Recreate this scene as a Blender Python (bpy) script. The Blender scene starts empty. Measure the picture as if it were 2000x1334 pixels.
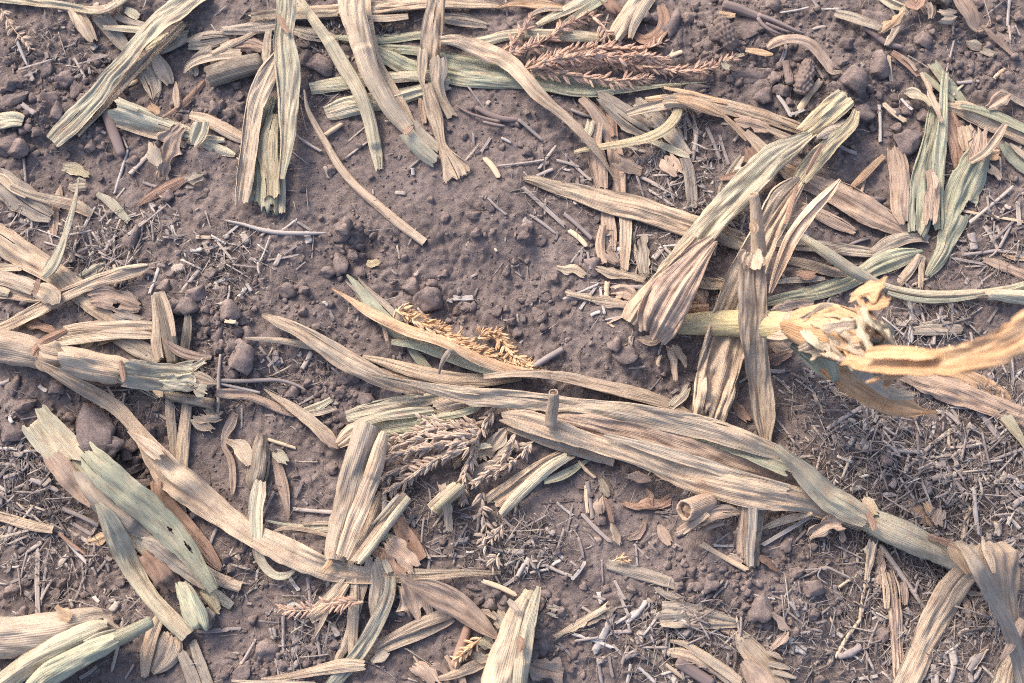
import bpy, math, random
import numpy as np
from mathutils import Vector, Matrix, Euler

# ------------------------------------------------------------------ camera, sky, sun, exposure
TILT, DIST, LENS = math.radians(12), 1.25, 45.0
SUN_EL, SUN_AZ = math.radians(38), math.radians(-38)      # azimuth clockwise from +Y
scene = bpy.context.scene
C = scene.collection
cam_d = bpy.data.cameras.new('camera'); cam = bpy.data.objects.new('camera', cam_d); C.objects.link(cam)
CAM = np.array((0.0, -math.sin(TILT) * DIST, math.cos(TILT) * DIST))
cam.location = CAM; cam.rotation_euler = (TILT, 0, 0)
cam_d.lens = LENS; cam_d.sensor_width = 36; cam_d.clip_start = 0.02; cam_d.clip_end = 500
cam_d.dof.use_dof = True; cam_d.dof.focus_distance = DIST - 0.02; cam_d.dof.aperture_fstop = 4.0
scene.camera = cam
world = bpy.data.worlds.new('World'); scene.world = world; world.use_nodes = True
wn = world.node_tree.nodes; wn.clear()
sky = wn.new('ShaderNodeTexSky'); sky.sky_type = 'NISHITA'; sky.sun_disc = False
sky.sun_elevation = SUN_EL; sky.sun_rotation = SUN_AZ
sky.dust_density = 4.0; sky.air_density = 0.7; sky.ozone_density = 0.0; sky.altitude = 200
bg = wn.new('ShaderNodeBackground'); bg.inputs[1].default_value = 0.15
wo = wn.new('ShaderNodeOutputWorld')
world.node_tree.links.new(sky.outputs[0], bg.inputs[0]); world.node_tree.links.new(bg.outputs[0], wo.inputs[0])
sun_d = bpy.data.lights.new('sun', 'SUN'); sun = bpy.data.objects.new('sun', sun_d); C.objects.link(sun)
sun_d.energy = 1.3; sun_d.angle = math.radians(16); sun_d.color = (1.0, 0.82, 0.62)
sd = Vector((math.sin(SUN_AZ) * math.cos(SUN_EL), math.cos(SUN_AZ) * math.cos(SUN_EL), math.sin(SUN_EL)))
sun.rotation_euler = sd.to_track_quat('Z', 'Y').to_euler(); sun.location = (0, 0, 3)
scene.view_settings.view_transform = 'Standard'; scene.view_settings.look = 'None'
scene.view_settings.gamma = 1.0; scene.view_settings.use_curve_mapping = False
scene.view_settings.exposure = 1.2

scene.render.engine = 'CYCLES'; scene.cycles.filter_width = 1.05; scene.cycles.use_denoising = False; scene.cycles.use_adaptive_sampling = False
rng = np.random.default_rng(7)
random.seed(7)

# ------------------------------------------------------------------ picture <-> place
TILES = {'a': (0, 0, .35), 'b': (650, 0, .35), 'c': (1300, 0, .35), 'd': (0, 433, .35), 'e': (650, 433, .35), 'f': (1300, 433, .35),
         'g': (0, 867, .35), 'h': (650, 867, .35), 'i': (1300, 867, .35), 'q': (740, 780, .20983), 'F': (0, 0, 1.0)}
ct, st_ = math.cos(TILT), math.sin(TILT)
def unproj(px, py, z):
    """point of the place seen at photo pixel (px, py) at height z (metres)"""
    k = 36.0 / LENS / 2000.0
    cx = (np.asarray(px, float) - 1000) * k; cy = (667 - np.asarray(py, float)) * k
    dx, dy, dz = cx, cy * ct + st_, cy * st_ - ct
    t = (np.asarray(z, float) - CAM[2]) / dz
    return CAM[0] + dx * t, CAM[1] + dy * t, t        # t = depth along the view axis
def pxm(t):                                             # metres per photo pixel at depth t
    return t * 36.0 / LENS / 2000.0

# ------------------------------------------------------------------ noise
def _h(ix, iy, seed):
    n = (ix.astype(np.int64) * 374761393 + iy.astype(np.int64) * 668265263 + seed * 1274126177) & 0xffffffff
    n = ((n ^ (n >> 13)) * 1274126177) & 0xffffffff
    return ((n ^ (n >> 16)) & 0xffff) / 32767.5 - 1.0
def noise(x, y=0.0, seed=0):
    x, y = np.broadcast_arrays(np.asarray(x, float), np.asarray(y, float))
    ix, iy = np.floor(x), np.floor(y); fx, fy = x - ix, y - iy
    fx = fx * fx * fx * (fx * (fx * 6 - 15) + 10); fy = fy * fy * fy * (fy * (fy * 6 - 15) + 10)
    a, b = _h(ix, iy, seed), _h(ix + 1, iy, seed); c, d = _h(ix, iy + 1, seed), _h(ix + 1, iy + 1, seed)
    return (a + (b - a) * fx) * (1 - fy) + (c + (d - c) * fx) * fy
def fbm(x, y, seed=0, o=4):
    return sum(noise(x * 2 ** k, y * 2 ** k, seed + k) * .5 ** k for k in range(o))
def cells(x, y, seed=0):
    """distance to the nearest and second nearest random point of a jittered grid"""
    ix, iy = np.floor(x), np.floor(y); d1 = np.full(x.shape, 9.0); d2 = d1.copy()
    for i in (-1, 0, 1):
        for j in (-1, 0, 1):
            cx = ix + i; cy = iy + j
            d = np.hypot(cx + .5 + .45 * _h(cx, cy, seed) - x, cy + .5 + .45 * _h(cx, cy, seed + 5) - y)
            d2 = np.minimum(d2, np.maximum(d1, d)); d1 = np.minimum(d1, d)
    return d1, d2

# ------------------------------------------------------------------ the ground's shape
def seg_dist(px, py, x1, y1, x2, y2):
    dx, dy = x2 - x1, y2 - y1; t = np.clip(((px - x1) * dx + (py - y1) * dy) / (dx * dx + dy * dy + 1e-9), 0, 1)
    return np.hypot(px - x1 - t * dx, py - y1 - t * dy)
def wpx(x, y):                                           # photo pixel -> ground plane metres
    X, Y, _ = unproj(x, y, 0.0); return float(X), float(Y)
PX = .0005
FORMS = [((800, 270), (980, 410), 75, 12), ((990, 420), (1240, 650), 75, 20), ((560, 520), (600, 600), 80, 18), ((400, 440), (520, 440), 70, 10),
         ((600, 330), (720, 480), 45, -14), ((720, 490), (880, 610), 42, -18), ((880, 620), (1010, 690), 40, -16), ((1150, 640), (1170, 670), 45, 10),
         ((120, 760), (200, 830), 70, 10), ((1380, 1100), (1560, 1180), 70, 12), ((1430, 60), (1640, 170), 80, 18), ((40, 200), (130, 230), 70, 12),
         ((430, 600), (460, 690), 45, 12), ((420, 860), (400, 1000), 55, -12), ((500, 1130), (500, 1210), 60, -10), ((1600, 820), (1640, 960), 70, 4)]
SMOOTH = [(790, 330, 120), (1600, 850, 80), (1080, 1010, 80), (420, 880, 60), (480, 1180, 60), (1480, 1190, 60), (880, 230, 90), (640, 330, 60), (600, 560, 70), (1180, 650, 50), (1250, 960, 60)]
ROUGH = [(100, 200, 150), (430, 640, 90), (1480, 80, 150), (1620, 200, 110), (1900, 90, 120), (690, 480, 100), (870, 600, 110), (220, 860, 90), (650, 770, 90), (1440, 1130, 90), (1560, 1080, 90), (560, 1290, 90)]
FORMS = [(a, b, s, h if h > 0 else h * .45) for a, b, s, h in FORMS]
FORMS_W = [(wpx(*a), wpx(*b), s * PX, h * .001) for a, b, s, h in FORMS]
SM_W = [(*wpx(x, y), r * PX) for x, y, r in SMOOTH]; RO_W = [(*wpx(x, y), r * PX) for x, y, r in ROUGH]
def ground_h(X, Y, fine=True):
    z = .007 * fbm(X * 5, Y * 5, 3, 3)
    for a, b, s, h in FORMS_W:
        z = z + .6 * h * np.exp(-(seg_dist(X, Y, *a, *b) / s) ** 2)
    far = np.clip((np.hypot(X, Y) - .8) / 1.5, 0, 1); z = z * (1 - far)
    sm = np.zeros_like(X); ro = np.zeros_like(X)
    for x, y, r in SM_W: sm = np.maximum(sm, np.exp(-((X - x) ** 2 + (Y - y) ** 2) / r ** 2))
    for x, y, r in RO_W: ro = np.maximum(ro, np.exp(-((X - x) ** 2 + (Y - y) ** 2) / r ** 2))
    amp = (.95 + 1.0 * ro) * (1 - .70 * sm)
    z = z + .0021 * amp * fbm(X * 42, Y * 42, 11, 4)
    if fine:
        wx = X + .004 * noise(X * 90, Y * 90, 1); wy = Y + .004 * noise(X * 90, Y * 90, 2)
        d1, d2 = cells(wx * 62, wy * 62, 4); z = z + .0050 * amp * (np.clip(d2 - d1, 0, .5) - .2) * np.clip(noise(X * 22, Y * 22, 8) + .45, 0, 1)
        d1, d2 = cells(wx * 150, wy * 150, 9); z = z + .0026 * amp * (np.clip(d2 - d1, 0, .5) - .2) * np.clip(noise(X * 35, Y * 35, 18) + .5, 0, 1)
        z = z + .0012 * (1 - .45 * sm) * fbm(X * 210, Y * 210, 21, 2) + .0011 * (1 - .5 * sm) * np.maximum(0, noise(X * 120, Y * 120, 27) - .35)
    return z
GX0, GX1, GY0, GY1, GR = -.80, .80, -.62, .66, .0025
gxs = np.arange(GX0, GX1, GR); gys = np.arange(GY0, GY1, GR)
H = ground_h(*np.meshgrid(gxs, gys, indexing='ij'), True)
H0 = H.copy()
def hget(x, y, grid=None):
    g = H if grid is None else grid
    i = np.clip(((np.asarray(x) - GX0) / GR + .5).astype(int), 0, g.shape[0] - 1); j = np.clip(((np.asarray(y) - GY0) / GR + .5).astype(int), 0, g.shape[1] - 1)
    return g[i, j]
def hput(v):
    i = ((v[:, 0] - GX0) / GR + .5).astype(int); j = ((v[:, 1] - GY0) / GR + .5).astype(int)
    ok = (i >= 0) & (j >= 0) & (i < H.shape[0]) & (j < H.shape[1])
    np.maximum.at(H, (i[ok], j[ok]), v[ok, 2])
def on_ground(px, py, grid=None):
    z = 0.0
    for _ in range(3):
        x, y, t = unproj(px, py, z); z = hget(x, y, grid)
    return x, y, z, t

# ------------------------------------------------------------------ materials
def nd(m, kind, **kw):
    n = m.node_tree.nodes.new(kind)
    for k, v in kw.items():
        if k.startswith('i_'):
            key = k[2:]; n.inputs[int(key) if key.isdigit() else key].default_value = v
        else: setattr(n, k, v)
    return n
def mat_new(name):
    m = bpy.data.materials.new(name); m.use_nodes = True; m.node_tree.nodes.clear(); return m
def ramp(m, stops, src):
    r = nd(m, 'ShaderNodeValToRGB'); e = r.color_ramp.elements
    while len(e) < len(stops): e.new(.5)
    for q, (p, c) in zip(e, stops): q.position = p; q.color = (*c, 1) if len(c) == 3 else c
    m.node_tree.links.new(src, r.inputs[0]); return r
def mixc(m, fac, a, b, mode='MIX'):
    n = nd(m, 'ShaderNodeMix', data_type='RGBA', blend_type=mode); L = m.node_tree.links
    for idx, v in ((0, fac), (6, a), (7, b)):
        if hasattr(v, 'is_output') or isinstance(v, bpy.types.NodeSocket): L.new(v, n.inputs[idx])
        elif idx == 0: n.inputs[0].default_value = v
        else: n.inputs[idx].default_value = (*v, 1)
    return n.outputs[2]
def math_(m, op, a, b=0.0):
    n = nd(m, 'ShaderNodeMath', operation=op); L = m.node_tree.links
    for i, v in enumerate((a, b)):
        if isinstance(v, bpy.types.NodeSocket): L.new(v, n.inputs[i])
        else: n.inputs[i].default_value = v
    return n.outputs[0]
def out(m, shader):
    o = nd(m, 'ShaderNodeOutputMaterial'); m.node_tree.links.new(shader, o.inputs[0])

def soil_material(name, island=False, dark=1.0):
    m = mat_new(name); L = m.node_tree.links
    tc = nd(m, 'ShaderNodeTexCoord'); oi = nd(m, 'ShaderNodeObjectInfo'); geo = nd(m, 'ShaderNodeNewGeometry')
    rnd = geo.outputs['Random Per Island'] if island else oi.outputs['Random']
    n1 = nd(m, 'ShaderNodeTexNoise', i_Scale=14.0, i_Detail=6.0, i_Roughness=.65); n2 = nd(m, 'ShaderNodeTexNoise', i_Scale=160.0, i_Detail=5.0, i_Roughness=.7)
    n3 = nd(m, 'ShaderNodeTexNoise', i_Scale=900.0, i_Detail=3.0, i_Roughness=.7)
    for n in (n1, n2, n3): L.new(geo.outputs['Position'] if name != 'clod_soil' else tc.outputs['Object'], n.inputs['Vector'])
    if name == 'clod_soil': n1.inputs['Scale'].default_value = 1.0; n2.inputs['Scale'].default_value = 3.0; n3.inputs['Scale'].default_value = 14.0
    a = ramp(m, [(.32, (.166 * dark, .137 * dark, .132 * dark)), (.5, (.212 * dark, .175 * dark, .167 * dark)), (.68, (.268 * dark, .222 * dark, .208 * dark))], n1.outputs[0]).outputs[0]
    b = ramp(m, [(.3, (.50, .49, .51)), (.52, (1, 1, 1)), (.72, (1.22, 1.20, 1.18))], n2.outputs[0]).outputs[0]
    c = mixc(m, .8, a, b, 'MULTIPLY')
    d = ramp(m, [(.3, (.62, .62, .63)), (.72, (1.3, 1.3, 1.28))], n3.outputs[0]).outputs[0]
    c = mixc(m, .7, c, d, 'MULTIPLY')
    r = ramp(m, [(0, (.92, .92, .94)), (1, (1.24, 1.22, 1.2))], rnd).outputs[0]
    if name != 'soil': c = mixc(m, 1.0, c, r, 'MULTIPLY')
    p = nd(m, 'ShaderNodeBsdfPrincipled', i_Roughness=.95); p.inputs['Specular IOR Level'].default_value = .12
    L.new(c, p.inputs['Base Color'])
    h = math_(m, 'ADD', math_(m, 'MULTIPLY', n2.outputs[0], 1.0), math_(m, 'MULTIPLY', n3.outputs[0], .5))
    bp = nd(m, 'ShaderNodeBump', i_Strength=.8, i_Distance=.0022 if name != 'clod_soil' else .0016); L.new(h, bp.inputs['Height']); L.new(bp.outputs[0], p.inputs['Normal'])
    out(m, p.outputs[0]); return m

def leaf_material(name, ca, cb, cc, vein=700.0, transl=.16, spot=.62, patch=.5, rough=.7, stain=.42):
    """dry maize leaf: two main tones in long patches, a third weathered tone, parallel veins, specks"""
    m = mat_new(name); L = m.node_tree.links
    uv = nd(m, 'ShaderNodeUVMap', uv_map='leaf'); oi = nd(m, 'ShaderNodeObjectInfo')
    def mapped(su, sv, k):
        mp = nd(m, 'ShaderNodeMapping'); mp.inputs['Scale'].default_value = (su, sv, 1); L.new(uv.outputs[0], mp.inputs[0])
        cmb = nd(m, 'ShaderNodeCombineXYZ'); L.new(math_(m, 'MULTIPLY', oi.outputs['Random'], 97.0 + k), cmb.inputs[2]); L.new(math_(m, 'MULTIPLY', oi.outputs['Random'], 31.0 + k), cmb.inputs[1])
        L.new(cmb.outputs[0], mp.inputs['Location']); return mp.outputs[0]
    nA = nd(m, 'ShaderNodeTexNoise', i_Scale=1.0, i_Detail=3.0, i_Roughness=.55); L.new(mapped(70, 14, 1), nA.inputs['Vector'])
    nB = nd(m, 'ShaderNodeTexNoise', i_Scale=1.0, i_Detail=4.0, i_Roughness=.6); L.new(mapped(300, 15, 5), nB.inputs['Vector'])
    nC = nd(m, 'ShaderNodeTexNoise', i_Scale=1.0, i_Detail=3.0, i_Roughness=.6); L.new(mapped(1500, 38, 9), nC.inputs['Vector'])
    nD = nd(m, 'ShaderNodeTexNoise', i_Scale=1.0, i_Detail=4.0, i_Roughness=.65); L.new(mapped(110, 60, 13), nD.inputs['Vector'])
    nE = nd(m, 'ShaderNodeTexNoise', i_Scale=1.0, i_Detail=2.0, i_Roughness=.6); L.new(mapped(700, 260, 17), nE.inputs['Vector'])
    sx = nd(m, 'ShaderNodeSeparateXYZ'); L.new(uv.outputs[0], sx.inputs[0])
    wob = math_(m, 'ADD', math_(m, 'MULTIPLY', sx.outputs[0], vein * 6.283), math_(m, 'MULTIPLY', nB.outputs[0], 5.0))
    ve = math_(m, 'SINE', wob)
    f1 = ramp(m, [(.5 - patch * .22, (0, 0, 0)), (.5 + patch * .22, (1, 1, 1))], nA.outputs[0]).outputs[0]
    c = mixc(m, f1, ca, cb)
    f2 = ramp(m, [(.5, (0, 0, 0)), (.70, (.9, .9, .9))], nD.outputs[0]).outputs[0]
    c = mixc(m, f2, c, cc)
    c = mixc(m, .85, c, ramp(m, [(.26, (.60, .56, .53)), (.36, (.94, .93, .92)), (.5, (1, 1, 1)), (.75, (1.08, 1.07, 1.06))], nB.outputs[0]).outputs[0], 'MULTIPLY')  # thin dark streaks put the shade of fold grooves into the colour
    c = mixc(m, .75, c, ramp(m, [(.30, (.60, .56, .54)), (.43, (.95, .95, .94)), (.58, (1.02, 1.02, 1.02)), (.75, (1.11, 1.11, 1.10))], nC.outputs[0]).outputs[0], 'MULTIPLY')
    c = mixc(m, .16, c, ramp(m, [(0, (.45, .42, .4)), (.6, (1.1, 1.1, 1.1))], math_(m, 'ADD', math_(m, 'MULTIPLY', ve, .5), .5)).outputs[0], 'MULTIPLY')
    nF = nd(m, 'ShaderNodeTexNoise', i_Scale=1.0, i_Detail=5.0, i_Roughness=.7); L.new(mapped(95, 48, 23), nF.inputs['Vector'])
    c = mixc(m, stain, c, ramp(m, [(.50, (1, 1, 1)), (.62, (.66, .58, .52)), (.74, (.42, .36, .33))], nF.outputs[0]).outputs[0], 'MULTIPLY')
    c = mixc(m, spot, c, ramp(m, [(.62, (1, 1, 1)), (.72, (.40, .35, .32))], nE.outputs[0]).outputs[0], 'MULTIPLY')
    c = mixc(m, 1.0, c, ramp(m, [(0, (.82, .81, .82)), (.5, (1, .975, .94)), (1, (1.13, 1.11, 1.08))], oi.outputs['Random']).outputs[0], 'MULTIPLY')
    p = nd(m, 'ShaderNodeBsdfPrincipled', i_Roughness=rough); p.inputs['Specular IOR Level'].default_value = .28
    L.new(c, p.inputs['Base Color'])
    hgt = math_(m, 'ADD', math_(m, 'MULTIPLY', ve, .10), math_(m, 'ADD', math_(m, 'MULTIPLY', nB.outputs[0], 1.6), math_(m, 'MULTIPLY', nC.outputs[0], .7)))
    bp = nd(m, 'ShaderNodeBump', i_Strength=.9, i_Distance=.0010); L.new(hgt, bp.inputs['Height']); L.new(bp.outputs[0], p.inputs['Normal'])
    tr = nd(m, 'ShaderNodeBsdfTranslucent'); L.new(mixc(m, 1.0, c, (1.0, .82, .6), 'MULTIPLY'), tr.inputs[0]); L.new(bp.outputs[0], tr.inputs['Normal'])
    mx = nd(m, 'ShaderNodeMixShader', i_0=transl); L.new(p.outputs[0], mx.inputs[1]); L.new(tr.outputs[0], mx.inputs[2])
    out(m, mx.outputs[0]); return m

def fibre_material(name, stops, island=False):
    """straw, twigs, spikelets: a tone per piece, lengthwise grain"""
    m = mat_new(name); L = m.node_tree.links
    oi = nd(m, 'ShaderNodeObjectInfo'); geo = nd(m, 'ShaderNodeNewGeometry'); tc = nd(m, 'ShaderNodeTexCoord')
    rnd = geo.outputs['Random Per Island'] if island else oi.outputs['Random']
    c = ramp(m, stops, rnd).outputs[0]
    n = nd(m, 'ShaderNodeTexNoise', i_Scale=1.0, i_Detail=3.0, i_Roughness=.65)
    if island: n.inputs['Scale'].default_value = 500.0; L.new(geo.outputs['Position'], n.inputs['Vector'])
    else:
        mp = nd(m, 'ShaderNodeMapping'); mp.inputs['Scale'].default_value = (2.2, 7, 7); L.new(tc.outputs['Object'], mp.inputs[0]); L.new(mp.outputs[0], n.inputs['Vector'])
    c = mixc(m, .9, c, ramp(m, [(.3, (.46, .45, .45)), (.5, (1, 1, 1)), (.75, (1.25, 1.23, 1.2))], n.outputs[0]).outputs[0], 'MULTIPLY')
    p = nd(m, 'ShaderNodeBsdfPrincipled', i_Roughness=.7); p.inputs['Specular IOR Level'].default_value = .22
    L.new(c, p.inputs['Base Color']); out(m, p.outputs[0]); return m

M = {}
M['soil'] = soil_material('soil'); M['clod'] = soil_material('clod_soil'); M['crumb'] = soil_material('crumb_soil', True)
CREAM, TAN, PINK = (.60, .515, .415), (.565, .46, .36), (.53, .41, .33)
GREEN, GREYG, ORANGE = (.475, .485, .365), (.42, .42, .37), (.60, .42, .28)
BROWN, GREY = (.27, .185, .145), (.30, .265, .25)
M['cream'] = leaf_material('leaf_cream', CREAM, (.54, .455, .37), (.47, .44, .375))
M['pale'] = leaf_material('leaf_pale_green', (.61, .56, .44), (.53, .525, .42), (.56, .46, .365))
M['green'] = leaf_material('leaf_grey_green', GREEN, (.43, .465, .375), (.58, .51, .39), patch=.7)
M['tan'] = leaf_material('leaf_tan', TAN, (.62, .53, .42), (.47, .36, .29))
M['pink'] = leaf_material('leaf_pink', PINK, (.54, .435, .36), (.38, .29, .25))
M['grey'] = leaf_material('leaf_grey', (.45, .395, .345), (.52, .475, .40), (.33, .28, .25), patch=.7)
M['amber'] = leaf_material('leaf_amber', (.74, .47, .275), (.75, .55, .36), (.62, .40, .24), transl=.10)
M['lime'] = leaf_material('leaf_lime', (.62, .56, .33), (.58, .52, .33), (.58, .45, .36), patch=.8)
M['peach'] = leaf_material('leaf_peach', (.70, .54, .41), (.74, .61, .48), (.60, .44, .33), transl=.10)
M['orange'] = leaf_material('leaf_orange', ORANGE, (.64, .49, .35), (.50, .33, .21), transl=.15)
M['brown'] = leaf_material('leaf_brown', (.42, .285, .225), (.48, .34, .265), BROWN, transl=.2)
M['yellow'] = leaf_material('leaf_yellow', (.60, .525, .36), (.56, .53, .40), (.54, .43, .30), transl=.2)
M['dirty'] = leaf_material('leaf_dirty', (.40, .36, .30), (.19, .155, .135), (.50, .45, .37), patch=.5)
M['pith'] = fibre_material('pith', [(0, (.24, .17, .125)), (1, (.38, .28, .21))])
M['straw'] = fibre_material('straw_grey', [(0, (.25, .22, .215)), (.4, (.345, .305, .30)), (.75, (.42, .365, .325)), (1, (.49, .46, .445))])
M['straw_white'] = fibre_material('straw_white', [(0, (.40, .37, .36)), (1, (.55, .52, .49))])
M['straw_tan'] = fibre_material('straw_tan', [(0, (.52, .40, .29)), (1, (.64, .53, .39))])
M['straw_brown'] = fibre_material('straw_brown', [(0, (.25, .165, .13)), (1, (.36, .24, .185))])
M['litter'] = fibre_material('litter', [(0, (.13, .11, .104)), (.35, (.235, .205, .20)), (.7, (.335, .295, .28)), (.92, (.42, .36, .305)), (1, (.52, .49, .465))], True)
M['spike_pink'] = fibre_material('spikelet_pink', [(0, (.44, .295, .225)), (1, (.62, .445, .35))])
M['spike_gold'] = fibre_material('spikelet_gold', [(0, (.56, .36, .21)), (1, (.72, .52, .34))])
M['spike_grey'] = fibre_material('spikelet_grey', [(0, (.36, .285, .235)), (1, (.54, .44, .36))])
M['bark'] = fibre_material('bark', [(0, (.21, .165, .16)), (1, (.27, .22, .21))])
M['cob'] = fibre_material('cob', [(0, (.19, .15, .135)), (1, (.24, .185, .165))])

# ------------------------------------------------------------------ mesh helpers
def mesh(name, v, f, mat, uv=None, smooth=True):
    """v (n,3); f list of index tuples or an (m,4)/(m,3) array"""
    me = bpy.data.meshes.new(name)
    if isinstance(f, np.ndarray):
        me.vertices.add(len(v)); me.vertices.foreach_set('co', np.ascontiguousarray(v, np.float32).ravel())
        k = f.shape[1]; me.loops.add(f.size); me.loops.foreach_set('vertex_index', f.astype(np.int32).ravel())
        me.polygons.add(len(f)); me.polygons.foreach_set('loop_start', np.arange(0, f.size, k, dtype=np.int32))
        me.update(calc_edges=True)
    else: me.from_pydata([tuple(x) for x in v], [], f)
    if uv is not None:
        l = me.uv_layers.new(name='leaf'); li = np.empty(len(me.loops), np.int32); me.loops.foreach_get('vertex_index', li)
        l.data.foreach_set('uv', np.ascontiguousarray(uv[li], np.float32).ravel())
    if smooth: me.polygons.foreach_set('use_smooth', np.ones(len(me.polygons), bool))
    me.materials.append(mat); me.validate(); return me
def link(name, data, parent=None, loc=(0, 0, 0)):
    o = bpy.data.objects.new(name, data); C.objects.link(o); o.location = loc
    if parent: o.parent = parent
    return o
def tag(o, label, cat, group=None):
    o['label'] = label; o['category'] = cat
    if group: o['group'] = group
    return o

class Rec:                       # one finished mesh in place coordinates, waiting to be linked under its thing
    def __init__(s, name, v, f, mat, uv=None, subs=()): s.name, s.v, s.f, s.mat, s.uv, s.subs = name, v, f, mat, uv, list(subs)
def K(name, label, cat, recs, group=None):
    """link the pieces as ONE thing: a mesh, or an Empty with its parts"""
    flat = []
    for r in recs: flat += r if isinstance(r, list) else [r]
    if len(flat) == 1:
        r = flat[0]; org = r.v.mean(0); org[2] = r.v[:, 2].min()
        o = link(name, mesh(name, r.v - org, r.f, r.mat, r.uv), None, org)
        for q in r.subs: link(q.name, mesh(q.name, q.v - org, q.f, q.mat, q.uv), o)
    else:
        org = flat[0].v.mean(0); org[2] = min(r.v[:, 2].min() for r in flat)
        o = link(name, None, None, org); o.empty_display_size = .02
        for r in flat:
            p = link(r.name, mesh(r.name, r.v - org, r.f, r.mat, r.uv), o)
            for q in r.subs: link(q.name, mesh(q.name, q.v - org, q.f, q.mat, q.uv), p)
    return tag(o, label, cat, group)

def parse(tile, s):
    ox, oy, k = TILES[tile]
    a = np.array([[float(q) for q in p.split(',')] for p in s.split()])
    b = a * k; b[:, 0] += ox; b[:, 1] += oy; return b
def spline(P, step):
    """Catmull-Rom through the rows of P, sampled about every `step` in the first two columns"""
    n = len(P)
    if n == 2: m = max(3, int(np.hypot(*(P[1] - P[0])[:2]) / step)); t = np.linspace(0, 1, m + 1)[:, None]; return P[0] * (1 - t) + P[1] * t, t[:, 0]
    Q = np.vstack([2 * P[0] - P[1], P, 2 * P[-1] - P[-2]]); res = []; par = []
    for i in range(n - 1):
        p0, p1, p2, p3 = Q[i:i + 4]; m = max(2, int(round(np.hypot(*(p2 - p1)[:2]) / step)))
        t = np.arange(m)[:, None] / m
        res.append(.5 * (2 * p1 + (p2 - p0) * t + (2 * p0 - 5 * p1 + 4 * p2 - p3) * t ** 2 + (3 * p1 - p0 - 3 * p2 + p3) * t ** 3)); par.append(i + t[:, 0])
    res.append(P[-1:]); par.append([n - 1]); return np.vstack(res), np.concatenate(par)
def gsm(a, s):
    k = int(max(1, round(3 * s))); w = np.exp(-.5 * (np.arange(-k, k + 1) / max(s, .01)) ** 2); w /= w.sum()
    return np.convolve(np.pad(a, k, mode='edge'), w, 'valid')
def drape(px, py, w, step_m, stiff=.022, clear=.0006, reach=.8):
    """heights at which a strip of visible width w (px) rests on what lies there already"""
    z = np.zeros(len(px)) + .005
    for _ in range(3):
        x, y, t = unproj(px, py, z); tx = np.gradient(x); ty = np.gradient(y); l = np.hypot(tx, ty) + 1e-9; sx, sy = -ty / l, tx / l
        hw = w * pxm(t) * .5 * reach
        hs = np.stack([hget(x + sx * hw * k, y + sy * hw * k) for k in (-1, -.5, 0, .5, 1)])
        hs.sort(0); h = .5 * hs[-1] + .3 * hs[-2] + .2 * hs[-3]
        k = max(1, int(stiff * .35 / step_m)); hp = np.pad(h, k, mode='edge'); mx = np.max(np.stack([hp[i:i + len(h)] for i in range(2 * k + 1)]), 0)
        z = gsm(mx, stiff / step_m) + clear
    return z
_seed = [100]
def frame(px, py, z):
    x, y, t = unproj(px, py, z); P = np.stack([x, y, z], 1)
    T = np.gradient(P, axis=0); T /= np.linalg.norm(T, axis=1)[:, None] + 1e-12
    S = np.stack([-T[:, 1], T[:, 0], np.zeros(len(T))], 1); S /= np.linalg.norm(S, axis=1)[:, None] + 1e-9
    S = np.cross(np.cross(T, S), T); S /= np.linalg.norm(S, axis=1)[:, None] + 1e-9
    N = np.cross(T, S); N *= np.where(N[:, 2:3] < 0, -1, 1)
    return P, T, S, N, t

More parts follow.
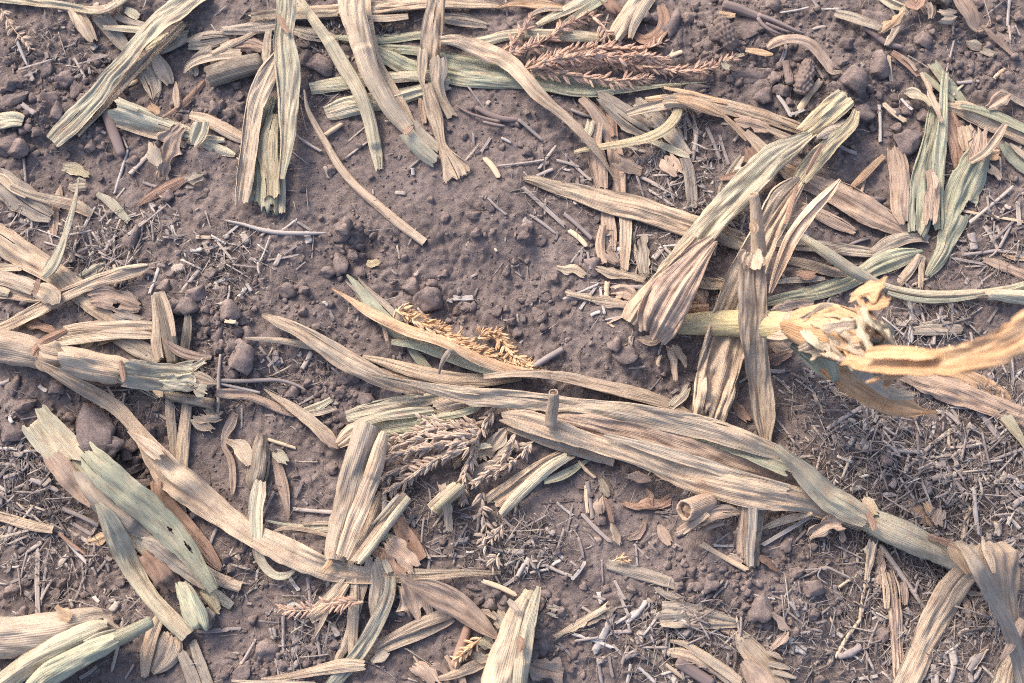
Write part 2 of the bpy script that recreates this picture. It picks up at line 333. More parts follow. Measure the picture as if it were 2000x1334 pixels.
def name_ok(p): return p in ('blade', 'corn_leaf', 'leaf', 'lobe', 'husk', 'lower_leaf', 'leaf_piece', 'strip')
def R(part, tile, s, mat, curl=-45, folds=.10, nf=3.0, wav=.10, ends='tt', roll=0, lift=0, z=None, nick=.05, fray=0, thick=.0003, arch=3.0, holes=(), efold=None):
    """a strip of leaf: visible centre line and width traced from the photo; curl<0 edges down, >0 edges up (degrees of arc);
    folds/nf lengthwise pleats, wav margin waves, ends p(ointed) c(ut) t(orn), roll degrees, lift mm (number or list), z absolute mm list"""
    _seed[0] += 13; sd_ = _seed[0]; r_ = random.Random(sd_)
    ragged = part in ('husk_flake', 'flake', 'shred', 'rag', 'scrap', 'leaf_scrap', 'fray', 'head', 'curl', 'flap'); nfz = 1
    if curl > -125 if np.ndim(curl) == 0 else True:
        if folds < .2: folds, nf = folds * .74, nf * .62
    if efold is None: efold = r_.random() < .55 and name_ok(part)
    P = parse(tile, s); n0 = len(P)
    A, par = spline(P, 6.0); px, py, w = A[:, 0], A[:, 1], np.maximum(A[:, 2], 2.0) * 1.06; n = len(px)
    if ragged: w = np.maximum(w, .5 * w.max()); curl = np.asarray(curl) * .4
    at = lambda q: np.interp(par, np.linspace(0, n0 - 1, len(q)), q) if hasattr(q, '__len__') else np.full(n, float(q))
    step_m = .003
    ss = np.concatenate([[0], np.cumsum(np.hypot(np.diff(px), np.diff(py)))]) * .0005
    if z is None:
        zz = drape(px, py, w, step_m) + at(lift) * .001 + arch * .001 * (.5 + .5 * noise(ss * 14, 0, sd_))
    else: zz = at(z) * .001
    Pc, T, S, N, t = frame(px, py, zz)
    hw = w * pxm(t) * .5
    wmax = hw.max() * 2
    Mc = int(np.clip(wmax / .00085, 7, 39)) | 1
    u = np.linspace(-1, 1, Mc)
    U, SS = np.meshgrid(u, ss)
    # arc profile
    cu = at(curl)[:, None] * (1 + .35 * noise(SS * 9, 3, sd_))
    cu = np.where(np.abs(cu) < 125, cu * .22, cu)
    half = np.clip(np.abs(np.radians(cu)) / 2, 1e-3, 2.9); th = U * half; Rr = 1 / np.sin(np.minimum(half, math.pi / 2))
    X = Rr * np.sin(th); Z = Rr * (1 - np.cos(th)) * np.sign(cu)
    Z -= Z.min(1, keepdims=True)
    # pleats: sharp lengthwise creases that wander slowly, a midrib groove
    tri = lambda q: 2 * np.abs(q - np.floor(q + .5))
    uw = U + .38 * noise(U * 1.6 + 3.1, SS * 2.5, sd_ + 20) + .12 * noise(U * 4, SS * 7, sd_ + 21)
    q = uw * nf * .42 + .85 * noise(SS * 8, 1, sd_) + r_.random()
    q2 = uw * nf * 1.1 + .5 * noise(SS * 9, U, sd_ + 22) + r_.random()
    am = np.clip(.45 + 1.5 * noise(SS * 11, U * 1.5, sd_ + 1), 0, 2); a2 = np.clip(1.6 * noise(SS * 15, U * 2.2, sd_ + 2) - .1, 0, 1.4)
    pl = am * (tri(q) - .5) + .55 * a2 * (tri(q2) - .5) + .05 * noise(uw * nf * 4, SS * 9, sd_ + 3) + .5 * noise(U * .9, SS * 22, sd_ + 23)
    fk = float(np.clip(.24 + (folds - .1) * 6, .15, 1.2)); Z += fk * folds * pl
    for k in range(0 if ragged else int(nf * (.55 if folds < .15 else .9)) if wmax > .008 else 1):       # sharp narrow creases
        uc = r_.uniform(-.8, .8) + .4 * noise(SS * 6, 3.3 * k, sd_ + 30 + k); sw = np.clip(.35 + 1.7 * noise(SS * 8, 5.1 * k, sd_ + 40 + k), 0, 1.3)
        dd = U - uc; Z -= .95 * folds * sw * np.exp(-np.abs(dd) / .05); Z += .55 * folds * sw * np.exp(-np.abs(dd - .16 * (1 if k % 2 else -1)) / .09)
    Z -= .06 * np.exp(-((U - .1 * noise(SS * 4, 9, sd_)) / .07) ** 2) * (folds > .07)
    Z += 1.35 * wav * U ** 2 * (noise(SS * 26, np.sign(U) * 7.3, sd_ + 4) + .55 * noise(SS * 70, np.sign(U) * 3.1, sd_ + 5))
    X += .5 * folds * noise(SS * 16, U * 1.2, sd_ + 6) * (np.abs(U) < .98)
    um = .3 * noise(SS * 4, 8.8, sd_ + 60) + .25 * r_.uniform(-1, 1); Z += (r_.choice((-1, -1, 1)) * r_.uniform(.10, .30) * (0 if ragged else 1 if np.ndim(curl) == 0 and curl > -125 else .2)) * np.abs(U - um) + .10 * noise(SS * 55 + U * 2.5, U * 4, sd_ + 61) + .16 * noise(SS * 28 - U * 1.5, U * 1.5, sd_ + 62)
    # a margin turned over on itself along part of the leaf
    if efold and wmax > .014:
        sg = r_.choice((-1, 1)); u0 = .74 + .42 * noise(SS[:, :1] * 5.5 + 3.3 * sd_, 2.2, sd_ + 12); u0 = np.clip(u0, .34, 1.2)
        ov = np.maximum(0, U * sg - u0)
        X = X - sg * 2 * ov * (.93 + .1 * noise(SS * 30, 1.1, sd_ + 13)); Z = Z + np.minimum(ov * 1.4, .085) + .10 * ov * (1 + noise(SS * 18, 4.4, sd_ + 14))
    if z is None and not ragged and curl > -125: X = X * (1 + np.where(U > 0, .15 * noise(SS * 19, 1.7, sd_ + 70), .15 * noise(SS * 19, 6.7, sd_ + 71)) * np.abs(U) + .09 * noise(SS * 11, 3.9, sd_ + 72))
    # margins: nicks
    if ragged: X = X * (1 + (.5 * noise(SS * 75, np.sign(U) * 4.4, sd_ + 15) + .35 * noise(SS * 190, np.sign(U) * 8.8, sd_ + 16)) * np.abs(U) ** 1.5); Z = Z + .22 * noise(SS * 55, U * 1.3, sd_ + 17)
    edge = np.clip((np.abs(U) - .72) / .28, 0, 1)
    nk = np.maximum(0, noise(SS * 120, np.sign(U) * 5.7, sd_ + 7) - .1) + 1.6 * np.maximum(0, noise(SS * 45, np.sign(U) * 2.7, sd_ + 8) - .45)
    X *= 1 - nick * 2.0 * nk * edge
    rw = 0 if hasattr(roll, '__len__') or roll else (13 * gsm(noise(ss * 7, 1.5, sd_ + 50), 4) if curl > -125 and wmax > .012 and z is None else 0)
    ra = np.radians(at(roll) + rw)[:, None]
    X, Z = X * np.cos(ra) - Z * np.sin(ra), X * np.sin(ra) + Z * np.cos(ra)
    if np.any(ra != 0) and z is None: Z -= Z.min(1, keepdims=True)
    Z = np.minimum(Z, 3.0)
    V = Pc[:, None, :] + (S[:, None, :] * X[..., None] + N[:, None, :] * Z[..., None]) * hw[:, None, None]
    # ends
    L = ss[-1]
    for e, kind in enumerate(ends):
        d = ss if e == 0 else L - ss
        if kind == 'p': continue
        amp = (.04 if kind == 'c' else .17) * (2.2 if ragged else 1) * hw[0 if e == 0 else -1] * 2
        jag = noise(u * (1.5 if kind == 'c' else 2.2), e * 9, sd_ + 9) + (.4 * noise(u * 7, e * 5, sd_ + 10) + .5 * np.round(1.6 * noise(u * 3.3, e * 7, sd_ + 11)) / 1.6 if kind == 't' else 0)
        jag = jag - jag.max() * .3
        f = np.clip(1 - d / min(.03, L * .4 + 1e-6), 0, 1)[:, None] ** 1.5
        V += T[:, None, :] * (f * jag[None, :] * amp * (-1 if e == 0 else 1))[..., None]
    # faces, with slits and holes left out
    keep = np.ones((n - 1, Mc - 1), bool)
    for k in range(fray):
        c_ = r_.randrange(2, Mc - 3); ln = r_.uniform(.012, .04); e = 1 if r_.random() < .7 else 0
        d = ss[:-1] if e == 0 else L - ss[1:]
        if ends[e] != 'p': keep[d < ln, c_] = False
    for (hs, hu, hl, hwid) in holes:
        keep &= ~((((ss[:-1, None] / L - hs) / hl) ** 2 + ((.5 * (u[None, :-1] + u[None, 1:]) - hu) / hwid) ** 2 + .4 * noise(SS[:-1, :-1] * 200, U[:-1, :-1] * 6, sd_)) < 1)
    gn = np.cross(np.gradient(V, axis=0), np.gradient(V, axis=1)); gn /= np.linalg.norm(gn, axis=2)[..., None] + 1e-12
    if (gn[..., 2].mean() < 0): gn = -gn
    V2 = V - gn * thick
    if z is None: V2[..., 2] = np.maximum(V2[..., 2], hget(V2[..., 0], V2[..., 1], H0) - .0015)
    idx = np.arange(n * Mc).reshape(n, Mc)
    qd = np.stack([idx[:-1, :-1], idx[1:, :-1], idx[1:, 1:], idx[:-1, 1:]], -1)[keep]
    flip = np.cross(V[1, 0] - V[0, 0], V[0, 1] - V[0, 0])[2] > 0
    if not flip: pass
    else: qd = qd[:, ::-1]
    nv = n * Mc
    qd = qd[:, ::-1] if False else qd
    E = np.concatenate([qd[:, [0, 1]], qd[:, [1, 2]], qd[:, [2, 3]], qd[:, [3, 0]]])
    key = np.minimum(E[:, 0], E[:, 1]) * nv + np.maximum(E[:, 0], E[:, 1])
    _, inv, cnt = np.unique(key, return_inverse=True, return_counts=True)
    B = E[cnt[inv] == 1]
    rim = np.stack([B[:, 1], B[:, 0], B[:, 0] + nv, B[:, 1] + nv], -1) + 2 * nv
    F = np.concatenate([qd, qd[:, ::-1] + nv, rim])
    allv = np.concatenate([V.reshape(-1, 3), V2.reshape(-1, 3)] * 2)
    uv = np.stack([(U * wmax * .5).ravel(), SS.ravel()], 1); uv = np.concatenate([uv, uv + .37] * 2)
    used, Fi = np.unique(F, return_inverse=True); F = Fi.reshape(F.shape); allv = allv[used]; uv = uv[used]
    hput(V.reshape(-1, 3) + (0, 0, .0004))
    if hw.max() > .004:
        hput((.5 * (V[:-1, :-1] + V[1:, 1:])).reshape(-1, 3))
    return Rec(part, allv, F, M[mat], uv)

def T(part, tile, s, mat, flat=.75, ends='oo', groove=.05, z=None, lift=0, knob=0.0, pith='pith', jag=.10, step=6.0):
    """a stem: traced centre line and width; ends o(pen, with pith) or x (closed, pinched)"""
    _seed[0] += 13; sd_ = _seed[0]
    P = parse(tile, s); n0 = len(P); A, par = spline(P, step); px, py, w = A[:, 0], A[:, 1], np.maximum(A[:, 2], 1.5); n = len(px)
    at = lambda q: np.interp(par, np.linspace(0, n0 - 1, len(q)), q) if hasattr(q, '__len__') else np.full(n, float(q))
    ss = np.concatenate([[0], np.cumsum(np.hypot(np.diff(px), np.diff(py)))]) * .0005
    if z is None: zz = drape(px, py, w, .0032, .03, .0002, .5)
    else: zz = at(z) * .001
    r0 = w * .00025
    if z is None: zz = zz + r0 * flat + at(lift) * .001
    Pc, Tt, S, N, t = frame(px, py, zz); r = w * pxm(t) * .5
    Mc = int(np.clip(r.max() * 2 * 3.14 / (.0003 * step), 8, 26 if step > 3 else 60)); ph = np.arange(Mc) / Mc * 2 * math.pi
    PH, SS = np.meshgrid(ph, ss)
    rad = 1 + groove * (noise(np.cos(PH) * 4 + np.sin(PH) * 2.7, SS * 10, sd_) + .6 * noise(np.cos(PH) * 9, np.sin(PH) * 9 + SS * 6, sd_ + 1))
    if knob: rad = rad + knob * (np.abs(np.sin(PH * 6 + (np.floor(SS / .0042) % 2) * 1.57)) * np.abs(np.sin(SS / .0042 * math.pi)) * 1.1 - .6 + .7 * noise(PH * 2, SS * 200, sd_ + 2) + .5 * noise(PH * 6, SS * 700, sd_ + 3))
    V = Pc[:, None, :] + (S[:, None, :] * (np.cos(PH) * rad)[..., None] + N[:, None, :] * (np.sin(PH) * rad * flat)[..., None]) * r[:, None, None]
    rings = [V]; subs = []
    pre, post = [], []
    for e in (0, 1):
        i = 0 if e == 0 else -1; dirn = -1 if e == 0 else 1
        if ends[e] == 'o':
            jg = jag * r[i] * 2 * noise(np.cos(ph) * 2.2, np.sin(ph) * 2.2, sd_ + 5 + e)
            V[i] += Tt[i][None, :] * (jg * dirn)[:, None]
            inn = Pc[i] + (V[i] - Pc[i]) * .80; deep = Pc[i] + (V[i] - Pc[i]) * .76 - Tt[i] * dirn * r[i] * .45
            (pre if e == 0 else post).extend([inn[None], deep[None]])
            # pith plug
            k = np.linspace(0, 1, 5)[:, None, None]; c0 = Pc[i] - Tt[i] * dirn * r[i] * .2
            pv = c0 + (deep - Pc[i] + Tt[i] * dirn * r[i] * .10)[None] * k
            pv = pv + (Tt[i] * dirn)[None, None] * (r[i] * .22 * noise(np.cos(ph)[None] * k[..., 0] * 4, np.sin(ph)[None] * k[..., 0] * 4, sd_ + 8))[..., None]
            f = []
            for a in range(4):
                for b in range(Mc): f.append((a * Mc + b, a * Mc + (b + 1) % Mc, (a + 1) * Mc + (b + 1) % Mc, (a + 1) * Mc + b))
            subs.append(Rec('pith', pv.reshape(-1, 3), np.array(f), M[pith], None))
        else:
            tip = Pc[i] + Tt[i] * dirn * r[i] * .35 + (V[i] - Pc[i]) * .02
            mid = Pc[i] + Tt[i] * dirn * r[i] * .22 + (V[i] - Pc[i]) * .6
            (pre if e == 0 else post).extend([mid[None], tip[None]])
    V = np.concatenate([*pre[::-1], V, *post]); m_ = len(V)
    sv = np.concatenate([[ss[0]] * len(pre), ss, [ss[-1]] * len(post)])
    idx = np.arange(m_ * Mc).reshape(m_, Mc); nx = np.roll(idx, -1, 1)
    F = np.stack([idx[:-1], nx[:-1], nx[1:], idx[1:]], -1).reshape(-1, 4)
    if np.linalg.det(np.stack([S[n // 2], N[n // 2], Tt[n // 2]])) < 0: F = F[:, ::-1]
    uv = np.stack([np.broadcast_to(np.abs(ph - math.pi) * r.max(), (m_, Mc)).ravel(), np.broadcast_to(sv[:, None], (m_, Mc)).ravel()], 1)
    vv = V.reshape(-1, 3); hput(vv); hput(.5 * (vv[:-1] + vv[1:]))
    return Rec(part, vv, F, M[mat], uv, subs)

# ------------------------------------------------------------------ the ground sheet
def axis(lo, hi, step, far):
    a = list(np.arange(lo, hi, step)); s = step; p = [hi]; q = []
    while p[-1] < far: s *= 1.35; p.append(p[-1] + s)
    s = step; x = lo
    while x > -far: s *= 1.35; x -= s; q.append(x)
    return np.array(q[::-1] + a + p)
ax, ay = axis(-.62, .62, .0021, 60), axis(-.44, .48, .0021, 60)
GXm, GYm = np.meshgrid(ax, ay, indexing='ij')
gz = ground_h(GXm, GYm)
gi = np.arange(gz.size).reshape(gz.shape)
gf = np.stack([gi[:-1, :-1], gi[1:, :-1], gi[1:, 1:], gi[:-1, 1:]], -1).reshape(-1, 4)
ground = link('ground', mesh('ground', np.stack([GXm, GYm, gz], -1).reshape(-1, 3), gf, M['soil']))
ground['kind'] = 'structure'; ground['label'] = 'dry brown field soil with furrows and fine crumbs'

# ------------------------------------------------------------------ loose soil
def ico(sub):
    import bmesh
    b = bmesh.new(); bmesh.ops.create_icosphere(b, subdivisions=sub, radius=1); v = np.array([x.co[:] for x in b.verts]); f = np.array([[q.index for q in p.verts] for p in b.faces]); b.free(); return v, f
I1, I2, I3 = ico(1), ico(2), ico(3)
def lump(base, seed, rough=.28):
    v, f = base; r = np.random.default_rng(seed); v = v.copy()
    for _ in range(15):                                    # broken faces
        d = r.normal(size=3); d /= np.linalg.norm(d); c = r.uniform(.5, .86); k = v @ d; v -= np.outer(np.maximum(0, k - c), d)
    n = noise(v[:, 0] * 1.3 + seed, v[:, 1] * 1.3 + v[:, 2], seed) * rough * .6 + .42 * rough * noise(v[:, 0] * 4 + v[:, 2] * 3, v[:, 1] * 4 - v[:, 2] * 2, seed + 3) + .34 * rough * noise(v[:, 0] * 10 + v[:, 2] * 8, v[:, 1] * 10 - v[:, 2] * 6, seed + 5)
    v = v * (1 + n)[:, None]
    return v, f
CLODS = [lump(I3, 40 + k, .30) for k in range(9)]
CLOD_ME = [mesh('clod', v, f, M['clod']) for v, f in CLODS]
MARKS = [(150, 265, 'end of the cut twisted leaf'), (412, 745, 'end of the sheathed stalk'), (1470, 30, 'forked grey twig'), (1660, 200, 'mouth of the open yellow sheath'), (1840, 20, 'torn stump base'), (832, 475, 'lower end of the thin curved strip'), (860, 645, 'golden tassel'),
         (1022, 350, 'tip of the pointed wide leaf'), (1260, 655, 'curled leaf bulb'), (65, 812, 'upper end of the thick green stalk'), (660, 870, 'narrow pointed leaf with the dark end'), (1250, 1122, 'weathered wood strip'), (1350, 990, 'cut stalk stub with the pith hole'), (690, 1130, 'tail of the long wavy leaf'),
         (1050, 1150, 'top of the slanting cut stalk'), (515, 410, 'cut end of the hanging bundle'), (330, 300, 'ragged pink brown flake'), (310, 1110, 'silky brown husk'), (205, 1220, 'ragged end of the thick cream stalk'), (1850, 405, 'hole in the torn sea-green leaf'), (1940, 1080, 'large folded leaf'),
         (1340, 190, 'orange tinted leaf'), (500, 860, 'small dried shoot')]
def mark(px, py): return min(MARKS, key=lambda q: (q[0] - px) ** 2 + (q[1] - py) ** 2)
NTH = ['nearest', 'second nearest', 'third nearest', 'fourth nearest', 'fifth nearest', 'sixth nearest', 'seventh nearest', 'eighth nearest', 'ninth nearest', 'tenth nearest', 'eleventh nearest', 'twelfth nearest', 'thirteenth nearest', 'fourteenth nearest', 'fifteenth nearest', 'sixteenth nearest', 'seventeenth nearest', 'eighteenth nearest', 'nineteenth nearest', 'twentieth nearest']
def label_by_distance(items, noun):
    """items: (object, look, px, py, landmark); each gets a label of its own by its nearness to a thing one can find"""
    groups = {}
    for o, look, px, py, m in items: groups.setdefault((look, m), []).append((math.hypot(px - m[0], py - m[1]), o))
    for (look, m), l in groups.items():
        l.sort(key=lambda q: q[0])
        for k, (_, o) in enumerate(l):
            o['label'] = f'{look}, {NTH[min(k, 19)]} to the {m[2]}' if len(l) > 1 else f'{look} near the {m[2]}'
            o['group'] = f'{noun} lying near the {m[2]}'
CLOD_LIST, STRAW_LIST = [], []
n_clod = [0]
def clod(px, py, wpx_, hpx=None, rot=None, label=None, sink=.42, flat=.66):
    hpx = hpx or wpx_ * rng.uniform(.75, 1.0)
    x, y, z, t = on_ground(px, py); k = int(rng.integers(9))
    a, b = wpx_ * pxm(t) * .68, hpx * pxm(t) * .68; c = min(a, b) * rng.uniform(flat, flat + .2) * (.72 if wpx_ > 55 else 1)
    rz = math.radians(rot) if rot is not None else rng.uniform(-.5, .5)
    o = link('soil_clod', CLOD_ME[k], None, (x, y, float(z) + c * (1 - 2 * sink) * .6 + c * .1))
    o.scale = (a, b, c); o.rotation_euler = (rng.uniform(-.15, .15), rng.uniform(-.15, .15), rz)
    big = 'large' if wpx_ > 38 else 'middling' if wpx_ > 21 else 'small'
    tag(o, '', 'soil clod'); CLOD_LIST.append((o, f'{big} {"elongated" if max(a, b) > 1.45 * min(a, b) else "blocky"} brown soil clod', px, py, mark(px, py)))
    v = CLODS[k][0]; cr, sr = math.cos(rz), math.sin(rz); w = v * (a, b, c); hput(np.stack([w[:, 0] * cr - w[:, 1] * sr + x, w[:, 0] * sr + w[:, 1] * cr + y, w[:, 2] + o.location[2]], 1))
    n_clod[0] += 1
def Z(tile, x, y): ox, oy, k = TILES[tile]; return ox + x * k, oy + y * k
for tile, lst in {
    'a': '60,480,90 90,550,165,90 360,455,100 290,550,80,90 320,625,85,130 270,390,75 430,500,65,90 60,800,190,150 130,850,120 25,280,75 150,715,55 200,745,60 510,820,75 610,880,62 580,820,45 1780,370,150,100 1700,350,70 1340,540,55 1230,600,75 1170,560,60 1350,600,60 1270,640,62 1320,480,55 940,1100,70 1010,1080,60 1850,955,60 1915,1300,110,90 1690,1060,45 565,1000,34 1200,600,70 380,870,40 750,905,80,50 470,560,70 20,500,60',
    'b': '40,370,60 1810,100,120,90 1930,200,70,130 800,835,60 1080,850,55 1085,630,34 350,870,28 60,1300,110,70 790,1205,80,50 805,1305,70 1075,1285,70,60 880,1160,50 630,1210,50,80 300,800,22 960,330,40 1750,110,60',
    'c': '460,160,180,150 300,190,110,120 1190,380,130,150 1040,450,140,130 545,550,100 655,510,100,75 1430,230,90,80 1350,790,160,180 590,30,80 440,430,200,90 570,410,60 610,440,75 980,350,60 1060,370,55 1145,505,55 1410,600,50 1290,720,70 130,490,200,70 930,490,70 30,160,110,150 1180,130,130,160 690,575,55 700,640,45 1840,370,60,100 1900,435,70 1280,640,60 740,330,50 1010,255,80,70 1130,130,60 540,160,70,45 1100,640,150,90 1770,190,50 170,40,60 560,90,70 1290,340,60 1240,470,55 360,80,60 120,110,70 1350,620,90 1440,650,80 1940,180,50 1970,100,60 1730,30,60 1600,720,60 1150,1130,140,70 1870,1000,50 1100,1230,80,60',
    'd': '1290,510,130,120 1345,760,130,170 1390,650,90,110 1280,840,100,90 740,110,90,130 1900,230,90,100 1680,360,60,60 1590,390,100,80 1100,410,110,90 1050,480,130,110 980,480,70,90 920,370,80,80 1180,290,70 1250,390,55 930,560,70,80 310,930,90,80 150,1020,130,80 80,930,80,110 540,1190,230,260 380,1110,75 70,1180,140,110 830,1180,80,110 740,1250,90,90 1640,960,90,60 1580,950,60 1220,640,70,110 1350,560,50 1320,610,70 1240,690,60 1120,790,60 1220,720,50 1180,610,60 820,300,50 800,210,50 1930,30,100,80 1820,290,90,60 1990,870,60 1420,860,60 1460,760,60 690,990,60,50 1590,1010,50 1700,380,60 960,300,50 1900,1240,70 700,1290,70',
    'e': '800,70,60,42 1065,50,70,50 1065,100,70,45 1160,110,70,55 970,280,42,60 1190,425,66,45 1155,520,75,72 440,370,120,90 520,440,140,140 750,480,80,50 690,505,50 230,60,60 50,250,90,100 60,50,90,60 160,190,50 630,295,45 340,335,45 1030,620,60 1140,310,35 1120,435,33 1240,325,50 1450,260,100,120 1030,350,30 920,500,60 550,345,60,40 300,800,0.1 60,880,80 330,970,130,90 130,860,80,60 440,930,60 170,980,110,70 210,900,60 40,960,60 300,900,60 1650,1090,0.1 1350,450,40 970,490,40 1000,560,50 1640,755,130,90 1580,700,80 1100,750,40 850,590,45',
    'g': '740,150,110,50 820,60,90,100 760,100,70 700,60,60,90 800,220,90,60 600,30,150,100 350,770,70,60 320,840,70,60 880,790,60 1290,700,60 1260,640,60 1400,690,50 1340,600,50 60,830,90,60 130,940,60 505,665,40 650,985,35 1280,1260,60 1360,1280,110,80 1480,1170,140,110 1250,1290,50 1290,1180,90,60 1580,1240,80,60 1420,1250,60 1480,1290,60 430,790,30 680,770,60 1860,150,60 1650,180,45',
    'h': '880,900,90,60 820,870,60 790,800,80,50 910,830,60 1290,690,80,60 1150,1130,90,130 1120,1180,60 1180,1220,70 1150,1060,50 1250,880,45 1405,800,45 1520,810,50 1490,420,60,80 1550,180,0.1 1720,570,36 1885,595,26 1300,750,40 1640,740,40 1830,740,50 1160,900,50,80 1330,1260,40 840,690,40 960,880,60 1950,720,50 1940,590,30',
    'i': '600,600,140,90 675,570,70,80 720,575,40,55 812,808,112,90 730,715,90,80 530,925,140,130 450,905,52 560,1010,55 945,930,75,60 815,960,65,60 720,1060,70,55 1210,1060,85,110 1150,1100,46 1222,90,72,92 660,915,60,40 700,1000,32 990,990,36 905,660,36 40,620,28 250,780,110,80 600,880,40 620,1230,70,60 330,705,30 655,640,30 60,745,80,60 150,870,50 520,1010,40 180,800,60 1010,640,30 760,900,28 930,880,50 1000,1000,60,30'}.items():
    for p in lst.split():
        q = [float(k) for k in p.split(',')]
        if q[2] < 1: continue
        x, y = Z(tile, q[0], q[1]); k = TILES[tile][2]; clod(x, y, q[2] * k, q[3] * k if len(q) > 3 else None)

# crumbs: far too many to count, one object
def density(blobs, base, px, py):
    d = np.full(px.shape, base)
    for x, y, rx, ry, w in blobs: d = np.maximum(d, w * np.exp(-1.2 * (((px - x) / rx) ** 2 + ((py - y) / ry) ** 2) ** 1.5))
    return d
CRUMB = [(100, 200, 150, 110, 1), (420, 650, 80, 120, 1), (1480, 80, 150, 110, 1), (1620, 190, 100, 110, 1), (1900, 80, 130, 100, .7), (690, 490, 90, 70, .5), (860, 610, 110, 40, .35), (1020, 470, 110, 60, .2), (1060, 600, 80, 60, .2),
         (380, 740, 80, 80, .6), (220, 850, 90, 80, .9), (650, 770, 100, 70, 1), (1420, 1130, 120, 60, .9), (1560, 1070, 90, 60, .7), (1460, 1190, 70, 50, .7), (560, 1290, 100, 50, .8), (1080, 1230, 60, 70, .8), (380, 250, 100, 70, .6), (480, 130, 90, 50, .6), (60, 870, 90, 80, .6), (300, 1100, 80, 80, .6), (930, 260, 90, 40, .4), (620, 620, 120, 60, .4)]
STRAWD = [(1800, 950, 250, 190, 1), (1720, 1230, 260, 130, .55), (1330, 1250, 120, 100, .9), (1940, 830, 120, 120, .9), (60, 960, 110, 130, .9), (90, 1090, 130, 70, .45), (190, 500, 100, 90, .8), (1000, 1060, 120, 65, 1), (1330, 300, 90, 130, .7), (1400, 440, 100, 60, .7), (450, 520, 100, 80, .7),
          (800, 1000, 100, 70, .6), (600, 1230, 90, 110, .55), (1200, 480, 90, 70, .4), (520, 740, 130, 70, .4), (1800, 640, 110, 90, .8), (1930, 500, 100, 70, .5), (40, 430, 80, 60, .4), (1900, 380, 120, 70, .35), (280, 440, 90, 50, .5), (1320, 540, 80, 90, .5), (200, 1180, 120, 60, .35), (1400, 980, 130, 60, .3), (1640, 780, 120, 60, .7), (620, 60, 200, 50, .3), (110, 100, 130, 80, .4), (300, 780, 150, 80, .4), (480, 1100, 80, 90, .3), (1080, 380, 90, 60, .25), (700, 1130, 120, 100, .4), (1850, 1200, 130, 140, .8)]
def scatter(n, blobs, base, margin=260):
    res = []
    while sum(len(a) for a in res) < n:
        p = rng.uniform((-margin, -margin), (2000 + margin, 1334 + margin), (n * 3, 2)); k = rng.random(len(p)) < density(blobs, base, p[:, 0], p[:, 1]); res.append(p[k])
    return np.concatenate(res)[:n]
def rotz(a):
    c, s = np.cos(a), np.sin(a); o = np.zeros(len(a)); l = np.ones(len(a)); return np.stack([np.stack([c, -s, o], -1), np.stack([s, c, o], -1), np.stack([o, o, l], -1)], 1)
def bulk(name, variants, pts, sx, sy, sz, rot, z, mat, label, smooth=True, pitch=None):
    vs, fs, off = [], [], 0; which = rng.integers(len(variants), size=len(pts))
    for k, (v, f) in enumerate(variants):
        s = which == k
        if not s.any(): continue
        a = v[None] * np.stack([sx[s], sy[s], sz[s]], -1)[:, None, :]
        if pitch is not None:
            cp, sp = np.cos(pitch[s])[:, None], np.sin(pitch[s])[:, None]; a = np.stack([a[..., 0] * cp - a[..., 2] * sp, a[..., 1], a[..., 0] * sp + a[..., 2] * cp], -1)
        a = np.einsum('nij,nkj->nki', rotz(rot[s]), a) + np.stack([pts[s, 0], pts[s, 1], z[s]], -1)[:, None, :]
        vs.append(a.reshape(-1, 3)); fs.append((f[None] + (np.arange(s.sum()) * len(v))[:, None, None] + off).reshape(-1, f.shape[1])); off += s.sum() * len(v)
    o = link(name, mesh(name, np.concatenate(vs), np.concatenate(fs), mat, None, smooth)); o['kind'] = 'stuff'; o['label'] = label; return o
for nm, n, base, lo, hi, var in (('soil_crumbs', 3600, .04, .0014, .0064, [lump(I2, 70 + k, .3) for k in range(8)]), ('soil_grains', 18000, .30, .0007, .0024, [lump(I1, 90 + k, .35) for k in range(8)])):
    p = scatter(n, CRUMB, base); x, y, z, t = on_ground(p[:, 0], p[:, 1], H0)
    r = lo + (hi - lo) * rng.random(n) ** 2.2
    bulk(nm, var, np.stack([x, y], 1), r * rng.uniform(.8, 1.3, n), r * rng.uniform(.7, 1.1, n), r * rng.uniform(.6, .95, n), rng.uniform(0, 6.28, n), z + r * .15, M['crumb'], 'loose small soil crumbs strewn over the field soil' if nm == 'soil_crumbs' else 'fine soil grains strewn over the field soil', False)

# ------------------------------------------------------------------ straw and chaff
def straw_variant(seed, kind):
    """unit piece along X (-.5...5), width 1, height 1; a split hollow stem, a flat strip or a round stem, with splintered ends"""
    r = np.random.default_rng(seed); m = 5; xs = np.linspace(-.5, .5, m); v = []
    bend = r.uniform(-.25, .25); bz = r.uniform(-.2, .3)
    if kind == 'flat': ring = np.array([(-.5, 0), (-.25, .5), (.1, .42), (.5, .1), (.45, -.3), (-.45, -.35)])
    elif kind == 'round': ring = np.array([(math.cos(a) * .5, math.sin(a) * .5) for a in np.arange(6) / 6 * 6.2832])
    else: ring = np.array([(-.5, .35), (-.3, .5), (0, .12), (.3, .5), (.5, .3), (.2, -.4), (-.2, -.4)])
    for x in xs:
        w = 1 - .25 * r.random(); e = (abs(x) > .49) * .06
        for a, b in ring: v.append((x + e * r.uniform(-1, 1), a * w + bend * (x * x * 4 - .5), b * w + bz * (x * x * 4 - .5)))
    k = len(ring); f = []
    for i in range(m - 1):
        for j in range(k): f.append((i * k + j, i * k + (j + 1) % k, (i + 1) * k + (j + 1) % k, (i + 1) * k + j))
    v += [(-.5, 0, 0), (.5, 0, 0)]; a = len(v) - 2
    for j in range(k): f.append((a, (j + 1) % k, j, j)); f.append((a + 1, (m - 1) * k + j, (m - 1) * k + (j + 1) % k, (m - 1) * k + (j + 1) % k))
    return np.array(v), np.array(f)
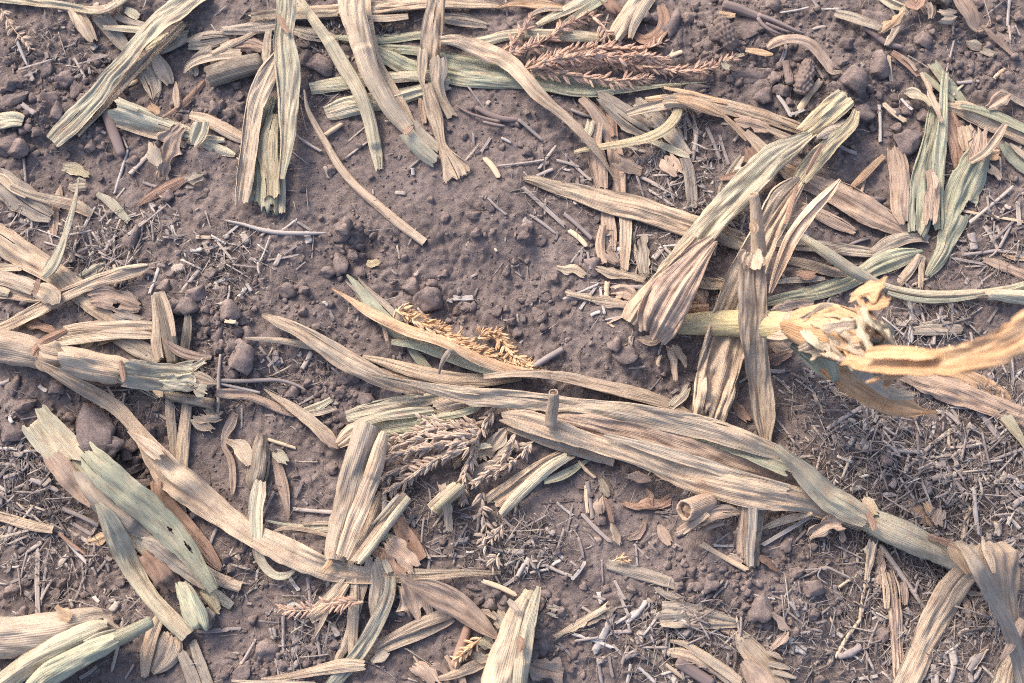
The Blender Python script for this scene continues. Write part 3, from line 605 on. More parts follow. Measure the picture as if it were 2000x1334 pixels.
def tris(f):
    f = np.asarray(f); t = np.concatenate([f[:, [0, 1, 2]], f[:, [0, 2, 3]]]); return t[(t[:, 0] != t[:, 1]) & (t[:, 1] != t[:, 2]) & (t[:, 0] != t[:, 2])]
SV = [(v, tris(f)) for v, f in (straw_variant(k, ('flat', 'split', 'round', 'flat')[k % 4]) for k in range(12))]
STRAW_ME = {m_: [mesh('straw', v, f, M[m_], None, False) for v, f in SV] for m_ in ('straw', 'straw_white', 'straw_tan', 'straw_brown')}
n = 8200
p = scatter(n, STRAWD, .035); x, y, z, t = on_ground(p[:, 0], p[:, 1], H0)
ln = .004 + .034 * rng.random(n) ** 2.4; wd = np.clip(.0004 + .0027 * rng.random(n) ** 2.4, 0, ln * .4)
lev = rng.random(n) * .008 * density(STRAWD, .0, p[:, 0], p[:, 1])
bulk('straw_litter', SV, np.stack([x, y], 1), ln, wd, np.minimum(wd * .45, .0008), rng.uniform(0, 6.28, n), z + .0008 + lev, M['litter'], 'fine chopped straw and chaff lying over the soil', False, rng.normal(0, .10, n))
n = 1300
p = scatter(n, STRAWD, .03); x, y, z, t = on_ground(p[:, 0], p[:, 1], H0); ln = .004 + .010 * rng.random(n) ** 1.6; wd = ln * rng.uniform(.3, .8, n)
bulk('chaff_flakes', SV[::4] + SV[3::4], np.stack([x, y], 1), ln, wd, np.full(n, .0003), rng.uniform(0, 6.28, n), z + .001 + .004 * rng.random(n) * density(STRAWD, .0, p[:, 0], p[:, 1]), M['litter'], 'flat grey flakes of chaff among the straw', False, rng.normal(0, .16, n))
n = 5200                                                 # hair-fine roots and fibres
p = scatter(n, STRAWD, .06); x, y, z, t = on_ground(p[:, 0], p[:, 1], H0); ln = .008 + .022 * rng.random(n); wd = .00025 + .0003 * rng.random(n)
def fibre_variant(seed):
    r = np.random.default_rng(seed); m = 9; s = np.linspace(-.5, .5, m); cy = r.uniform(-.3, .3) * (4 * s * s) + r.uniform(-.2, .2) * np.sin(s * 7); cz = .06 * np.sin(s * r.uniform(3, 8)); v = []
    for i in range(m): v += [(s[i], cy[i] - .5, cz[i]), (s[i], cy[i] + .5, cz[i]), (s[i], cy[i], cz[i] + .8)]
    return np.array(v), s, cy
fv = []
for k in range(8):
    r = np.random.default_rng(300 + k); m = 9; s = np.linspace(-.5, .5, m); cy = r.uniform(-.35, .35) * 4 * s * s + r.uniform(-.12, .12) * np.sin(s * 9); cz = .03 * np.sin(s * r.uniform(3, 9)); v = []; f = []
    for i in range(m): v += [(s[i], cy[i] - .012, cz[i]), (s[i], cy[i] + .012, cz[i]), (s[i], cy[i], cz[i] + .022)]
    for i in range(m - 1):
        for j in range(3): f.append((3 * i + j, 3 * i + (j + 1) % 3, 3 * i + 3 + (j + 1) % 3, 3 * i + 3 + j))
    fv.append((np.array(v), np.array(f)))
bulk('root_fibres', fv, np.stack([x, y], 1), ln, ln, ln, rng.uniform(0, 6.28, n), z + .001 + .003 * rng.random(n), M['litter'], 'hair-fine dry roots and fibres among the straw', False)

MARKS += [(1200, 1225, 'crossed white splinters'), (1640, 650, 'raised broken stalk'), (540, 455, 'long lilac twig'), (960, 1080, 'loose tassel sprig'), (845, 990, 'yellow hollow tube'), (1900, 820, 'broad pink ridged leaf'), (310, 380, 'brown red husk strip'), (1775, 560, 'long pale arching leaf'), (1500, 850, 'tip of the upright hanging leaf'),
          (20, 50, 'sparse seedy tassel stem'), (960, 235, 'branched dry root twig'), (1200, 400, 'flattened pink stalk'), (1960, 520, 'orange pink torn husk'), (1400, 430, 'long crossing leaf'), (50, 1020, 'tan rolled leaf end'), (1740, 1180, 'shredded pink fibrous strip'), (1830, 1000, 'orange brown curl'), (1740, 930, 'bare soil patch beside the straw litter')]
n_straw = [0]
TONE = {'straw': 'grey', 'straw_white': 'whitish', 'straw_tan': 'tan', 'straw_brown': 'brown'}
def straw(x1, y1, x2, y2, w, m_='straw', label=None, hgrid=None, lift=0):
    xa, ya, za, t = on_ground(x1, y1, hgrid); xb, yb, zb, _ = on_ground(x2, y2, hgrid); xm, ym, zm, _ = on_ground((x1 + x2) / 2, (y1 + y2) / 2, hgrid)
    za, zb = float(za), float(zb); up = max(0, float(zm) - (za + zb) / 2)
    a, b = Vector((xa, ya, za + up)), Vector((xb, yb, zb + up)); d = b - a; k = int(rng.integers(12)); wd = w * pxm(t)
    if abs(d.z) > .35 * d.length: d.z = math.copysign(.35 * d.length, d.z)
    th = wd * (.8 if k % 4 == 2 else .5)
    o = link('straw', STRAW_ME[m_][k], None, (a + b) / 2 + Vector((0, 0, th * .4 + .0006 + lift))); o.scale = (d.length, wd, th)
    o.rotation_euler = (0, -math.asin(d.z / (d.length + 1e-9)), math.atan2(d.y, d.x))
    ln = math.hypot(x2 - x1, y2 - y1); px, py = (x1 + x2) / 2, (y1 + y2) / 2
    size = 'long' if ln > 70 else 'short' if ln > 30 else 'tiny'
    tag(o, '', 'straw'); STRAW_LIST.append((o, f'{size} {"thick" if w > 8.5 else "thin"} {TONE[m_]} straw piece', px, py, mark(px, py)))
    s = np.linspace(0, 1, 12)[:, None]; hput(np.array(a) * (1 - s) + np.array(b) * s + (0, 0, th * .7)); n_straw[0] += 1
for tile, lst in {
    'a': 'g650,1225,760,1200,22 t660,1150,690,1230,24 g330,340,385,275,16 g640,1080,720,830,18 g500,330,505,420,18 g420,330,480,440,20 t690,490,770,455,24 g980,620,1060,625,18 g680,760,715,830,16 g730,975,850,850,30 g1040,1050,1085,1050,14 g800,1020,890,1050,22 g940,1265,1000,1330,14 g1650,760,1790,850,20 t1820,760,1910,700,30 w720,1310,790,1250,18 g120,1310,250,1210,14 g180,1320,220,1240,14 g575,1180,650,1190,16 g1560,1298,1660,1225,16 g1660,1240,1740,1290,16 g540,720,590,745,18 g130,590,200,640,32 g470,1270,530,1160,16 g560,1240,620,1170,16',
    'b': 'g1035,665,1170,785,16 g830,850,880,775,18 g930,930,1170,900,16 g1150,945,1245,815,18 g1140,985,1230,945,22 w940,775,995,800,18 t850,885,930,990,34 g430,940,500,880,14 w445,940,450,980,24 g1330,620,1450,660,24 g1250,900,1370,935,20 g1320,900,1440,1010,18 g865,1110,965,1200,18 g1060,1050,1290,1260,26 g1290,1200,1440,1334,30 g1100,1200,1240,1300,18 g1640,1000,1720,880,24 g1720,990,1850,1060,22 g1840,930,1900,1110,18 t1880,320,1950,290,28 g1860,620,1880,760,24 g1960,600,1970,780,18 g1900,740,1960,790,20 g1880,1000,1960,970,16 g1760,1060,1900,1150,18 g1640,820,1740,850,18 g1380,690,1420,780,22',
    'c': 't1240,310,1265,520,26 w1190,590,1196,790,24 t1205,590,1330,690,34 t860,455,740,620,44 w1915,0,1905,150,20 g1620,470,1755,450,22 g1605,130,1600,200,18 g230,720,300,890,30 g620,550,700,650,24 w690,660,770,620,20 g300,760,350,920,20 g160,650,170,850,22 g360,250,450,310,18 g640,360,670,260,26 g830,370,880,440,18 g1560,410,1600,240,14 t1600,540,1660,470,20 g100,600,140,720,22 g60,690,100,800,26 g170,760,150,900,26 g1690,1250,1930,1050,22 t1650,1180,1990,1240,18 g1780,1260,1850,1334,20 g1960,1130,1970,1260,30 g1840,1260,1880,1334,24 g1430,790,1460,740,18 g1260,60,1280,110,12 g820,0,850,45,22 g1960,130,1975,200,10 g1910,150,1920,230,14 t1110,1000,1080,1110,20 g950,810,1060,860,24 t1830,440,1890,385,24 g1660,1080,1720,1040,18 g1310,560,1370,620,18 g380,790,440,720,20 g0,1060,90,1110,22 g10,930,100,1000,20 g180,1010,280,1130,18 g640,80,790,50,14 g820,165,890,150,18',
    'd': 'g500,60,530,210,20 g540,60,600,280,22 g570,50,620,190,16 g440,70,500,30,16 g400,230,430,100,16 g640,70,640,200,18 w720,75,790,15,18 g790,70,800,20,14 w965,30,990,105,22 w1180,80,1260,125,18 g1250,90,1340,15,16 t1095,90,1180,90,22 w1065,165,1125,155,24 t1140,120,1170,180,24 g1200,180,1330,215,16 w1200,345,1290,310,26 w1380,350,1405,390,22 w1335,420,1375,370,26 g1585,185,1690,115,16 g1340,160,1400,100,18 g1060,340,1115,270,26 g1270,460,1285,360,16 g1600,730,1470,860,0.1 g1690,820,1740,730,30 g1450,700,1560,850,22 g1570,840,1490,700,0.1 g1500,810,1560,760,18 w60,1080,70,1125,28 g225,920,270,950,24 g60,1334,140,1200,20 w0,1265,100,1270,18 w140,1285,230,1280,20 t1490,1215,1650,1265,22 g1350,990,1350,1150,12 g1010,900,1100,960,0.1 g600,920,640,980,16 g0,910,60,890,30 g840,400,890,260,20 g1290,560,1330,575,24 t1270,570,1325,570,22 g160,1290,160,1334,18 g690,1020,700,960,16 g1600,1060,1750,980,14',
    'e': 'g30,20,130,150,0.1 w1290,435,1480,355,16 w1380,490,1470,365,18 w1490,365,1515,520,16 w1440,525,1490,505,22 g1330,230,1400,140,14 t1320,55,1415,140,30 g1470,160,1330,0,0.1 w675,430,785,430,34 w640,440,670,450,20 g1520,550,1620,530,12 t1530,565,1570,590,16 g1130,800,1285,710,36 g1390,160,1380,250,16 g1420,170,1440,260,18 g1310,880,1350,850,0.1 g1570,130,1600,240,20 t1680,60,1690,200,24 g1660,370,1760,370,30 g1890,960,1990,900,18 g1790,210,1840,150,40 g1850,150,1920,210,26 t1530,340,1525,450,34 g1310,420,1480,440,36 g1650,820,1740,810,14',
    'f': 'w1360,440,1365,670,38 g1480,690,1540,480,34 g1570,460,1690,580,20 g1410,470,1440,560,22 g1700,620,1710,680,18 g1800,560,1850,480,16 g1650,190,1850,165,22 g1850,165,2000,175,18 g1550,195,1780,240,18 g1700,70,1720,160,50 g1780,30,1870,170,24 g1860,150,1920,30,20 g1030,130,1130,95,22 g770,60,830,160,26 g650,300,690,350,20 g720,880,830,960,14 t820,960,880,1070,22 g790,1000,830,870,0.1 w575,835,665,840,24 w800,860,830,820,22 g900,1155,1135,1010,26 g1110,980,1110,1170,34 g1020,1130,1110,1215,20 g1260,1070,1390,1190,22 g1540,1040,1620,1170,26 g1590,1040,1640,1110,24 g1270,1270,1430,1280,20 g1410,1310,1590,1160,24 w1480,1210,1500,1120,26 g1560,1060,1640,1130,30 g1750,1060,1880,1240,44 g1650,1240,1690,1140,24 g1660,1280,1820,1210,22 g1690,1220,1800,1260,18 t1580,1160,1580,1260,20 g1880,1240,1930,1160,24 g960,1190,1000,1250,14 g870,1250,910,1180,12 g850,900,960,880,18 g880,930,1000,880,16 t940,960,1060,980,30 g650,890,700,960,16 g600,860,690,930,16 g1930,900,1990,820,20 g1800,880,1850,800,20 g1490,690,1500,580,20',
    'g': 'g0,190,130,10,26 g160,50,160,140,18 g0,110,150,130,22 g50,220,130,130,22 g90,250,180,200,20 g180,200,330,260,30 g0,240,60,270,26 g40,540,70,460,34 g60,660,240,550,24 g80,500,230,525,20 g260,540,390,695,14 g400,440,520,510,26 g410,500,500,550,26 g330,490,480,660,22 g560,430,480,560,18 g350,360,550,450,34 g215,580,215,970,30 g270,600,230,900,20 g230,870,290,760,18 g540,715,610,630,22 g600,670,610,710,18 w520,855,555,885,18 w530,850,555,880,16 g360,70,380,200,18 g440,330,420,250,16 g1640,365,1880,385,26 w1610,730,1670,820,24 g1620,1310,1660,960,26 g1580,950,1585,1200,20 g1700,990,1640,1200,22 g1760,960,1790,1190,18 g1800,1010,1890,1070,20 g1350,1230,1430,1090,18 g1160,1040,1350,1030,20 g1540,1200,1560,1310,12 g1840,1130,1900,1140,14 w1430,810,1440,700,18 g1690,310,1720,340,16 g1560,800,1660,740,16 g1690,850,1660,960,0.1 g1720,750,1740,900,22 g1650,300,1690,210,20 g1270,260,1300,360,0.1 g1170,580,1210,470,22 g1580,500,1620,560,22 g1460,430,1530,270,20 g690,980,630,1260,22 g1710,920,1760,1000,18 g700,1310,750,1230,16 g450,1310,550,1240,22 g800,1120,790,1200,22 g730,1020,0,0,0.1 g1100,1050,1280,1040,20 g100,1240,150,1220,14',
    'h': 'w1250,330,1340,400,18 g715,405,830,410,24 g945,410,1030,500,22 g680,430,720,470,20 g1400,465,1460,545,12 g1385,390,1550,550,24 g1420,210,1450,420,26 t1410,230,1420,390,20 t1370,100,1460,190,26 t840,765,1020,840,30 g950,800,1090,690,22 g1030,740,1090,640,30 w1335,760,1410,660,22 w1220,680,1270,650,20 w1240,600,1285,640,22 w1180,590,1230,570,22 g920,600,1050,610,22 g1020,700,1070,590,18 g860,680,895,560,20 g970,520,1110,515,18 g1080,540,1240,540,12 g1150,660,1330,740,22 g1100,720,1200,700,18 g1050,580,1140,520,18 g1690,560,1700,680,14 g1680,560,1760,640,14 w1560,950,1460,1165,46 w1345,1060,1560,1135,22 w1640,1000,1750,885,36 g1580,1000,1690,935,22 g1570,1050,1670,1045,26 g1260,1110,1360,1220,20 g1560,1120,1640,1200,18 g1390,910,1450,950,18 g1450,850,1520,870,20 g1570,760,1630,870,18 g1640,800,1690,830,20 g1590,820,1650,960,20 g1350,1100,1480,1080,16 g1610,1230,1650,1130,20 g1480,1210,1500,1334,22 g1540,1180,1560,1300,18 g1660,1230,1640,1334,18 g1700,1240,1800,1334,22 g1760,1120,1800,1070,22 g1250,1310,1330,1250,0.1 t1230,1180,1260,1140,14 w270,570,285,480,16 g290,210,285,480,34 g380,380,450,530,24 g600,370,610,480,0.1 g490,550,540,640,22 g535,700,540,620,20 g640,390,650,340,0.1 g510,210,580,260,12 g0,1130,40,1135,14 g100,1040,140,1100,16 g480,900,560,930,14 g540,320,420,420,0.1 g660,560,730,540,14 g1860,560,1880,670,0.1',
    'i': 'g810,405,540,565,26 t195,560,450,705,36 t1110,785,1080,980,22 t1080,980,945,1185,26 g680,935,865,1090,14 g690,880,740,960,20 w270,568,375,570,16 w1200,285,1280,283,24 g960,1190,1080,1135,50 t965,800,1030,755,20 g885,560,925,620,12 g990,560,1010,660,30 g1070,610,1070,665,20 w1135,985,1210,955,18 w1115,905,1170,955,18 g705,860,720,930,16 g1335,915,1430,1020,26 g1190,560,1400,860,34 g1400,860,1460,930,26 g1310,170,1490,0,26 w1405,95,1575,55,22 g1270,40,1430,45,26 g1530,85,1650,260,34 g1560,350,1790,200,26 t1655,530,1695,350,34 w1715,260,1740,505,32 g1600,310,1610,210,24 g1640,180,1800,190,30 g1600,230,1680,150,22 g1700,430,1780,240,20 g1830,570,1990,510,28 g1850,170,1960,290,30 g1890,390,1970,470,30 g1930,350,2000,300,36 w1940,200,1990,250,36 g1960,640,2000,590,22 g1660,20,1760,0,18 g1800,100,1990,30,20 g1650,130,1760,50,20 g1550,330,1590,280,26 w1145,760,1200,750,22 t1540,150,1440,60,0.1 g1480,200,1560,180,40 g1690,980,1720,1080,22 w1790,1070,1830,940,30 g1560,1040,1640,1010,20 g1500,1130,1600,1080,20 g1760,1170,1680,1260,60 g1490,1230,1490,1334,34 g1520,1250,1510,1334,26 g1600,1240,1570,1334,36 g1700,1334,1750,1250,30 g1080,1310,1180,1295,20 g1300,990,1400,1130,22 g1310,1080,1380,1180,20 g1390,830,1410,760,20 g1460,760,1440,650,22 g1480,700,1500,800,20 g1830,1120,1860,1020,20 g1640,1100,1700,1060,16 g70,1150,0,1100,0.1 g350,1170,340,1330,24 g260,1030,330,1080,18 g0,1270,60,1334,40 g240,1105,390,1150,18 g570,1090,600,1060,14 w570,1225,690,1255,22 w600,1275,725,1305,22'}.items():
    for q in lst.split():
        a = [float(k) for k in q[1:].split(',')]
        if a[4] < 1: continue
        x1, y1 = Z(tile, a[0], a[1]); x2, y2 = Z(tile, a[2], a[3]); straw(x1, y1, x2, y2, a[4] * TILES[tile][2], {'g': 'straw', 'w': 'straw_white', 't': 'straw_tan', 'b': 'straw_brown'}[q[0]])

label_by_distance(CLOD_LIST, 'soil clods'); label_by_distance(STRAW_LIST, 'straw pieces')

# ------------------------------------------------------------------ tassels: branch > spikelet
def spike_mesh(seed, mat):
    """a dry spikelet: two long glumes that part at the tip, ribbed, along +X, base at 0"""
    r = np.random.default_rng(seed); vs, fs, off = [], [], 0
    for sgn, open_ in ((1, r.uniform(.05, .16)), (-1, r.uniform(.02, .12))):
        xs = np.array([0, .12, .32, .58, .82, 1.0]) * (1 if sgn > 0 else r.uniform(.82, .97)); rr = np.array([.05, .12, .165, .15, .085, .008]); k = 7
        for i, (x, q) in enumerate(zip(xs, rr)):
            for j in range(k):
                a = j / k * 2 * math.pi; rb = 1 + .12 * (j % 2)
                vs.append((x, math.cos(a) * q * .62 * rb + sgn * (q * .42 + open_ * max(0, x - .25) ** 1.5), math.sin(a) * q * rb * .95 + .10 * x * (1 - x)))
        for i in range(5):
            for j in range(k): fs.append((off + i * k + j, off + i * k + (j + 1) % k, off + (i + 1) * k + (j + 1) % k, off + (i + 1) * k + j))
        off += 6 * k
    return mesh('spikelet', np.array(vs), np.array(fs), M[mat])
SPIKE = {m_: [spike_mesh(900 + k, m_) for k in range(6)] for m_ in ('spike_pink', 'spike_gold', 'spike_grey')}
def tassel(label, mat, branches, group=None, stems=()):
    """branches: (tile, 'x,y x,y ...', spikelet length px, step px, rows, spread deg)"""
    built = []; total = 0
    for tile, s, ln, step, rows, spread in branches:
        s3 = ' '.join(p + ',%g' % (5 / TILES[tile][2]) for p in s.split())
        _p = parse(tile, s3); A, par = spline(_p, 4.0); px, py, w = A[:, 0], A[:, 1], np.full(len(A), 4.5); L = np.hypot(np.diff(px), np.diff(py)).sum()
        ln = ln * 1.45; step = step * .95; zz = drape(px, py, w * 4, .002, .02, .001) + ln * .0005 * .5
        Pc, Tt, S, N, t = frame(px, py, zz); n_ = len(px); ph = np.arange(6) / 6 * 6.2832
        rad = (np.linspace(1.7, .7, n_) * pxm(t))[:, None, None]
        V = (Pc[:, None] + (S[:, None] * np.cos(ph)[None, :, None] + N[:, None] * np.sin(ph)[None, :, None]) * rad)
        idx = np.arange(n_ * 6).reshape(n_, 6); F = np.stack([idx[:-1], np.roll(idx, -1, 1)[:-1], np.roll(idx, -1, 1)[1:], idx[1:]], -1).reshape(-1, 4)
        sp = []; d = step * .3; cum = np.concatenate([[0], np.cumsum(np.hypot(np.diff(px), np.diff(py)))])
        while d < L - 1:
            i = int(np.clip(np.searchsorted(cum, d), 0, n_ - 1)); k = pxm(t[i])
            for r in range(rows):
                ang = (r + rng.uniform(-.3, .3)) / max(rows - 1, 1) * 180 if rows > 1 else (0 if int(d / step) % 2 else 180)
                if rows == 2: ang = 12 + r * 156 + rng.uniform(-22, 30)
                if rows >= 3: ang = -8 + 196 * r / (rows - 1) + rng.uniform(-18, 18)
                a = math.radians(ang); o_ = S[i] * math.cos(a) + N[i] * math.sin(a) * .8; sprd = math.radians((spread + 9) * rng.choice((.4, .7, .9, 1.1, 1.5)) * rng.uniform(.7, 1.2))
                if rng.random() < .10: continue
                dr = Tt[i] * math.cos(sprd) + o_ * math.sin(sprd); dr = dr + rng.normal(0, .10, 3)
                base = Pc[i] + o_ * 1.6 * k + Tt[i] * rng.uniform(-.8, .8) * step * k; l = ln * k * rng.uniform(.6, 1.12) * (1 - .25 * max(0, d / L - .75) * 4)
                sp.append((base, dr, l, N[i]))
            d += step * rng.uniform(.85, 1.15)
        built.append((V.reshape(-1, 3), F, sp)); total += len(sp)
        hput(np.array([b + dr * l * .6 + (0, 0, l * .1) for b, dr, l, _ in sp]) if sp else V.reshape(-1, 3))
    org = built[0][0].mean(0); t_ = link('tassel', None, None, org); t_.empty_display_size = .02; tag(t_, label, 'tassel', group)
    for V, F, sp in built:
        b = link('branch', mesh('branch', V - org, F, M['straw_tan']), t_)
        for base, dr, l, nn in sp:
            slim = 1.0 if mat == 'spike_grey' else .78; s_ = link('spikelet', SPIKE[mat][int(rng.integers(6))], b); X = Vector(dr).normalized(); Yv = Vector(nn).cross(X).normalized(); Zv = X.cross(Yv)
            rot = Matrix((X, Yv, Zv)).transposed().to_4x4() @ Matrix.Rotation(rng.uniform(-.9, .9), 4, 'X'); wd = l * slim * rng.uniform(.7, 1.05)
            s_.matrix_local = Matrix.Translation(Vector(base - org)) @ rot @ Matrix.Diagonal((l, wd, wd, 1))
    return t_

# ================================================================== everything that lies on the soil, from the bottom upwards
LEAF, STALK, HUSK, TWIG = 'leaf', 'corn stalk', 'husk', 'twig'
# ---- old weathered things half sunk in the soil
K('corncob', 'soil-caked old corncob beside the forked grey twig', 'corncob', [T('cob', 'c', '300,110,80 330,170,100 365,230,95 385,250,70', 'cob', .8, 'xx', .05, knob=.22, step=2.2)])
K('corncob', 'largest soil-caked corncob, upright between the clods and the tan rolled piece', 'corncob', [T('cob', 'c', '800,340,60 785,400,95 765,470,105 750,515,70', 'cob', .8, 'xx', .05, knob=.22, step=2.2)])
K('corncob', 'small narrow soil-caked corncob between two brown clods', 'corncob', [T('cob', 'c', '668,345,38 680,400,48 695,465,42', 'cob', .8, 'xx', .05, knob=.2, step=2.2)])
K('wood_chip', 'soil-coloured slab of bark behind the rolled leaf tube', 'bark', [R('wood_chip', 'h', '340,400,60 390,490,95 440,580,105 490,650,80', 'brown', -70, .08, 3, .04, 'cc', thick=.006)])
K('wood_strip', 'weathered grey brown wood strip lying on bare soil', 'wood strip', [R('wood_strip', 'h', '1525,672,52 1650,705,62 1780,742,66 1925,790,52', 'grey', -60, .10, 5, .02, 'tc', thick=.004, arch=1)])
K('splintered_stem', 'whitish split stem with a splintered end near the bottom edge', 'stem', [R('shell', 'h', '1625,1075,55 1700,1130,66 1790,1185,62 1900,1270,66 1990,1330,62', 'dirty', -110, .12, 4, .03, 'tt', thick=.0015), R('splinter', 'i', '0,1230,20 50,1270,24 100,1310,14', 'cream', -30, .08, 2, .05, 'pp')])
K('wood_chunk', 'pale weathered chunk of wood behind the raised broken stalk', 'wood chunk', [R('wood_chunk', 'f', '1380,600,60 1470,592,84 1570,592,80 1655,600,46', 'grey', -90, .12, 5, .04, 'tt', thick=.005)])
K('stem', 'thick grey stem with rounded end near the bottom edge', 'stem', [T('stem', 'i', '70,1215,70 130,1255,66 200,1300,64 260,1340,60', 'bark', .8, 'xo', .10)])
K('twig', 'dark soil-brown stick under the pale knotted stalk', TWIG, [T('twig', 'a', '590,620,60 620,700,62 650,780,60 680,860,50', 'bark', .7, 'xx', .08)])
K('twig', 'long thin lilac twig lying across the bare bank', TWIG, [T('twig', 'a', '1255,1230,12 1350,1250,16 1460,1282,24 1560,1298,24 1690,1302,22 1820,1300,12', 'straw', .9, 'xx', .08)])
forked = [T('stem', 'c', '325,25,56 390,42,58 450,65,50 520,92,44', 'bark', .8, 'xx', .14)]
forked += [T('fork', 'c', '515,88,34 590,115,34 660,145,30 720,170,22 775,188,12', 'bark', .9, 'xx', .14), T('fork', 'c', '515,100,22 545,140,22 590,170,20 650,192,14', 'bark', .9, 'xx', .14), T('fork', 'c', '560,130,16 630,160,18 690,180,12', 'bark', .9, 'xx', .12)]
forked += [R('splinter', 'c', '300,68,18 340,74,20 390,82,16', 'orange', -40, .1, 2, .05, 'pt'), R('splinter', 'c', '310,95,14 350,95,16 390,92,12', 'orange', -40, .1, 2, .05, 'pt')]
K('twig', 'forked grey twig with splintered orange end beside large clods', TWIG, forked)
K('twig', 'branched dry root twig lying behind the fanned leaf end', TWIG, [T('stem', 'b', '800,600,26 880,640,34 950,662,32 1040,668,20', 'bark', .8, 'xx', .14), T('fork', 'b', '1036,668,18 1090,715,15 1170,786,11', 'straw', .9, 'xx', .1), T('fork', 'b', '690,590,10 760,630,14 850,660,18 930,680,22', 'bark', .9, 'xx', .1), T('fork', 'b', '840,680,14 900,695,20 960,705,14', 'bark', .9, 'xx', .1)])
K('twig', 'thin dark stick lying beside the torn orange husk', TWIG, [T('twig', 'c', '1105,150,32 1170,195,36 1240,245,36 1325,265,28', 'bark', .8, 'xx', .08)])
K('twig', 'bundle of thin grey stems running out of the sheathed stalk end', TWIG, [T('stem', 'd', '1205,885,22 1320,890,24 1450,885,22 1560,885,20 1650,910,16 1705,940,10', 'straw', .8, 'xx', .1), T('stem', 'd', '1215,900,18 1320,925,20 1450,955,16', 'straw', .8, 'xx', .1), T('stem', 'd', '1230,740,16 1220,860,22 1220,960,22 1215,1065,16', 'straw', .8, 'xx', .1)])
K('twig', 'small reddish twig in the straw beside the green stalk', TWIG, [T('twig', 'g', '330,500,22 380,545,22 440,590,20 480,620,14', 'straw_brown', .8, 'xx', .1)])
K('root', 'tangle of fine roots on the soil below the long bundle', 'root', [T('root', 'i', '745,750,10 820,720,14 890,690,18 960,715,14 1035,750,8', 'straw', .8, 'xx', .1), T('root', 'i', '770,705,8 840,700,12 900,700,10', 'straw', .8, 'xx', .1), T('root', 'i', '870,690,8 850,740,8 900,780,7', 'straw', .8, 'xx', .1)])

# ---- top left corner
tassel('sparse seedy tassel stem lying on the lumpy soil', 'spike_grey', [('a', '5,50 40,100 75,160 110,200 150,235 175,275', 15, 8, 2, 32)])
K('straw', 'pale stem of the sparse tassel lying bare on the soil', 'straw', [T('straw', 'a', '92,220,16 120,290,18 155,370,10', 'straw_white', .9, 'xx', .1)])
K('corn_leaf', 'torn tan leaf piece hanging below the top twisted leaf', LEAF, [R('corn_leaf', 'a', '415,45,100 465,120,115 500,180,95 528,232,62', 'tan', -50, .10, 3, .12, 'tt')])
K('corn_leaf', 'grey green leaf strip under the cut twisted leaf', LEAF, [R('corn_leaf', 'a', '555,85,80 620,160,82 670,230,70 720,290,50', 'grey', -50, .12, 3, .1, 'tt')])
K('leaf_piece', 'short pale leaf scrap behind the cut twisted leaf', LEAF, [R('leaf_piece', 'a', '700,55,30 740,75,50 775,100,36', 'pale', -50, .1, 2, .1, 'tt'), R('leaf_piece', 'a', '640,88,34 710,115,44 800,140,40', 'grey', -50, .12, 3, .1, 'tt')])
K('leaf_piece', 'thin pale strip ending against the cut twisted leaf', LEAF, [R('leaf_piece', 'a', '572,148,26 680,155,40 790,165,42', 'pale', -60, .1, 3, .06, 'tt')])
K('corn_leaf', 'pale green split leaf reaching out behind the cut twisted leaf', LEAF, [R('blade', 'a', '1055,195,62 980,215,100 890,250,96 820,285,60', 'pale', -70, .14, 4, .1, 'tt', fray=1), R('split', 'a', '1040,215,26 960,262,34 860,302,30', 'cream', -50, .1, 2, .08, 'tt')])
K('leaf_piece', 'grey brown broken sheath pieces below the cut twisted leaf', HUSK, [R('shell', 'a', '775,325,90 830,420,120 860,500,96 862,552,50', 'grey', -80, .16, 4, .1, 'tt', fray=2), R('shell', 'a', '865,320,66 910,390,92 940,440,72 955,475,44', 'grey', -70, .14, 3, .1, 'tt')])
K('corn_leaf', 'twisted leaf entering from the top left edge, folded at its middle', LEAF, [R('blade', 'a', '-60,-30,70 80,-5,64 200,16,52 330,30,44 440,50,46 530,72,46 590,66,50 640,34,60 710,-30,76', 'pale', -70, .16, 3, .1, 'tt', roll=[0, 0, 5, 20, 10, -20, -30, -20, 0]), R('fold', 'a', '468,42,20 530,52,38 590,45,44 650,10,40', 'tan', -60, .12, 3, .1, 'pt', lift=4)])
K('corn_leaf', 'long twisted leaf with a cut end pointing at the clods', LEAF, [R('underfold', 'a', '1030,130,50 930,230,58 830,325,62 720,440,64 620,540,66 520,650,60 425,752,50', 'tan', -60, .14, 3, .06, 'tc'), R('blade', 'a', '1180,-60,120 1080,-10,130 970,75,132 880,160,140 790,250,120 700,345,92 620,430,84 560,510,96 480,600,116 400,685,124 345,735,118 292,792,96', 'pale', -75, .13, 3.2, .08, 'tc', roll=[0, 0, 10, 22, 18, 5, -10, -8, 0, 0, 0, 0], lift=[0, 4, 10, 14, 12, 10, 8, 6, 4, 3, 2, 2], fray=1)])
K('leaf_piece', 'pale piece of cut sheath at the left edge beyond the clods', HUSK, [R('leaf_piece', 'a', '-60,700,140 30,690,130 90,685,118 132,690,84', 'pale', -110, .08, 3, .05, 'tc')])
K('corn_leaf', 'tan leaf half hidden behind the hanging bundle, near the knotted stalk', LEAF, [R('corn_leaf', 'a', '1058,640,44 1150,665,70 1250,715,78 1340,765,66 1420,800,40', 'tan', -100, .14, 3, .06, 'tt')])
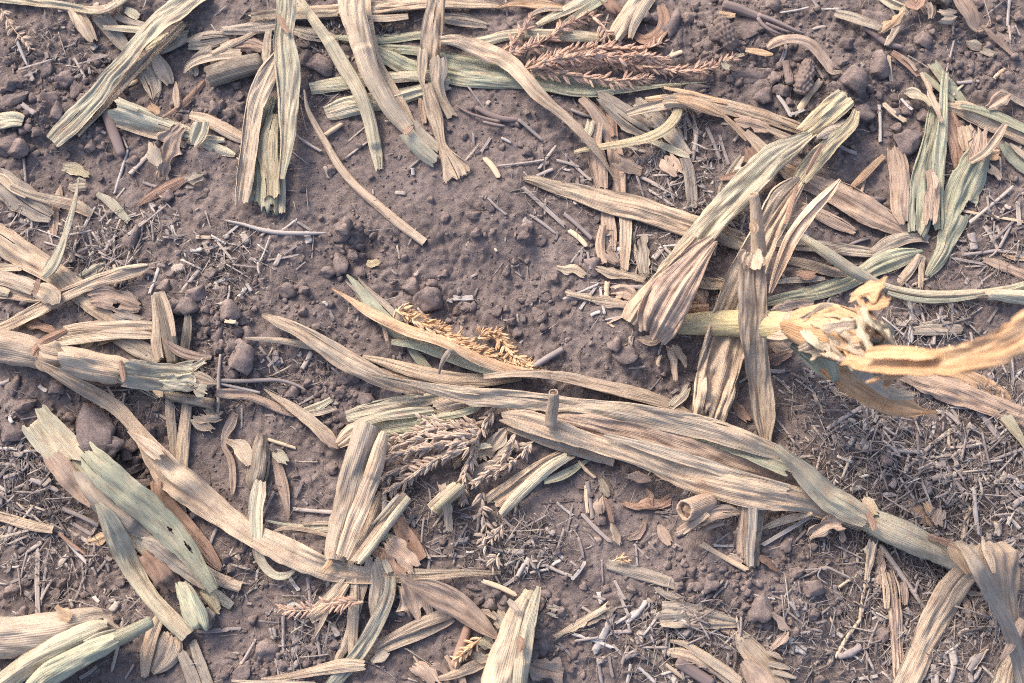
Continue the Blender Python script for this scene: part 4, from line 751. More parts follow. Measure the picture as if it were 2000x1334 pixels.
knot = [R('underside', 'a', '650,690,40 740,720,46 850,755,40 960,780,36 1040,815,30', 'tan', -60, .12, 3, .06, 'tt'), R('sheath', 'a', '640,618,140 730,640,128 830,675,112 930,705,86 1040,742,78 1110,765,60', 'pale', -130, .12, 4, .05, 'tt', fray=2),
        R('splinter', 'a', '655,560,50 700,580,44 770,610,30', 'pale', -50, .12, 3, .05, 'tp'), R('leaf_end', 'a', '1130,770,46 1190,775,44 1255,780,24', 'pale', -70, .1, 3, .05, 'tt'), R('leaf_end', 'a', '1130,795,50 1200,825,58 1260,845,52 1310,866,22', 'pale', -70, .14, 3, .05, 'tp'), R('band', 'a', '1135,682,100 1120,730,112 1100,775,96 1080,815,50', 'pale', -100, .1, 3, .06, 'tt', lift=3)]
K('corn_stalk', 'short broken pale stalk with a torn node, left of the hanging bundle', STALK, knot)
K('husk_flake', 'ragged pink brown flake hanging off the short broken stalk', HUSK, [R('flake', 'a', '1020,690,56 970,750,96 930,820,130 915,890,128 905,950,86 900,1000,40', 'pink', -60, .18, 3, .2, 'tt', nick=.2, holes=((.45, -.5, .05, .3),)), R('flake', 'a', '845,800,50 870,870,64 890,930,46', 'cream', -60, .14, 3, .15, 'tt', nick=.2)])
K('husk_strip', 'thin brown pink strip curving from the broken sheath down to the clods', HUSK, [R('husk_strip', 'a', '1140,450,34 1070,530,46 1000,595,36 905,655,14', 'brown', -90, .12, 2, .05, 'tp')])
K('husk_strip', 'small upright brown pink splinter above the broken knotted stalk', HUSK, [R('husk_strip', 'a', '982,455,8 982,530,40 990,600,30', 'pink', -80, .1, 2, .05, 'pt')])
K('husk_flake', 'small orange brown flake beside the broken knotted stalk', HUSK, [R('husk_flake', 'a', '835,580,40 865,610,60 885,640,40', 'orange', -50, .1, 2, .12, 'tt')])
br = [R('shell', 'a', '1045,250,50 1120,232,84 1210,218,80 1290,205,44', 'grey', -90, .16, 4, .08, 'tt', fray=2), R('shell', 'a', '1090,420,50 1080,360,66 1130,300,50 1180,260,30', 'grey', -80, .12, 3, .08, 'tt'), T('internode', 'a', '1160,430,120 1240,405,128 1340,375,126 1450,350,118', 'dirty', .75, 'ox', .08),
      R('shell', 'a', '1240,275,60 1320,255,84 1400,250,80 1470,270,60', 'pink', -80, .16, 4, .08, 'tt'), R('leaf_end', 'a', '1026,408,10 1060,360,44 1130,325,58 1230,305,58 1350,298,44', 'cream', -70, .12, 3, .08, 'pt'), R('leaf_end', 'a', '1440,165,26 1360,210,32 1270,255,40 1180,300,26', 'tan', -90, .1, 2, .05, 'tt')]
K('corn_stalk', 'broken brown weathered stalk end behind the hanging leaf bundle', STALK, br)
K('leaf_scrap', 'yellow green curled scrap lying above the crossed leaves', LEAF, [R('leaf_scrap', 'a', '350,930,30 410,938,50 460,960,52 500,985,30', 'yellow', 90, .16, 3, .2, 'tt')])
K('leaf_scrap', 'small white scrap beneath the yellow green curled scrap', LEAF, [R('leaf_scrap', 'a', '388,1035,60 430,1038,64 482,1036,52', 'cream', -20, .06, 2, .05, 'cc')])
K('husk_strip', 'narrow pink husk strip by the ragged grey leaf', HUSK, [R('husk_strip', 'a', '340,1030,6 325,1090,40 305,1180,44 298,1260,48 295,1320,34', 'pink', -60, .12, 3, .08, 'pt')])
K('corn_leaf', 'ragged grey leaf at the left edge with a dark crease', LEAF, [R('blade', 'a', '-40,990,140 50,1050,170 140,1120,170 220,1175,140 295,1215,70', 'grey', 70, .16, 3, .1, 'tt', fray=2, nick=.1), R('fold', 'a', '-20,980,40 20,1000,60 70,1050,50 150,1090,40', 'tan', -60, .12, 2, .1, 'tt')])
K('corn_leaf', 'narrow tan leaf strip beside the ragged grey leaf', LEAF, [R('corn_leaf', 'a', '60,1035,36 160,1080,46 270,1112,54 380,1135,66 450,1160,62 512,1196,44', 'tan', -70, .14, 3, .08, 'pt')])
K('husk_strip', 'brown red papery husk strip on the bare bank', HUSK, [R('husk_strip', 'a', '765,1148,8 840,1095,44 930,1045,62 1010,1005,44 1060,985,20', 'brown', -60, .1, 2, .1, 'pt'), R('flake', 'a', '1035,1010,40 1085,995,66 1135,975,44', 'grey', -40, .1, 2, .1, 'tt')])
K('leaf_piece', 'small grey green curved leaf strip in the straw near the bank', LEAF, [R('leaf_piece', 'a', '540,1080,22 600,1115,44 650,1160,50 720,1235,34', 'pale', -70, .12, 3, .08, 'pt')])

# ---- top middle: the horizontal leaves behind
K('corn_leaf', 'long tan leaf lying along the top edge behind the hanging leaves', LEAF, [R('blade', 'F', '488,36,22 560,30,28 640,26,34 720,24,40 800,18,40 880,14,32 950,14,24 990,16,10', 'tan', -70, .18, 4, .06, 'tp', fray=2), R('fold', 'b', '180,95,40 300,100,46 420,90,34', 'cream', -60, .12, 3, .1, 'pp')])
K('corn_stalk', 'grey weathered stalk piece lying behind the top of the hanging bundle', STALK, [R('sheath', 'a', '1236,170,46 1300,168,60 1380,160,72 1460,150,80 1540,140,74 1620,130,50', 'grey', -120, .14, 4, .05, 'tt'), R('sheath', 'a', '1400,95,50 1480,85,60 1580,80,60 1680,85,64 1790,80,62 1890,80,46', 'dirty', -110, .14, 4, .05, 'tt'), R('splinter', 'a', '1640,165,50 1720,185,72 1820,205,66 1900,225,44', 'grey', -90, .18, 5, .06, 'tt', fray=3)])
K('corn_leaf', 'torn brown grey leaf end under the top leaves', LEAF, [R('corn_leaf', 'b', '550,90,46 660,105,74 770,120,76 865,140,40', 'grey', -70, .16, 4, .1, 'tt', fray=2)])
K('corn_leaf', 'orange brown rolled leaf along the top edge, ending at the tassels', LEAF, [R('corn_leaf', 'b', '915,46,14 1000,28,50 1100,28,76 1200,40,70 1290,50,44', 'orange', -60, .12, 3, .08, 'pt'), R('fold', 'b', '1095,98,14 1130,70,22 1190,52,26 1280,50,20', 'tan', -100, .1, 2, .05, 'tt', lift=4)])
grn = [R('blade', 'b', '20,205,30 120,215,46 240,218,54 380,205,56 500,195,50 620,205,46', 'green', -70, .14, 4, .06, 'pt'),
       R('blade', 'b', '620,230,40 740,245,50 860,228,66 960,200,62 1080,188,64 1220,195,66 1380,205,58 1515,215,36', 'pale', -70, .15, 4, .08, 'tt'),
       R('blade', 'b', '215,262,40 320,270,52 430,280,54 560,300,50 700,330,54 840,360,56 960,390,46', 'green', -80, .14, 3, .06, 'tt'),
       R('blade', 'b', '630,345,46 760,375,56 920,405,60 1080,425,60 1240,440,60 1380,470,66 1520,482,64 1640,480,40', 'green', -90, .16, 4, .06, 'tt'),
       R('blade', 'b', '210,262,50 300,315,96 400,370,112 500,405,112 620,415,108 760,440,108 900,455,98 1060,460,92 1200,475,84 1330,505,70 1460,515,60 1600,502,52 1760,486,34 1920,470,16 2085,458,8', 'green', -80, .15, 4, .07, 'pp', arch=4)]
K('corn_leaf', 'bundle of grey green leaves running under the hanging leaves to a long point', LEAF, grn)
K('corn_stalk', 'cut pale stalk piece with two folded ends, under the striped hanging leaf', STALK, [R('sheath', 'F', '606,174,24 640,168,28 690,160,29 740,154,27 800,150,25 850,150,20', 'pale', -120, .10, 3, .04, 'ct'), R('sheath', 'F', '636,222,28 668,212,38 710,204,36 760,196,32 820,178,28 880,162,24', 'pale', -120, .12, 3, .04, 'ct')])
tassel('upper tassel with short curved branches at the top edge', 'spike_pink', [('b', '925,300 980,265 1030,215 1065,165 1100,110', 16, 8, 3, 30), ('b', '960,305 1050,280 1130,250 1200,215 1260,170 1320,130 1390,100 1460,80', 16, 8, 3, 30), ('b', '1440,85 1490,120 1520,170 1550,230', 15, 9, 2, 30)])
tassel('largest tassel, thick pink spikes pointing away from the green leaves', 'spike_pink', [
    ('b', '1070,378 1180,330 1300,295 1430,270 1560,270 1680,275 1770,265 1835,240', 17, 8.5, 3, 28), ('b', '1100,395 1230,405 1360,425 1480,442 1600,450 1720,442 1770,435', 17, 8.5, 3, 28),
    ('b', '1080,385 1240,360 1400,345 1560,345 1700,360 1830,380 1960,395 2060,385 2160,360 2230,325', 17, 8, 4, 28), ('b', '1160,350 1300,322 1440,312 1600,315 1740,318 1860,335', 17, 8.5, 3, 28)])
K('corn_leaf', 'flat strap of pale leaf crossing the top edge above the tassels', LEAF, [R('blade', 'b', '1140,140,32 1220,95,56 1310,50,62 1420,-10,66 1480,-50,60', 'pale', -70, .12, 3, .05, 'tt'), R('blade', 'b', '1270,140,14 1350,95,34 1440,40,44 1540,-30,44', 'green', -80, .12, 3, .05, 'pt')])
K('husk_curl', 'crescent of curled brown husk beside the tan sheath tube', HUSK, [R('husk_curl', 'b', '1830,30,44 1852,100,58 1840,165,66 1790,210,70 1730,222,60 1680,190,34', 'brown', -70, .1, 2, .08, 'tt', roll=15)])
K('husk_flake', 'brown husk flake at the top edge beside the tan sheath tube', HUSK, [R('husk_flake', 'b', '1520,-10,60 1560,30,64 1600,70,44', 'brown', -60, .12, 3, .1, 'tt')])
K('corn_stalk', 'tan sheath tube with brown stains slanting in at the top edge', STALK, [R('sheath', 'b', '1565,222,78 1610,150,100 1665,70,104 1730,-20,104 1770,-80,100', 'tan', -140, .08, 3, .04, 'tt'), R('sheath', 'b', '1660,215,26 1680,140,50 1725,55,60 1790,-40,60', 'cream', -100, .1, 3, .05, 'tt')])

# ---- pink stem and grey wide leaf
pk = [R('strip', 'b', '1385,545,60 1460,620,72 1520,710,84 1565,800,80 1590,900,86 1605,1000,72 1612,1090,56', 'pink', -80, .16, 4, .06, 'tt'), R('strip', 'b', '1480,680,46 1462,790,70 1470,890,100 1485,980,88 1500,1060,60', 'pink', -70, .14, 4, .08, 'tt'), R('strip', 'b', '1545,590,56 1555,660,54 1570,760,44', 'brown', -80, .12, 3, .05, 'tt')]
pk += [R('strip', 'F', '1186,385,20 1186,420,24 1190,455,26 1192,490,20', 'pink', -80, .16, 3, .08, 'tt'), R('strip', 'F', '1215,380,22 1222,430,22 1221,480,20 1219,530,14', 'tan', -90, .14, 3, .05, 'tt'), R('strip', 'F', '1178,440,14 1172,480,18 1180,515,12', 'pink', -80, .14, 3, .1, 'tt')]
K('corn_stalk', 'flattened pink brown stalk strips running down under the pointed wide leaf', STALK, pk)
K('husk_flake', 'pink brown flap pointing out of the flattened pink stalk', HUSK, [R('husk_flake', 'b', '1590,890,90 1640,920,86 1685,945,50 1722,958,10', 'pink', -60, .1, 3, .08, 'tp')])
K('leaf_piece', 'grey green scrap tucked beside the flattened pink stalk', LEAF, [R('leaf_piece', 'b', '1440,670,44 1425,730,50 1395,790,36', 'pale', -60, .1, 2, .08, 'tt')])
K('corn_leaf', 'wide torn grey green leaf between the green bundle and the straw', LEAF, [R('blade', 'b', '1480,525,84 1560,590,124 1640,650,156 1720,700,160 1790,740,120', 'grey', -60, .12, 4, .08, 'tt', fray=3, nick=.1), R('blade', 'b', '1690,560,60 1780,640,76 1870,730,84 1940,810,64 1992,865,34', 'grey', -70, .14, 3, .06, 'tt'), R('strip', 'b', '1780,790,22 1860,820,38 1940,855,38 1990,878,20', 'pale', -90, .1, 2, .04, 'pt')])
K('leaf_piece', 'upright tan grey leaf stub in the straw behind the pointed wide leaf', LEAF, [R('leaf_piece', 'c', '105,880,66 130,960,72 145,1060,66 150,1160,50', 'grey', -90, .14, 4, .05, 'tt')])
K('husk_flake', 'pink flake in the straw under the orange leaf', HUSK, [R('husk_flake', 'c', '-5,870,60 30,920,86 75,975,50', 'pink', -60, .12, 3, .08, 'tt')])
K('leaf_piece', 'grey green shard in the straw against the long crossing leaf', LEAF, [R('leaf_piece', 'c', '430,870,36 370,960,60 320,1050,56 300,1120,30', 'grey', -60, .14, 3, .06, 'tt')])
K('husk_strip', 'brown strip with a white bit in the straw under the crossing leaf', HUSK, [R('husk_strip', 'c', '305,1000,20 370,985,40 440,970,36', 'brown', -60, .1, 2, .08, 'pt'), R('scrap', 'c', '385,950,20 415,948,28 445,946,20', 'cream', -30, .05, 2, .05, 'cc')])

# ---- the hanging leaves at the top
K('corn_leaf', 'narrow two-grooved hanging leaf, first of the group hanging in from the top', LEAF, [R('corn_leaf', 'F', '575,-30,22 590,0,22 618,42,26 645,80,28 672,125,29 700,172,28 718,215,27 730,260,26 738,300,24 742,332,14', 'pale', -110, .16, 3, .04, 'tt', fray=2, lift=[8, 10, 12, 12, 8, 6, 3, 2, 0, 0])])
h4 = [R('blade', 'b', '180,-40,64 185,60,66 200,160,66 225,260,62 260,370,56 320,480,58 385,585,56 445,680,22', 'tan', -90, .16, 3, .05, 'tt'), R('sheath', 'b', '105,-40,150 110,60,140 135,170,132 165,280,118 205,400,106 265,510,104 335,620,98 395,690,86 425,730,80', 'cream', -120, .12, 4, .04, 'tt', lift=[12, 14, 14, 12, 8, 5, 3, 2, 2]), R('strip', 'b', '455,670,24 490,740,44 545,795,46 595,842,26', 'grey', -80, .14, 3, .06, 'tt'), R('sheath', 'b', '412,738,84 460,800,88 520,860,84 575,905,64', 'pale', -130, .1, 3, .05, 'tt'), R('node', 'b', '392,748,18 420,730,30 445,706,18', 'brown', -80, .1, 2, .05, 'tt', lift=2)]
K('corn_stalk', 'stained hanging stalk with a brown node and cut lower sheath', STALK, h4)
h5 = [R('rag', 'b', '500,545,30 498,600,46 508,650,40 512,690,16', 'pink', -70, .14, 3, .12, 'tt'), R('blade', 'b', '590,-50,110 580,40,116 570,130,136 560,220,142 555,300,130 560,370,90', 'tan', -80, .15, 3, .08, 'tt', fray=2, lift=[14, 14, 13, 12, 9, 6]), R('lobe', 'b', '505,270,50 500,350,56 495,430,36 508,500,14', 'cream', -70, .12, 3, .1, 'tp'), R('lobe', 'b', '585,320,80 592,400,86 588,470,60 610,550,50 640,610,54 668,655,56', 'cream', -80, .14, 3, .1, 'tt'),
      R('lobe', 'b', '525,470,50 550,560,76 580,660,84 598,750,56 615,815,50 650,885,100 690,960,172 705,995,160', 'tan', -80, .16, 4, .07, 'pt', fray=2)]
K('corn_leaf', 'torn hanging leaf with a brown gash and a fanned cut end', LEAF, h5)
K('corn_leaf', 'long tan leaf sweeping diagonally down to a fine tip', LEAF, [R('corn_leaf', 'b', '600,225,44 680,225,76 770,255,92 860,295,108 940,325,106 1010,375,92 1075,445,88 1140,520,80 1220,590,64 1300,655,60 1380,735,58 1450,810,46 1510,890,28 1545,950,14 1575,1005,6', 'tan', -90, .14, 3, .06, 'tp', roll=[0, 0, 0, -8, -12, 5, 12, 10, 4, 0, 0, 0, 0, 0, 0], lift=[6, 8, 8, 8, 8, 10, 12, 14, 14, 12, 10, 8, 6, 4, 2])])
# ---- the hanging bundle
hb = [T('core', 'a', '1500,1000,90 1502,1080,92 1502,1175,92', 'green', .7, 'oo', .12, jag=.5), R('strip', 'a', '1500,165,34 1488,250,44 1482,330,46 1480,410,24', 'grey', -80, .12, 3, .06, 'tt'),
      R('sheath', 'a', '1558,640,26 1562,740,34 1558,860,44 1562,980,48 1568,1090,44 1572,1192,34', 'pale', -90, .14, 3, .05, 'pt'), R('sheath', 'a', '1520,540,50 1480,660,66 1440,780,80 1425,900,86 1418,1020,86 1412,1135,84', 'green', -90, .26, 3, .05, 'tt', fray=2), R('sheath', 'a', '1530,640,60 1500,760,96 1492,860,104 1505,960,96 1515,1040,92 1515,1112,96', 'yellow', -100, .14, 4, .07, 'tt', fray=2),
      R('lobe', 'a', '1545,300,40 1500,400,110 1455,490,134 1425,570,130 1402,680,112 1388,800,108 1372,920,108 1360,1030,104 1345,1140,84', 'cream', -100, .13, 3, .06, 'tt', lift=[10, 9, 8, 6, 4, 3, 2, 1, 1], fray=1), R('lobe', 'a', '1600,-60,104 1596,40,106 1588,140,98 1578,230,110 1590,330,136 1606,440,140 1612,550,128 1608,660,114 1606,770,96 1590,880,76 1570,1000,44', 'pale', -90, .12, 3, .06, 'tp', lift=[22, 20, 17, 14, 12, 10, 8, 7, 5, 4, 3]), R('stain', 'a', '1550,80,20 1575,130,30 1610,185,20', 'brown', -80, .1, 2, .05, 'pp', lift=1)]
K('corn_stalk', 'thick green tinted leaf bundle hanging from the top edge with a cut fibrous end', STALK, hb)
K('leaf_strip', 'thin curved two-grooved strip lying alone in the furrow', LEAF, [R('leaf_strip', 'F', '594,175,3 600,210,8 615,242,11 638,282,13 665,328,15 700,368,16 740,402,17 785,440,18 830,474,16', 'tan', -150, .16, 3, .03, 'pc')])
K('husk_curl', 'tiny curled yellow husk ring lying on the furrow soil', HUSK, [R('husk_curl', 'e', '190,225,30 215,238,40 240,228,38 258,238,30', 'yellow', 120, .14, 3, .2, 'tt')])

# ---- right: crossing leaves
K('corn_leaf', 'pointed wide tan leaf with wavy lower edge on the bare soil', LEAF, [R('corn_leaf', 'F', '1022,350,10 1040,353,22 1080,366,30 1125,378,38 1175,395,50 1230,408,54 1290,425,56 1345,445,58 1400,462,52 1450,475,44', 'tan', -70, .13, 3, .14, 'pt', roll=6)])
K('corn_leaf', 'wide pinkish tan leaf lying behind the tongue-like upright leaf', LEAF, [R('blade', 'c', '590,880,50 680,950,86 780,1010,110 900,1060,130 1020,1115,150 1140,1180,150 1250,1240,120 1345,1295,70', 'pink', -60, .13, 4, .08, 'tt', nick=.06), R('blade', 'c', '760,1150,56 860,1195,80 960,1240,80 1060,1290,44', 'pink', -50, .16, 4, .12, 'tt', nick=.12)])
K('corn_leaf', 'orange tinted leaf curling over the straw below the tassels', LEAF, [R('strip', 'b', '1345,848,26 1430,828,34 1540,812,42 1660,792,46 1770,762,54 1860,715,58 1915,650,58 1935,590,52 1990,545,50', 'yellow', -60, .1, 2, .08, 'tt', lift=[1, 2, 4, 7, 10, 12, 12, 10, 6]), R('strip', 'b', '1638,640,42 1740,612,58 1850,585,62 1940,555,50', 'cream', -60, .1, 3, .08, 'tt', lift=5), R('strip', 'b', '1745,552,22 1840,542,34 1960,538,40', 'orange', -60, .12, 2, .1, 'tt', lift=4),
    R('blade', 'c', '-20,570,60 90,565,90 210,580,108 330,600,108 450,630,100 570,665,92 690,705,82 800,745,56', 'tan', -70, .18, 4, .07, 'tt', fray=2), R('strip', 'c', '-10,490,14 120,515,28 240,545,30 340,572,18', 'orange', -70, .1, 2, .05, 'pt'), R('fold', 'c', '60,545,40 150,570,66 250,610,70 330,645,36', 'orange', -60, .1, 3, .08, 'tp', lift=3), R('flap', 'c', '395,665,50 480,685,60 575,715,46', 'pink', -40, .1, 3, .06, 'tc'), R('strip', 'c', '560,715,30 650,755,40 740,795,34', 'tan', -60, .12, 3, .06, 'tt')])
K('leaf_strip', 'narrow orange brown strip slanting down from the orange tinted leaf', LEAF, [R('leaf_strip', 'c', '298,605,10 340,660,28 400,715,38 460,780,36', 'orange', -90, .1, 2, .05, 'pt')])
K('husk_strip', 'tan broken sheath piece under the crossing leaves', HUSK, [R('husk_strip', 'c', '445,735,40 510,800,58 580,870,64 640,930,50', 'tan', -110, .1, 3, .05, 'tt')])
K('husk_flake', 'reddish torn husk pieces behind the long crossing leaf', HUSK, [R('flake', 'c', '460,820,60 490,880,80 520,940,50', 'brown', -60, .16, 3, .14, 'tt', nick=.2), R('flake', 'c', '610,1010,50 590,1060,70 540,1080,40', 'brown', -60, .16, 3, .14, 'tt', nick=.2), R('flake', 'c', '640,950,50 690,975,60 740,1000,40', 'orange', -60, .12, 3, .1, 'tt')])
K('corn_leaf', 'grey leaf passing flat behind the upright leaf bundle', LEAF, [R('blade', 'f', '230,60,80 340,120,80 450,155,60', 'grey', -70, .14, 3, .06, 'tt'), R('blade', 'f', '600,125,50 720,140,78 850,148,90 980,165,92 1100,178,86 1190,185,54', 'grey', -60, .14, 4, .08, 'tt'), R('blade', 'f', '635,208,30 740,225,52 850,255,68 950,285,58 1020,292,22', 'tan', -60, .14, 3, .12, 'pt')])
K('corn_leaf', 'short dull leaf behind the long grey green leaf', LEAF, [R('corn_leaf', 'f', '1150,180,50 1240,125,72 1340,85,70 1420,80,64 1470,100,40', 'grey', -60, .14, 3, .1, 'tt')])
K('corn_leaf', 'long grey green leaf with pointed brown tip behind the raised stalk', LEAF, [R('blade', 'f', '540,455,40 640,432,64 760,412,76 880,385,80 1000,345,80 1100,295,86 1190,245,108 1280,210,110 1360,185,80 1435,168,24', 'green', -80, .13, 4, .06, 'tp'), R('underside', 'f', '580,345,16 680,328,30 800,322,36 890,318,16', 'grey', -60, .1, 2, .1, 'pp')])
K('husk_flake', 'pinkish torn husk piece under the grey green pointed leaf', HUSK, [R('flake', 'f', '600,490,40 690,470,60 780,455,50 830,450,30', 'pink', -60, .14, 3, .1, 'tt'), R('flake', 'f', '730,300,40 790,290,50 840,285,30', 'brown', -50, .12, 3, .1, 'tt')])

# ---- far right
K('corn_leaf', 'grey green leaf crossing at the top of the upright torn stalk', LEAF, [R('blade', 'c', '1490,345,56 1540,415,60 1600,490,58 1690,595,34', 'green', -70, .12, 3, .04, 'tt'), R('blade', 'c', '1435,405,36 1510,470,48 1610,560,34', 'green', -80, .12, 3, .05, 'tt')])
rs = [R('blade', 'c', '1570,590,44 1660,615,84 1760,665,96 1860,710,92 1960,750,84 2060,790,80', 'tan', -90, .16, 4, .05, 'tt'), R('blade', 'c', '1640,590,26 1740,612,46 1850,650,56 1960,700,54 2060,745,50', 'green', -80, .14, 3, .05, 'tt')]
K('corn_leaf', 'folded green and tan leaf running out at the right-hand edge', LEAF, rs)
K('leaf_strip', 'thin olive strip reaching the edge above the folded leaf', LEAF, [R('leaf_strip', 'c', '1870,500,18 1940,550,30 2050,610,30', 'grey', -90, .1, 2, .04, 'pt')])
K('husk_flake', 'pinkish beige rolled flake above the folded green and tan leaf', HUSK, [R('husk_flake', 'c', '1792,605,24 1835,575,62 1880,545,62 1922,522,30', 'pink', -110, .1, 2, .06, 'tt')])
K('corn_leaf', 'pale mint leaf half visible at the edge below the folded leaf', LEAF, [R('blade', 'c', '1880,800,50 1930,860,96 2000,920,110 2060,960,110', 'green', -70, .12, 3, .06, 'tt'), R('rib', 'c', '1920,800,14 1970,840,36 2040,900,36', 'cream', -60, .08, 2, .03, 'pt', lift=2)])
K('corn_stalk', 'dark brown ribbed sheath behind the torn green leaf', STALK, [R('sheath', 'c', '1575,620,56 1610,720,90 1640,820,110 1650,900,100 1640,950,60', 'brown', -110, .14, 5, .05, 'tt'), R('sheath', 'c', '1660,700,80 1690,780,110 1700,850,80', 'tan', -100, .12, 4, .05, 'tt')])
K('husk_flake', 'small orange flake beside the torn green leaf', HUSK, [R('flake', 'c', '1790,880,40 1830,868,60 1868,855,24', 'orange', -60, .16, 3, .12, 'tt', nick=.15), R('flake', 'c', '1800,930,30 1840,970,44 1870,1005,20', 'tan', -60, .14, 3, .1, 'tt')])
c12 = [R('blade', 'c', '1262,825,70 1282,900,112 1295,990,120 1296,1090,110 1300,1180,104 1325,1250,60', 'pink', -110, .12, 4, .05, 'tt')]
K('corn_leaf', 'short broad pinkish grey leaf standing against the wide pink leaf', LEAF, c12)
K('leaf_strip', 'orange brown strip curving from the short broad leaf', LEAF, [R('leaf_strip', 'c', '1222,868,24 1170,915,34 1095,990,40 1015,1065,14', 'orange', -90, .1, 2, .05, 'tp')])
sp = [R('tube', 'c', '1545,640,56 1530,720,76 1512,830,72 1500,930,50', 'dirty', -120, .16, 4, .04, 'tt'), R('blade', 'c', '1500,560,40 1490,660,84 1478,760,104 1452,860,116 1428,960,142 1420,1060,156 1415,1160,156 1405,1270,130 1395,1310,100', 'green', -80, .13, 4, .06, 'tt', fray=2, nick=.08), R('blade', 'c', '1562,400,36 1552,500,46 1548,610,54 1542,720,62 1530,820,72 1525,920,72 1522,1020,64 1515,1130,66 1518,1230,62 1522,1285,40', 'green', -90, .14, 3, .05, 'tt', fray=1, lift=3), R('shred', 'c', '1425,405,10 1460,480,34 1505,580,40 1540,680,20', 'tan', -90, .12, 3, .05, 'pt', lift=4), R('shred', 'c', '1470,950,30 1490,1040,60 1480,1140,76 1470,1250,66', 'pink', -80, .18, 4, .06, 'pt', fray=2), R('shred', 'c', '1490,960,10 1505,1000,30 1500,1050,20', 'cream', -50, .1, 2, .1, 'pp', lift=4)]
K('corn_stalk', 'upright torn green stalk with shredded pink streaked sheath', STALK, sp)
K('leaf_scrap', 'pale curled leaf tip beside the upright torn green stalk', LEAF, [R('leaf_scrap', 'c', '1335,510,30 1385,515,56 1435,545,46 1478,592,12', 'pale', -80, .12, 2, .08, 'tp')])
c11 = [R('side_strip', 'f', '1440,190,30 1430,260,36 1425,370,30', 'tan', -80, .1, 2, .05, 'tt'), R('side_strip', 'f', '1420,180,26 1370,260,50 1300,345,40', 'tan', -70, .1, 2, .06, 'tt'), R('blade', 'c', '1790,800,60 1745,880,140 1700,970,168 1662,1060,172 1630,1150,150 1600,1240,128 1570,1320,104 1545,1400,84 1500,1480,70 1460,1540,40', 'green', -70, .10, 3, .07, 'tt', holes=((.45, .72, .05, .34), (.50, .5, .02, .2)), nick=.07), R('head', 'c', '1745,725,60 1752,780,104 1745,840,116 1725,900,70', 'pink', -60, .12, 3, .14, 'tt', nick=.2, lift=3), R('rolled_edge', 'c', '1895,692,30 1845,775,50 1785,850,44 1700,905,36', 'tan', -90, .1, 2, .06, 'tt', lift=4)]
K('corn_leaf', 'torn sea-green leaf with a dark hole and pink ragged head', LEAF, c11)
K('husk_strip', 'orange pink torn husk at the edge above the straw', HUSK, [R('husk_strip', 'f', '1770,208,30 1830,222,48 1900,250,56 2030,310,56', 'pink', -70, .14, 3, .1, 'tt', nick=.15), R('husk_strip', 'f', '1880,180,14 1940,200,24 2020,205,26', 'orange', -60, .1, 2, .1, 'pt')])
# ---- top right
K('corn_stalk', 'torn brown stump base with papery flakes at the top edge', STALK, [R('leaf', 'c', '1200,-20,50 1270,20,72 1335,45,50', 'pale', -70, .12, 3, .08, 'tt'), T('stump', 'c', '1540,-90,150 1535,-30,150 1530,35,130', 'dirty', .8, 'oo', .12, jag=.4), R('shred', 'c', '1365,10,46 1335,70,44 1300,130,44 1262,200,34 1228,255,22', 'cream', -80, .12, 3, .06, 'tt', lift=3), R('shred', 'c', '1330,60,20 1270,120,50 1215,165,60 1180,180,40', 'orange', -70, .18, 3, .2, 'tt', nick=.2), R('shred', 'c', '1480,20,60 1490,60,50 1480,105,24', 'tan', -70, .14, 3, .12, 'tt'), R('shred', 'c', '1530,85,66 1575,90,76 1620,85,44', 'cream', -50, .12, 3, .15, 'tt', nick=.15, lift=4), R('shred', 'c', '1370,0,60 1395,20,60 1420,-20,50', 'brown', -70, .14, 3, .1, 'tt')])
K('corn_leaf', 'crumpled pinkish leaf curling beside the torn stump base', LEAF, [R('blade', 'c', '1620,-40,80 1650,20,96 1690,80,96 1715,130,80 1750,165,40 1790,135,20 1805,108,8', 'pink', 60, .2, 4, .15, 'tp', lift=[6, 8, 8, 6, 4, 8, 10]), R('tail', 'c', '1765,140,18 1830,205,32 1890,260,30 1955,325,12', 'pink', -90, .14, 3, .08, 'tp')])
K('leaf_piece', 'grey leaf shred lying under the torn stump papers', LEAF, [R('leaf_piece', 'c', '945,75,40 1030,95,54 1120,125,54 1205,155,36', 'grey', -70, .16, 4, .06, 'tt')])
K('corn_leaf', 'crumpled pink leaf arching over clods with an orange tail', LEAF, [R('blade', 'c', '565,268,30 610,235,56 680,215,54 750,218,60 810,242,62 860,295,56 905,355,54 930,400,36 985,398,10', 'pink', -90, .18, 3, .12, 'tp', lift=[2, 5, 8, 9, 9, 8, 6, 4, 1]), R('tail', 'c', '445,278,24 510,288,32 560,298,28 600,302,10', 'orange', -70, .12, 2, .1, 'tp')])
K('leaf_scrap', 'pale scrap lying at the tip of the largest tassel', LEAF, [R('leaf_scrap', 'c', '315,345,24 335,365,48 362,385,24', 'pale', -40, .1, 2, .08, 'tt'), R('leaf_scrap', 'c', '335,335,18 385,315,26 440,302,14', 'yellow', -50, .1, 2, .05, 'tt')])
K('leaf_strip', 'shredded brown strips leaning on clods above the torn green stalk', LEAF, [R('strip', 'c', '1262,290,26 1310,320,36 1360,365,34 1410,425,20', 'brown', -90, .14, 3, .06, 'tt'), R('strip', 'c', '1310,310,14 1360,340,22 1400,395,16', 'tan', -80, .1, 2, .06, 'tt')])
for i, (x, y, l) in enumerate(((1715, 250, 'small grey flake on the soil near the crumpled pinkish tail'), (1800, 292, 'larger grey flat flake on the soil near the crumpled pinkish tail'))):
    K('husk_flake', l, HUSK, [R('husk_flake', 'c', f'{x-40},{y-12},30 {x},{y},52 {x+45},{y+12},34', 'grey', -40, .1, 2, .1, 'tt')])

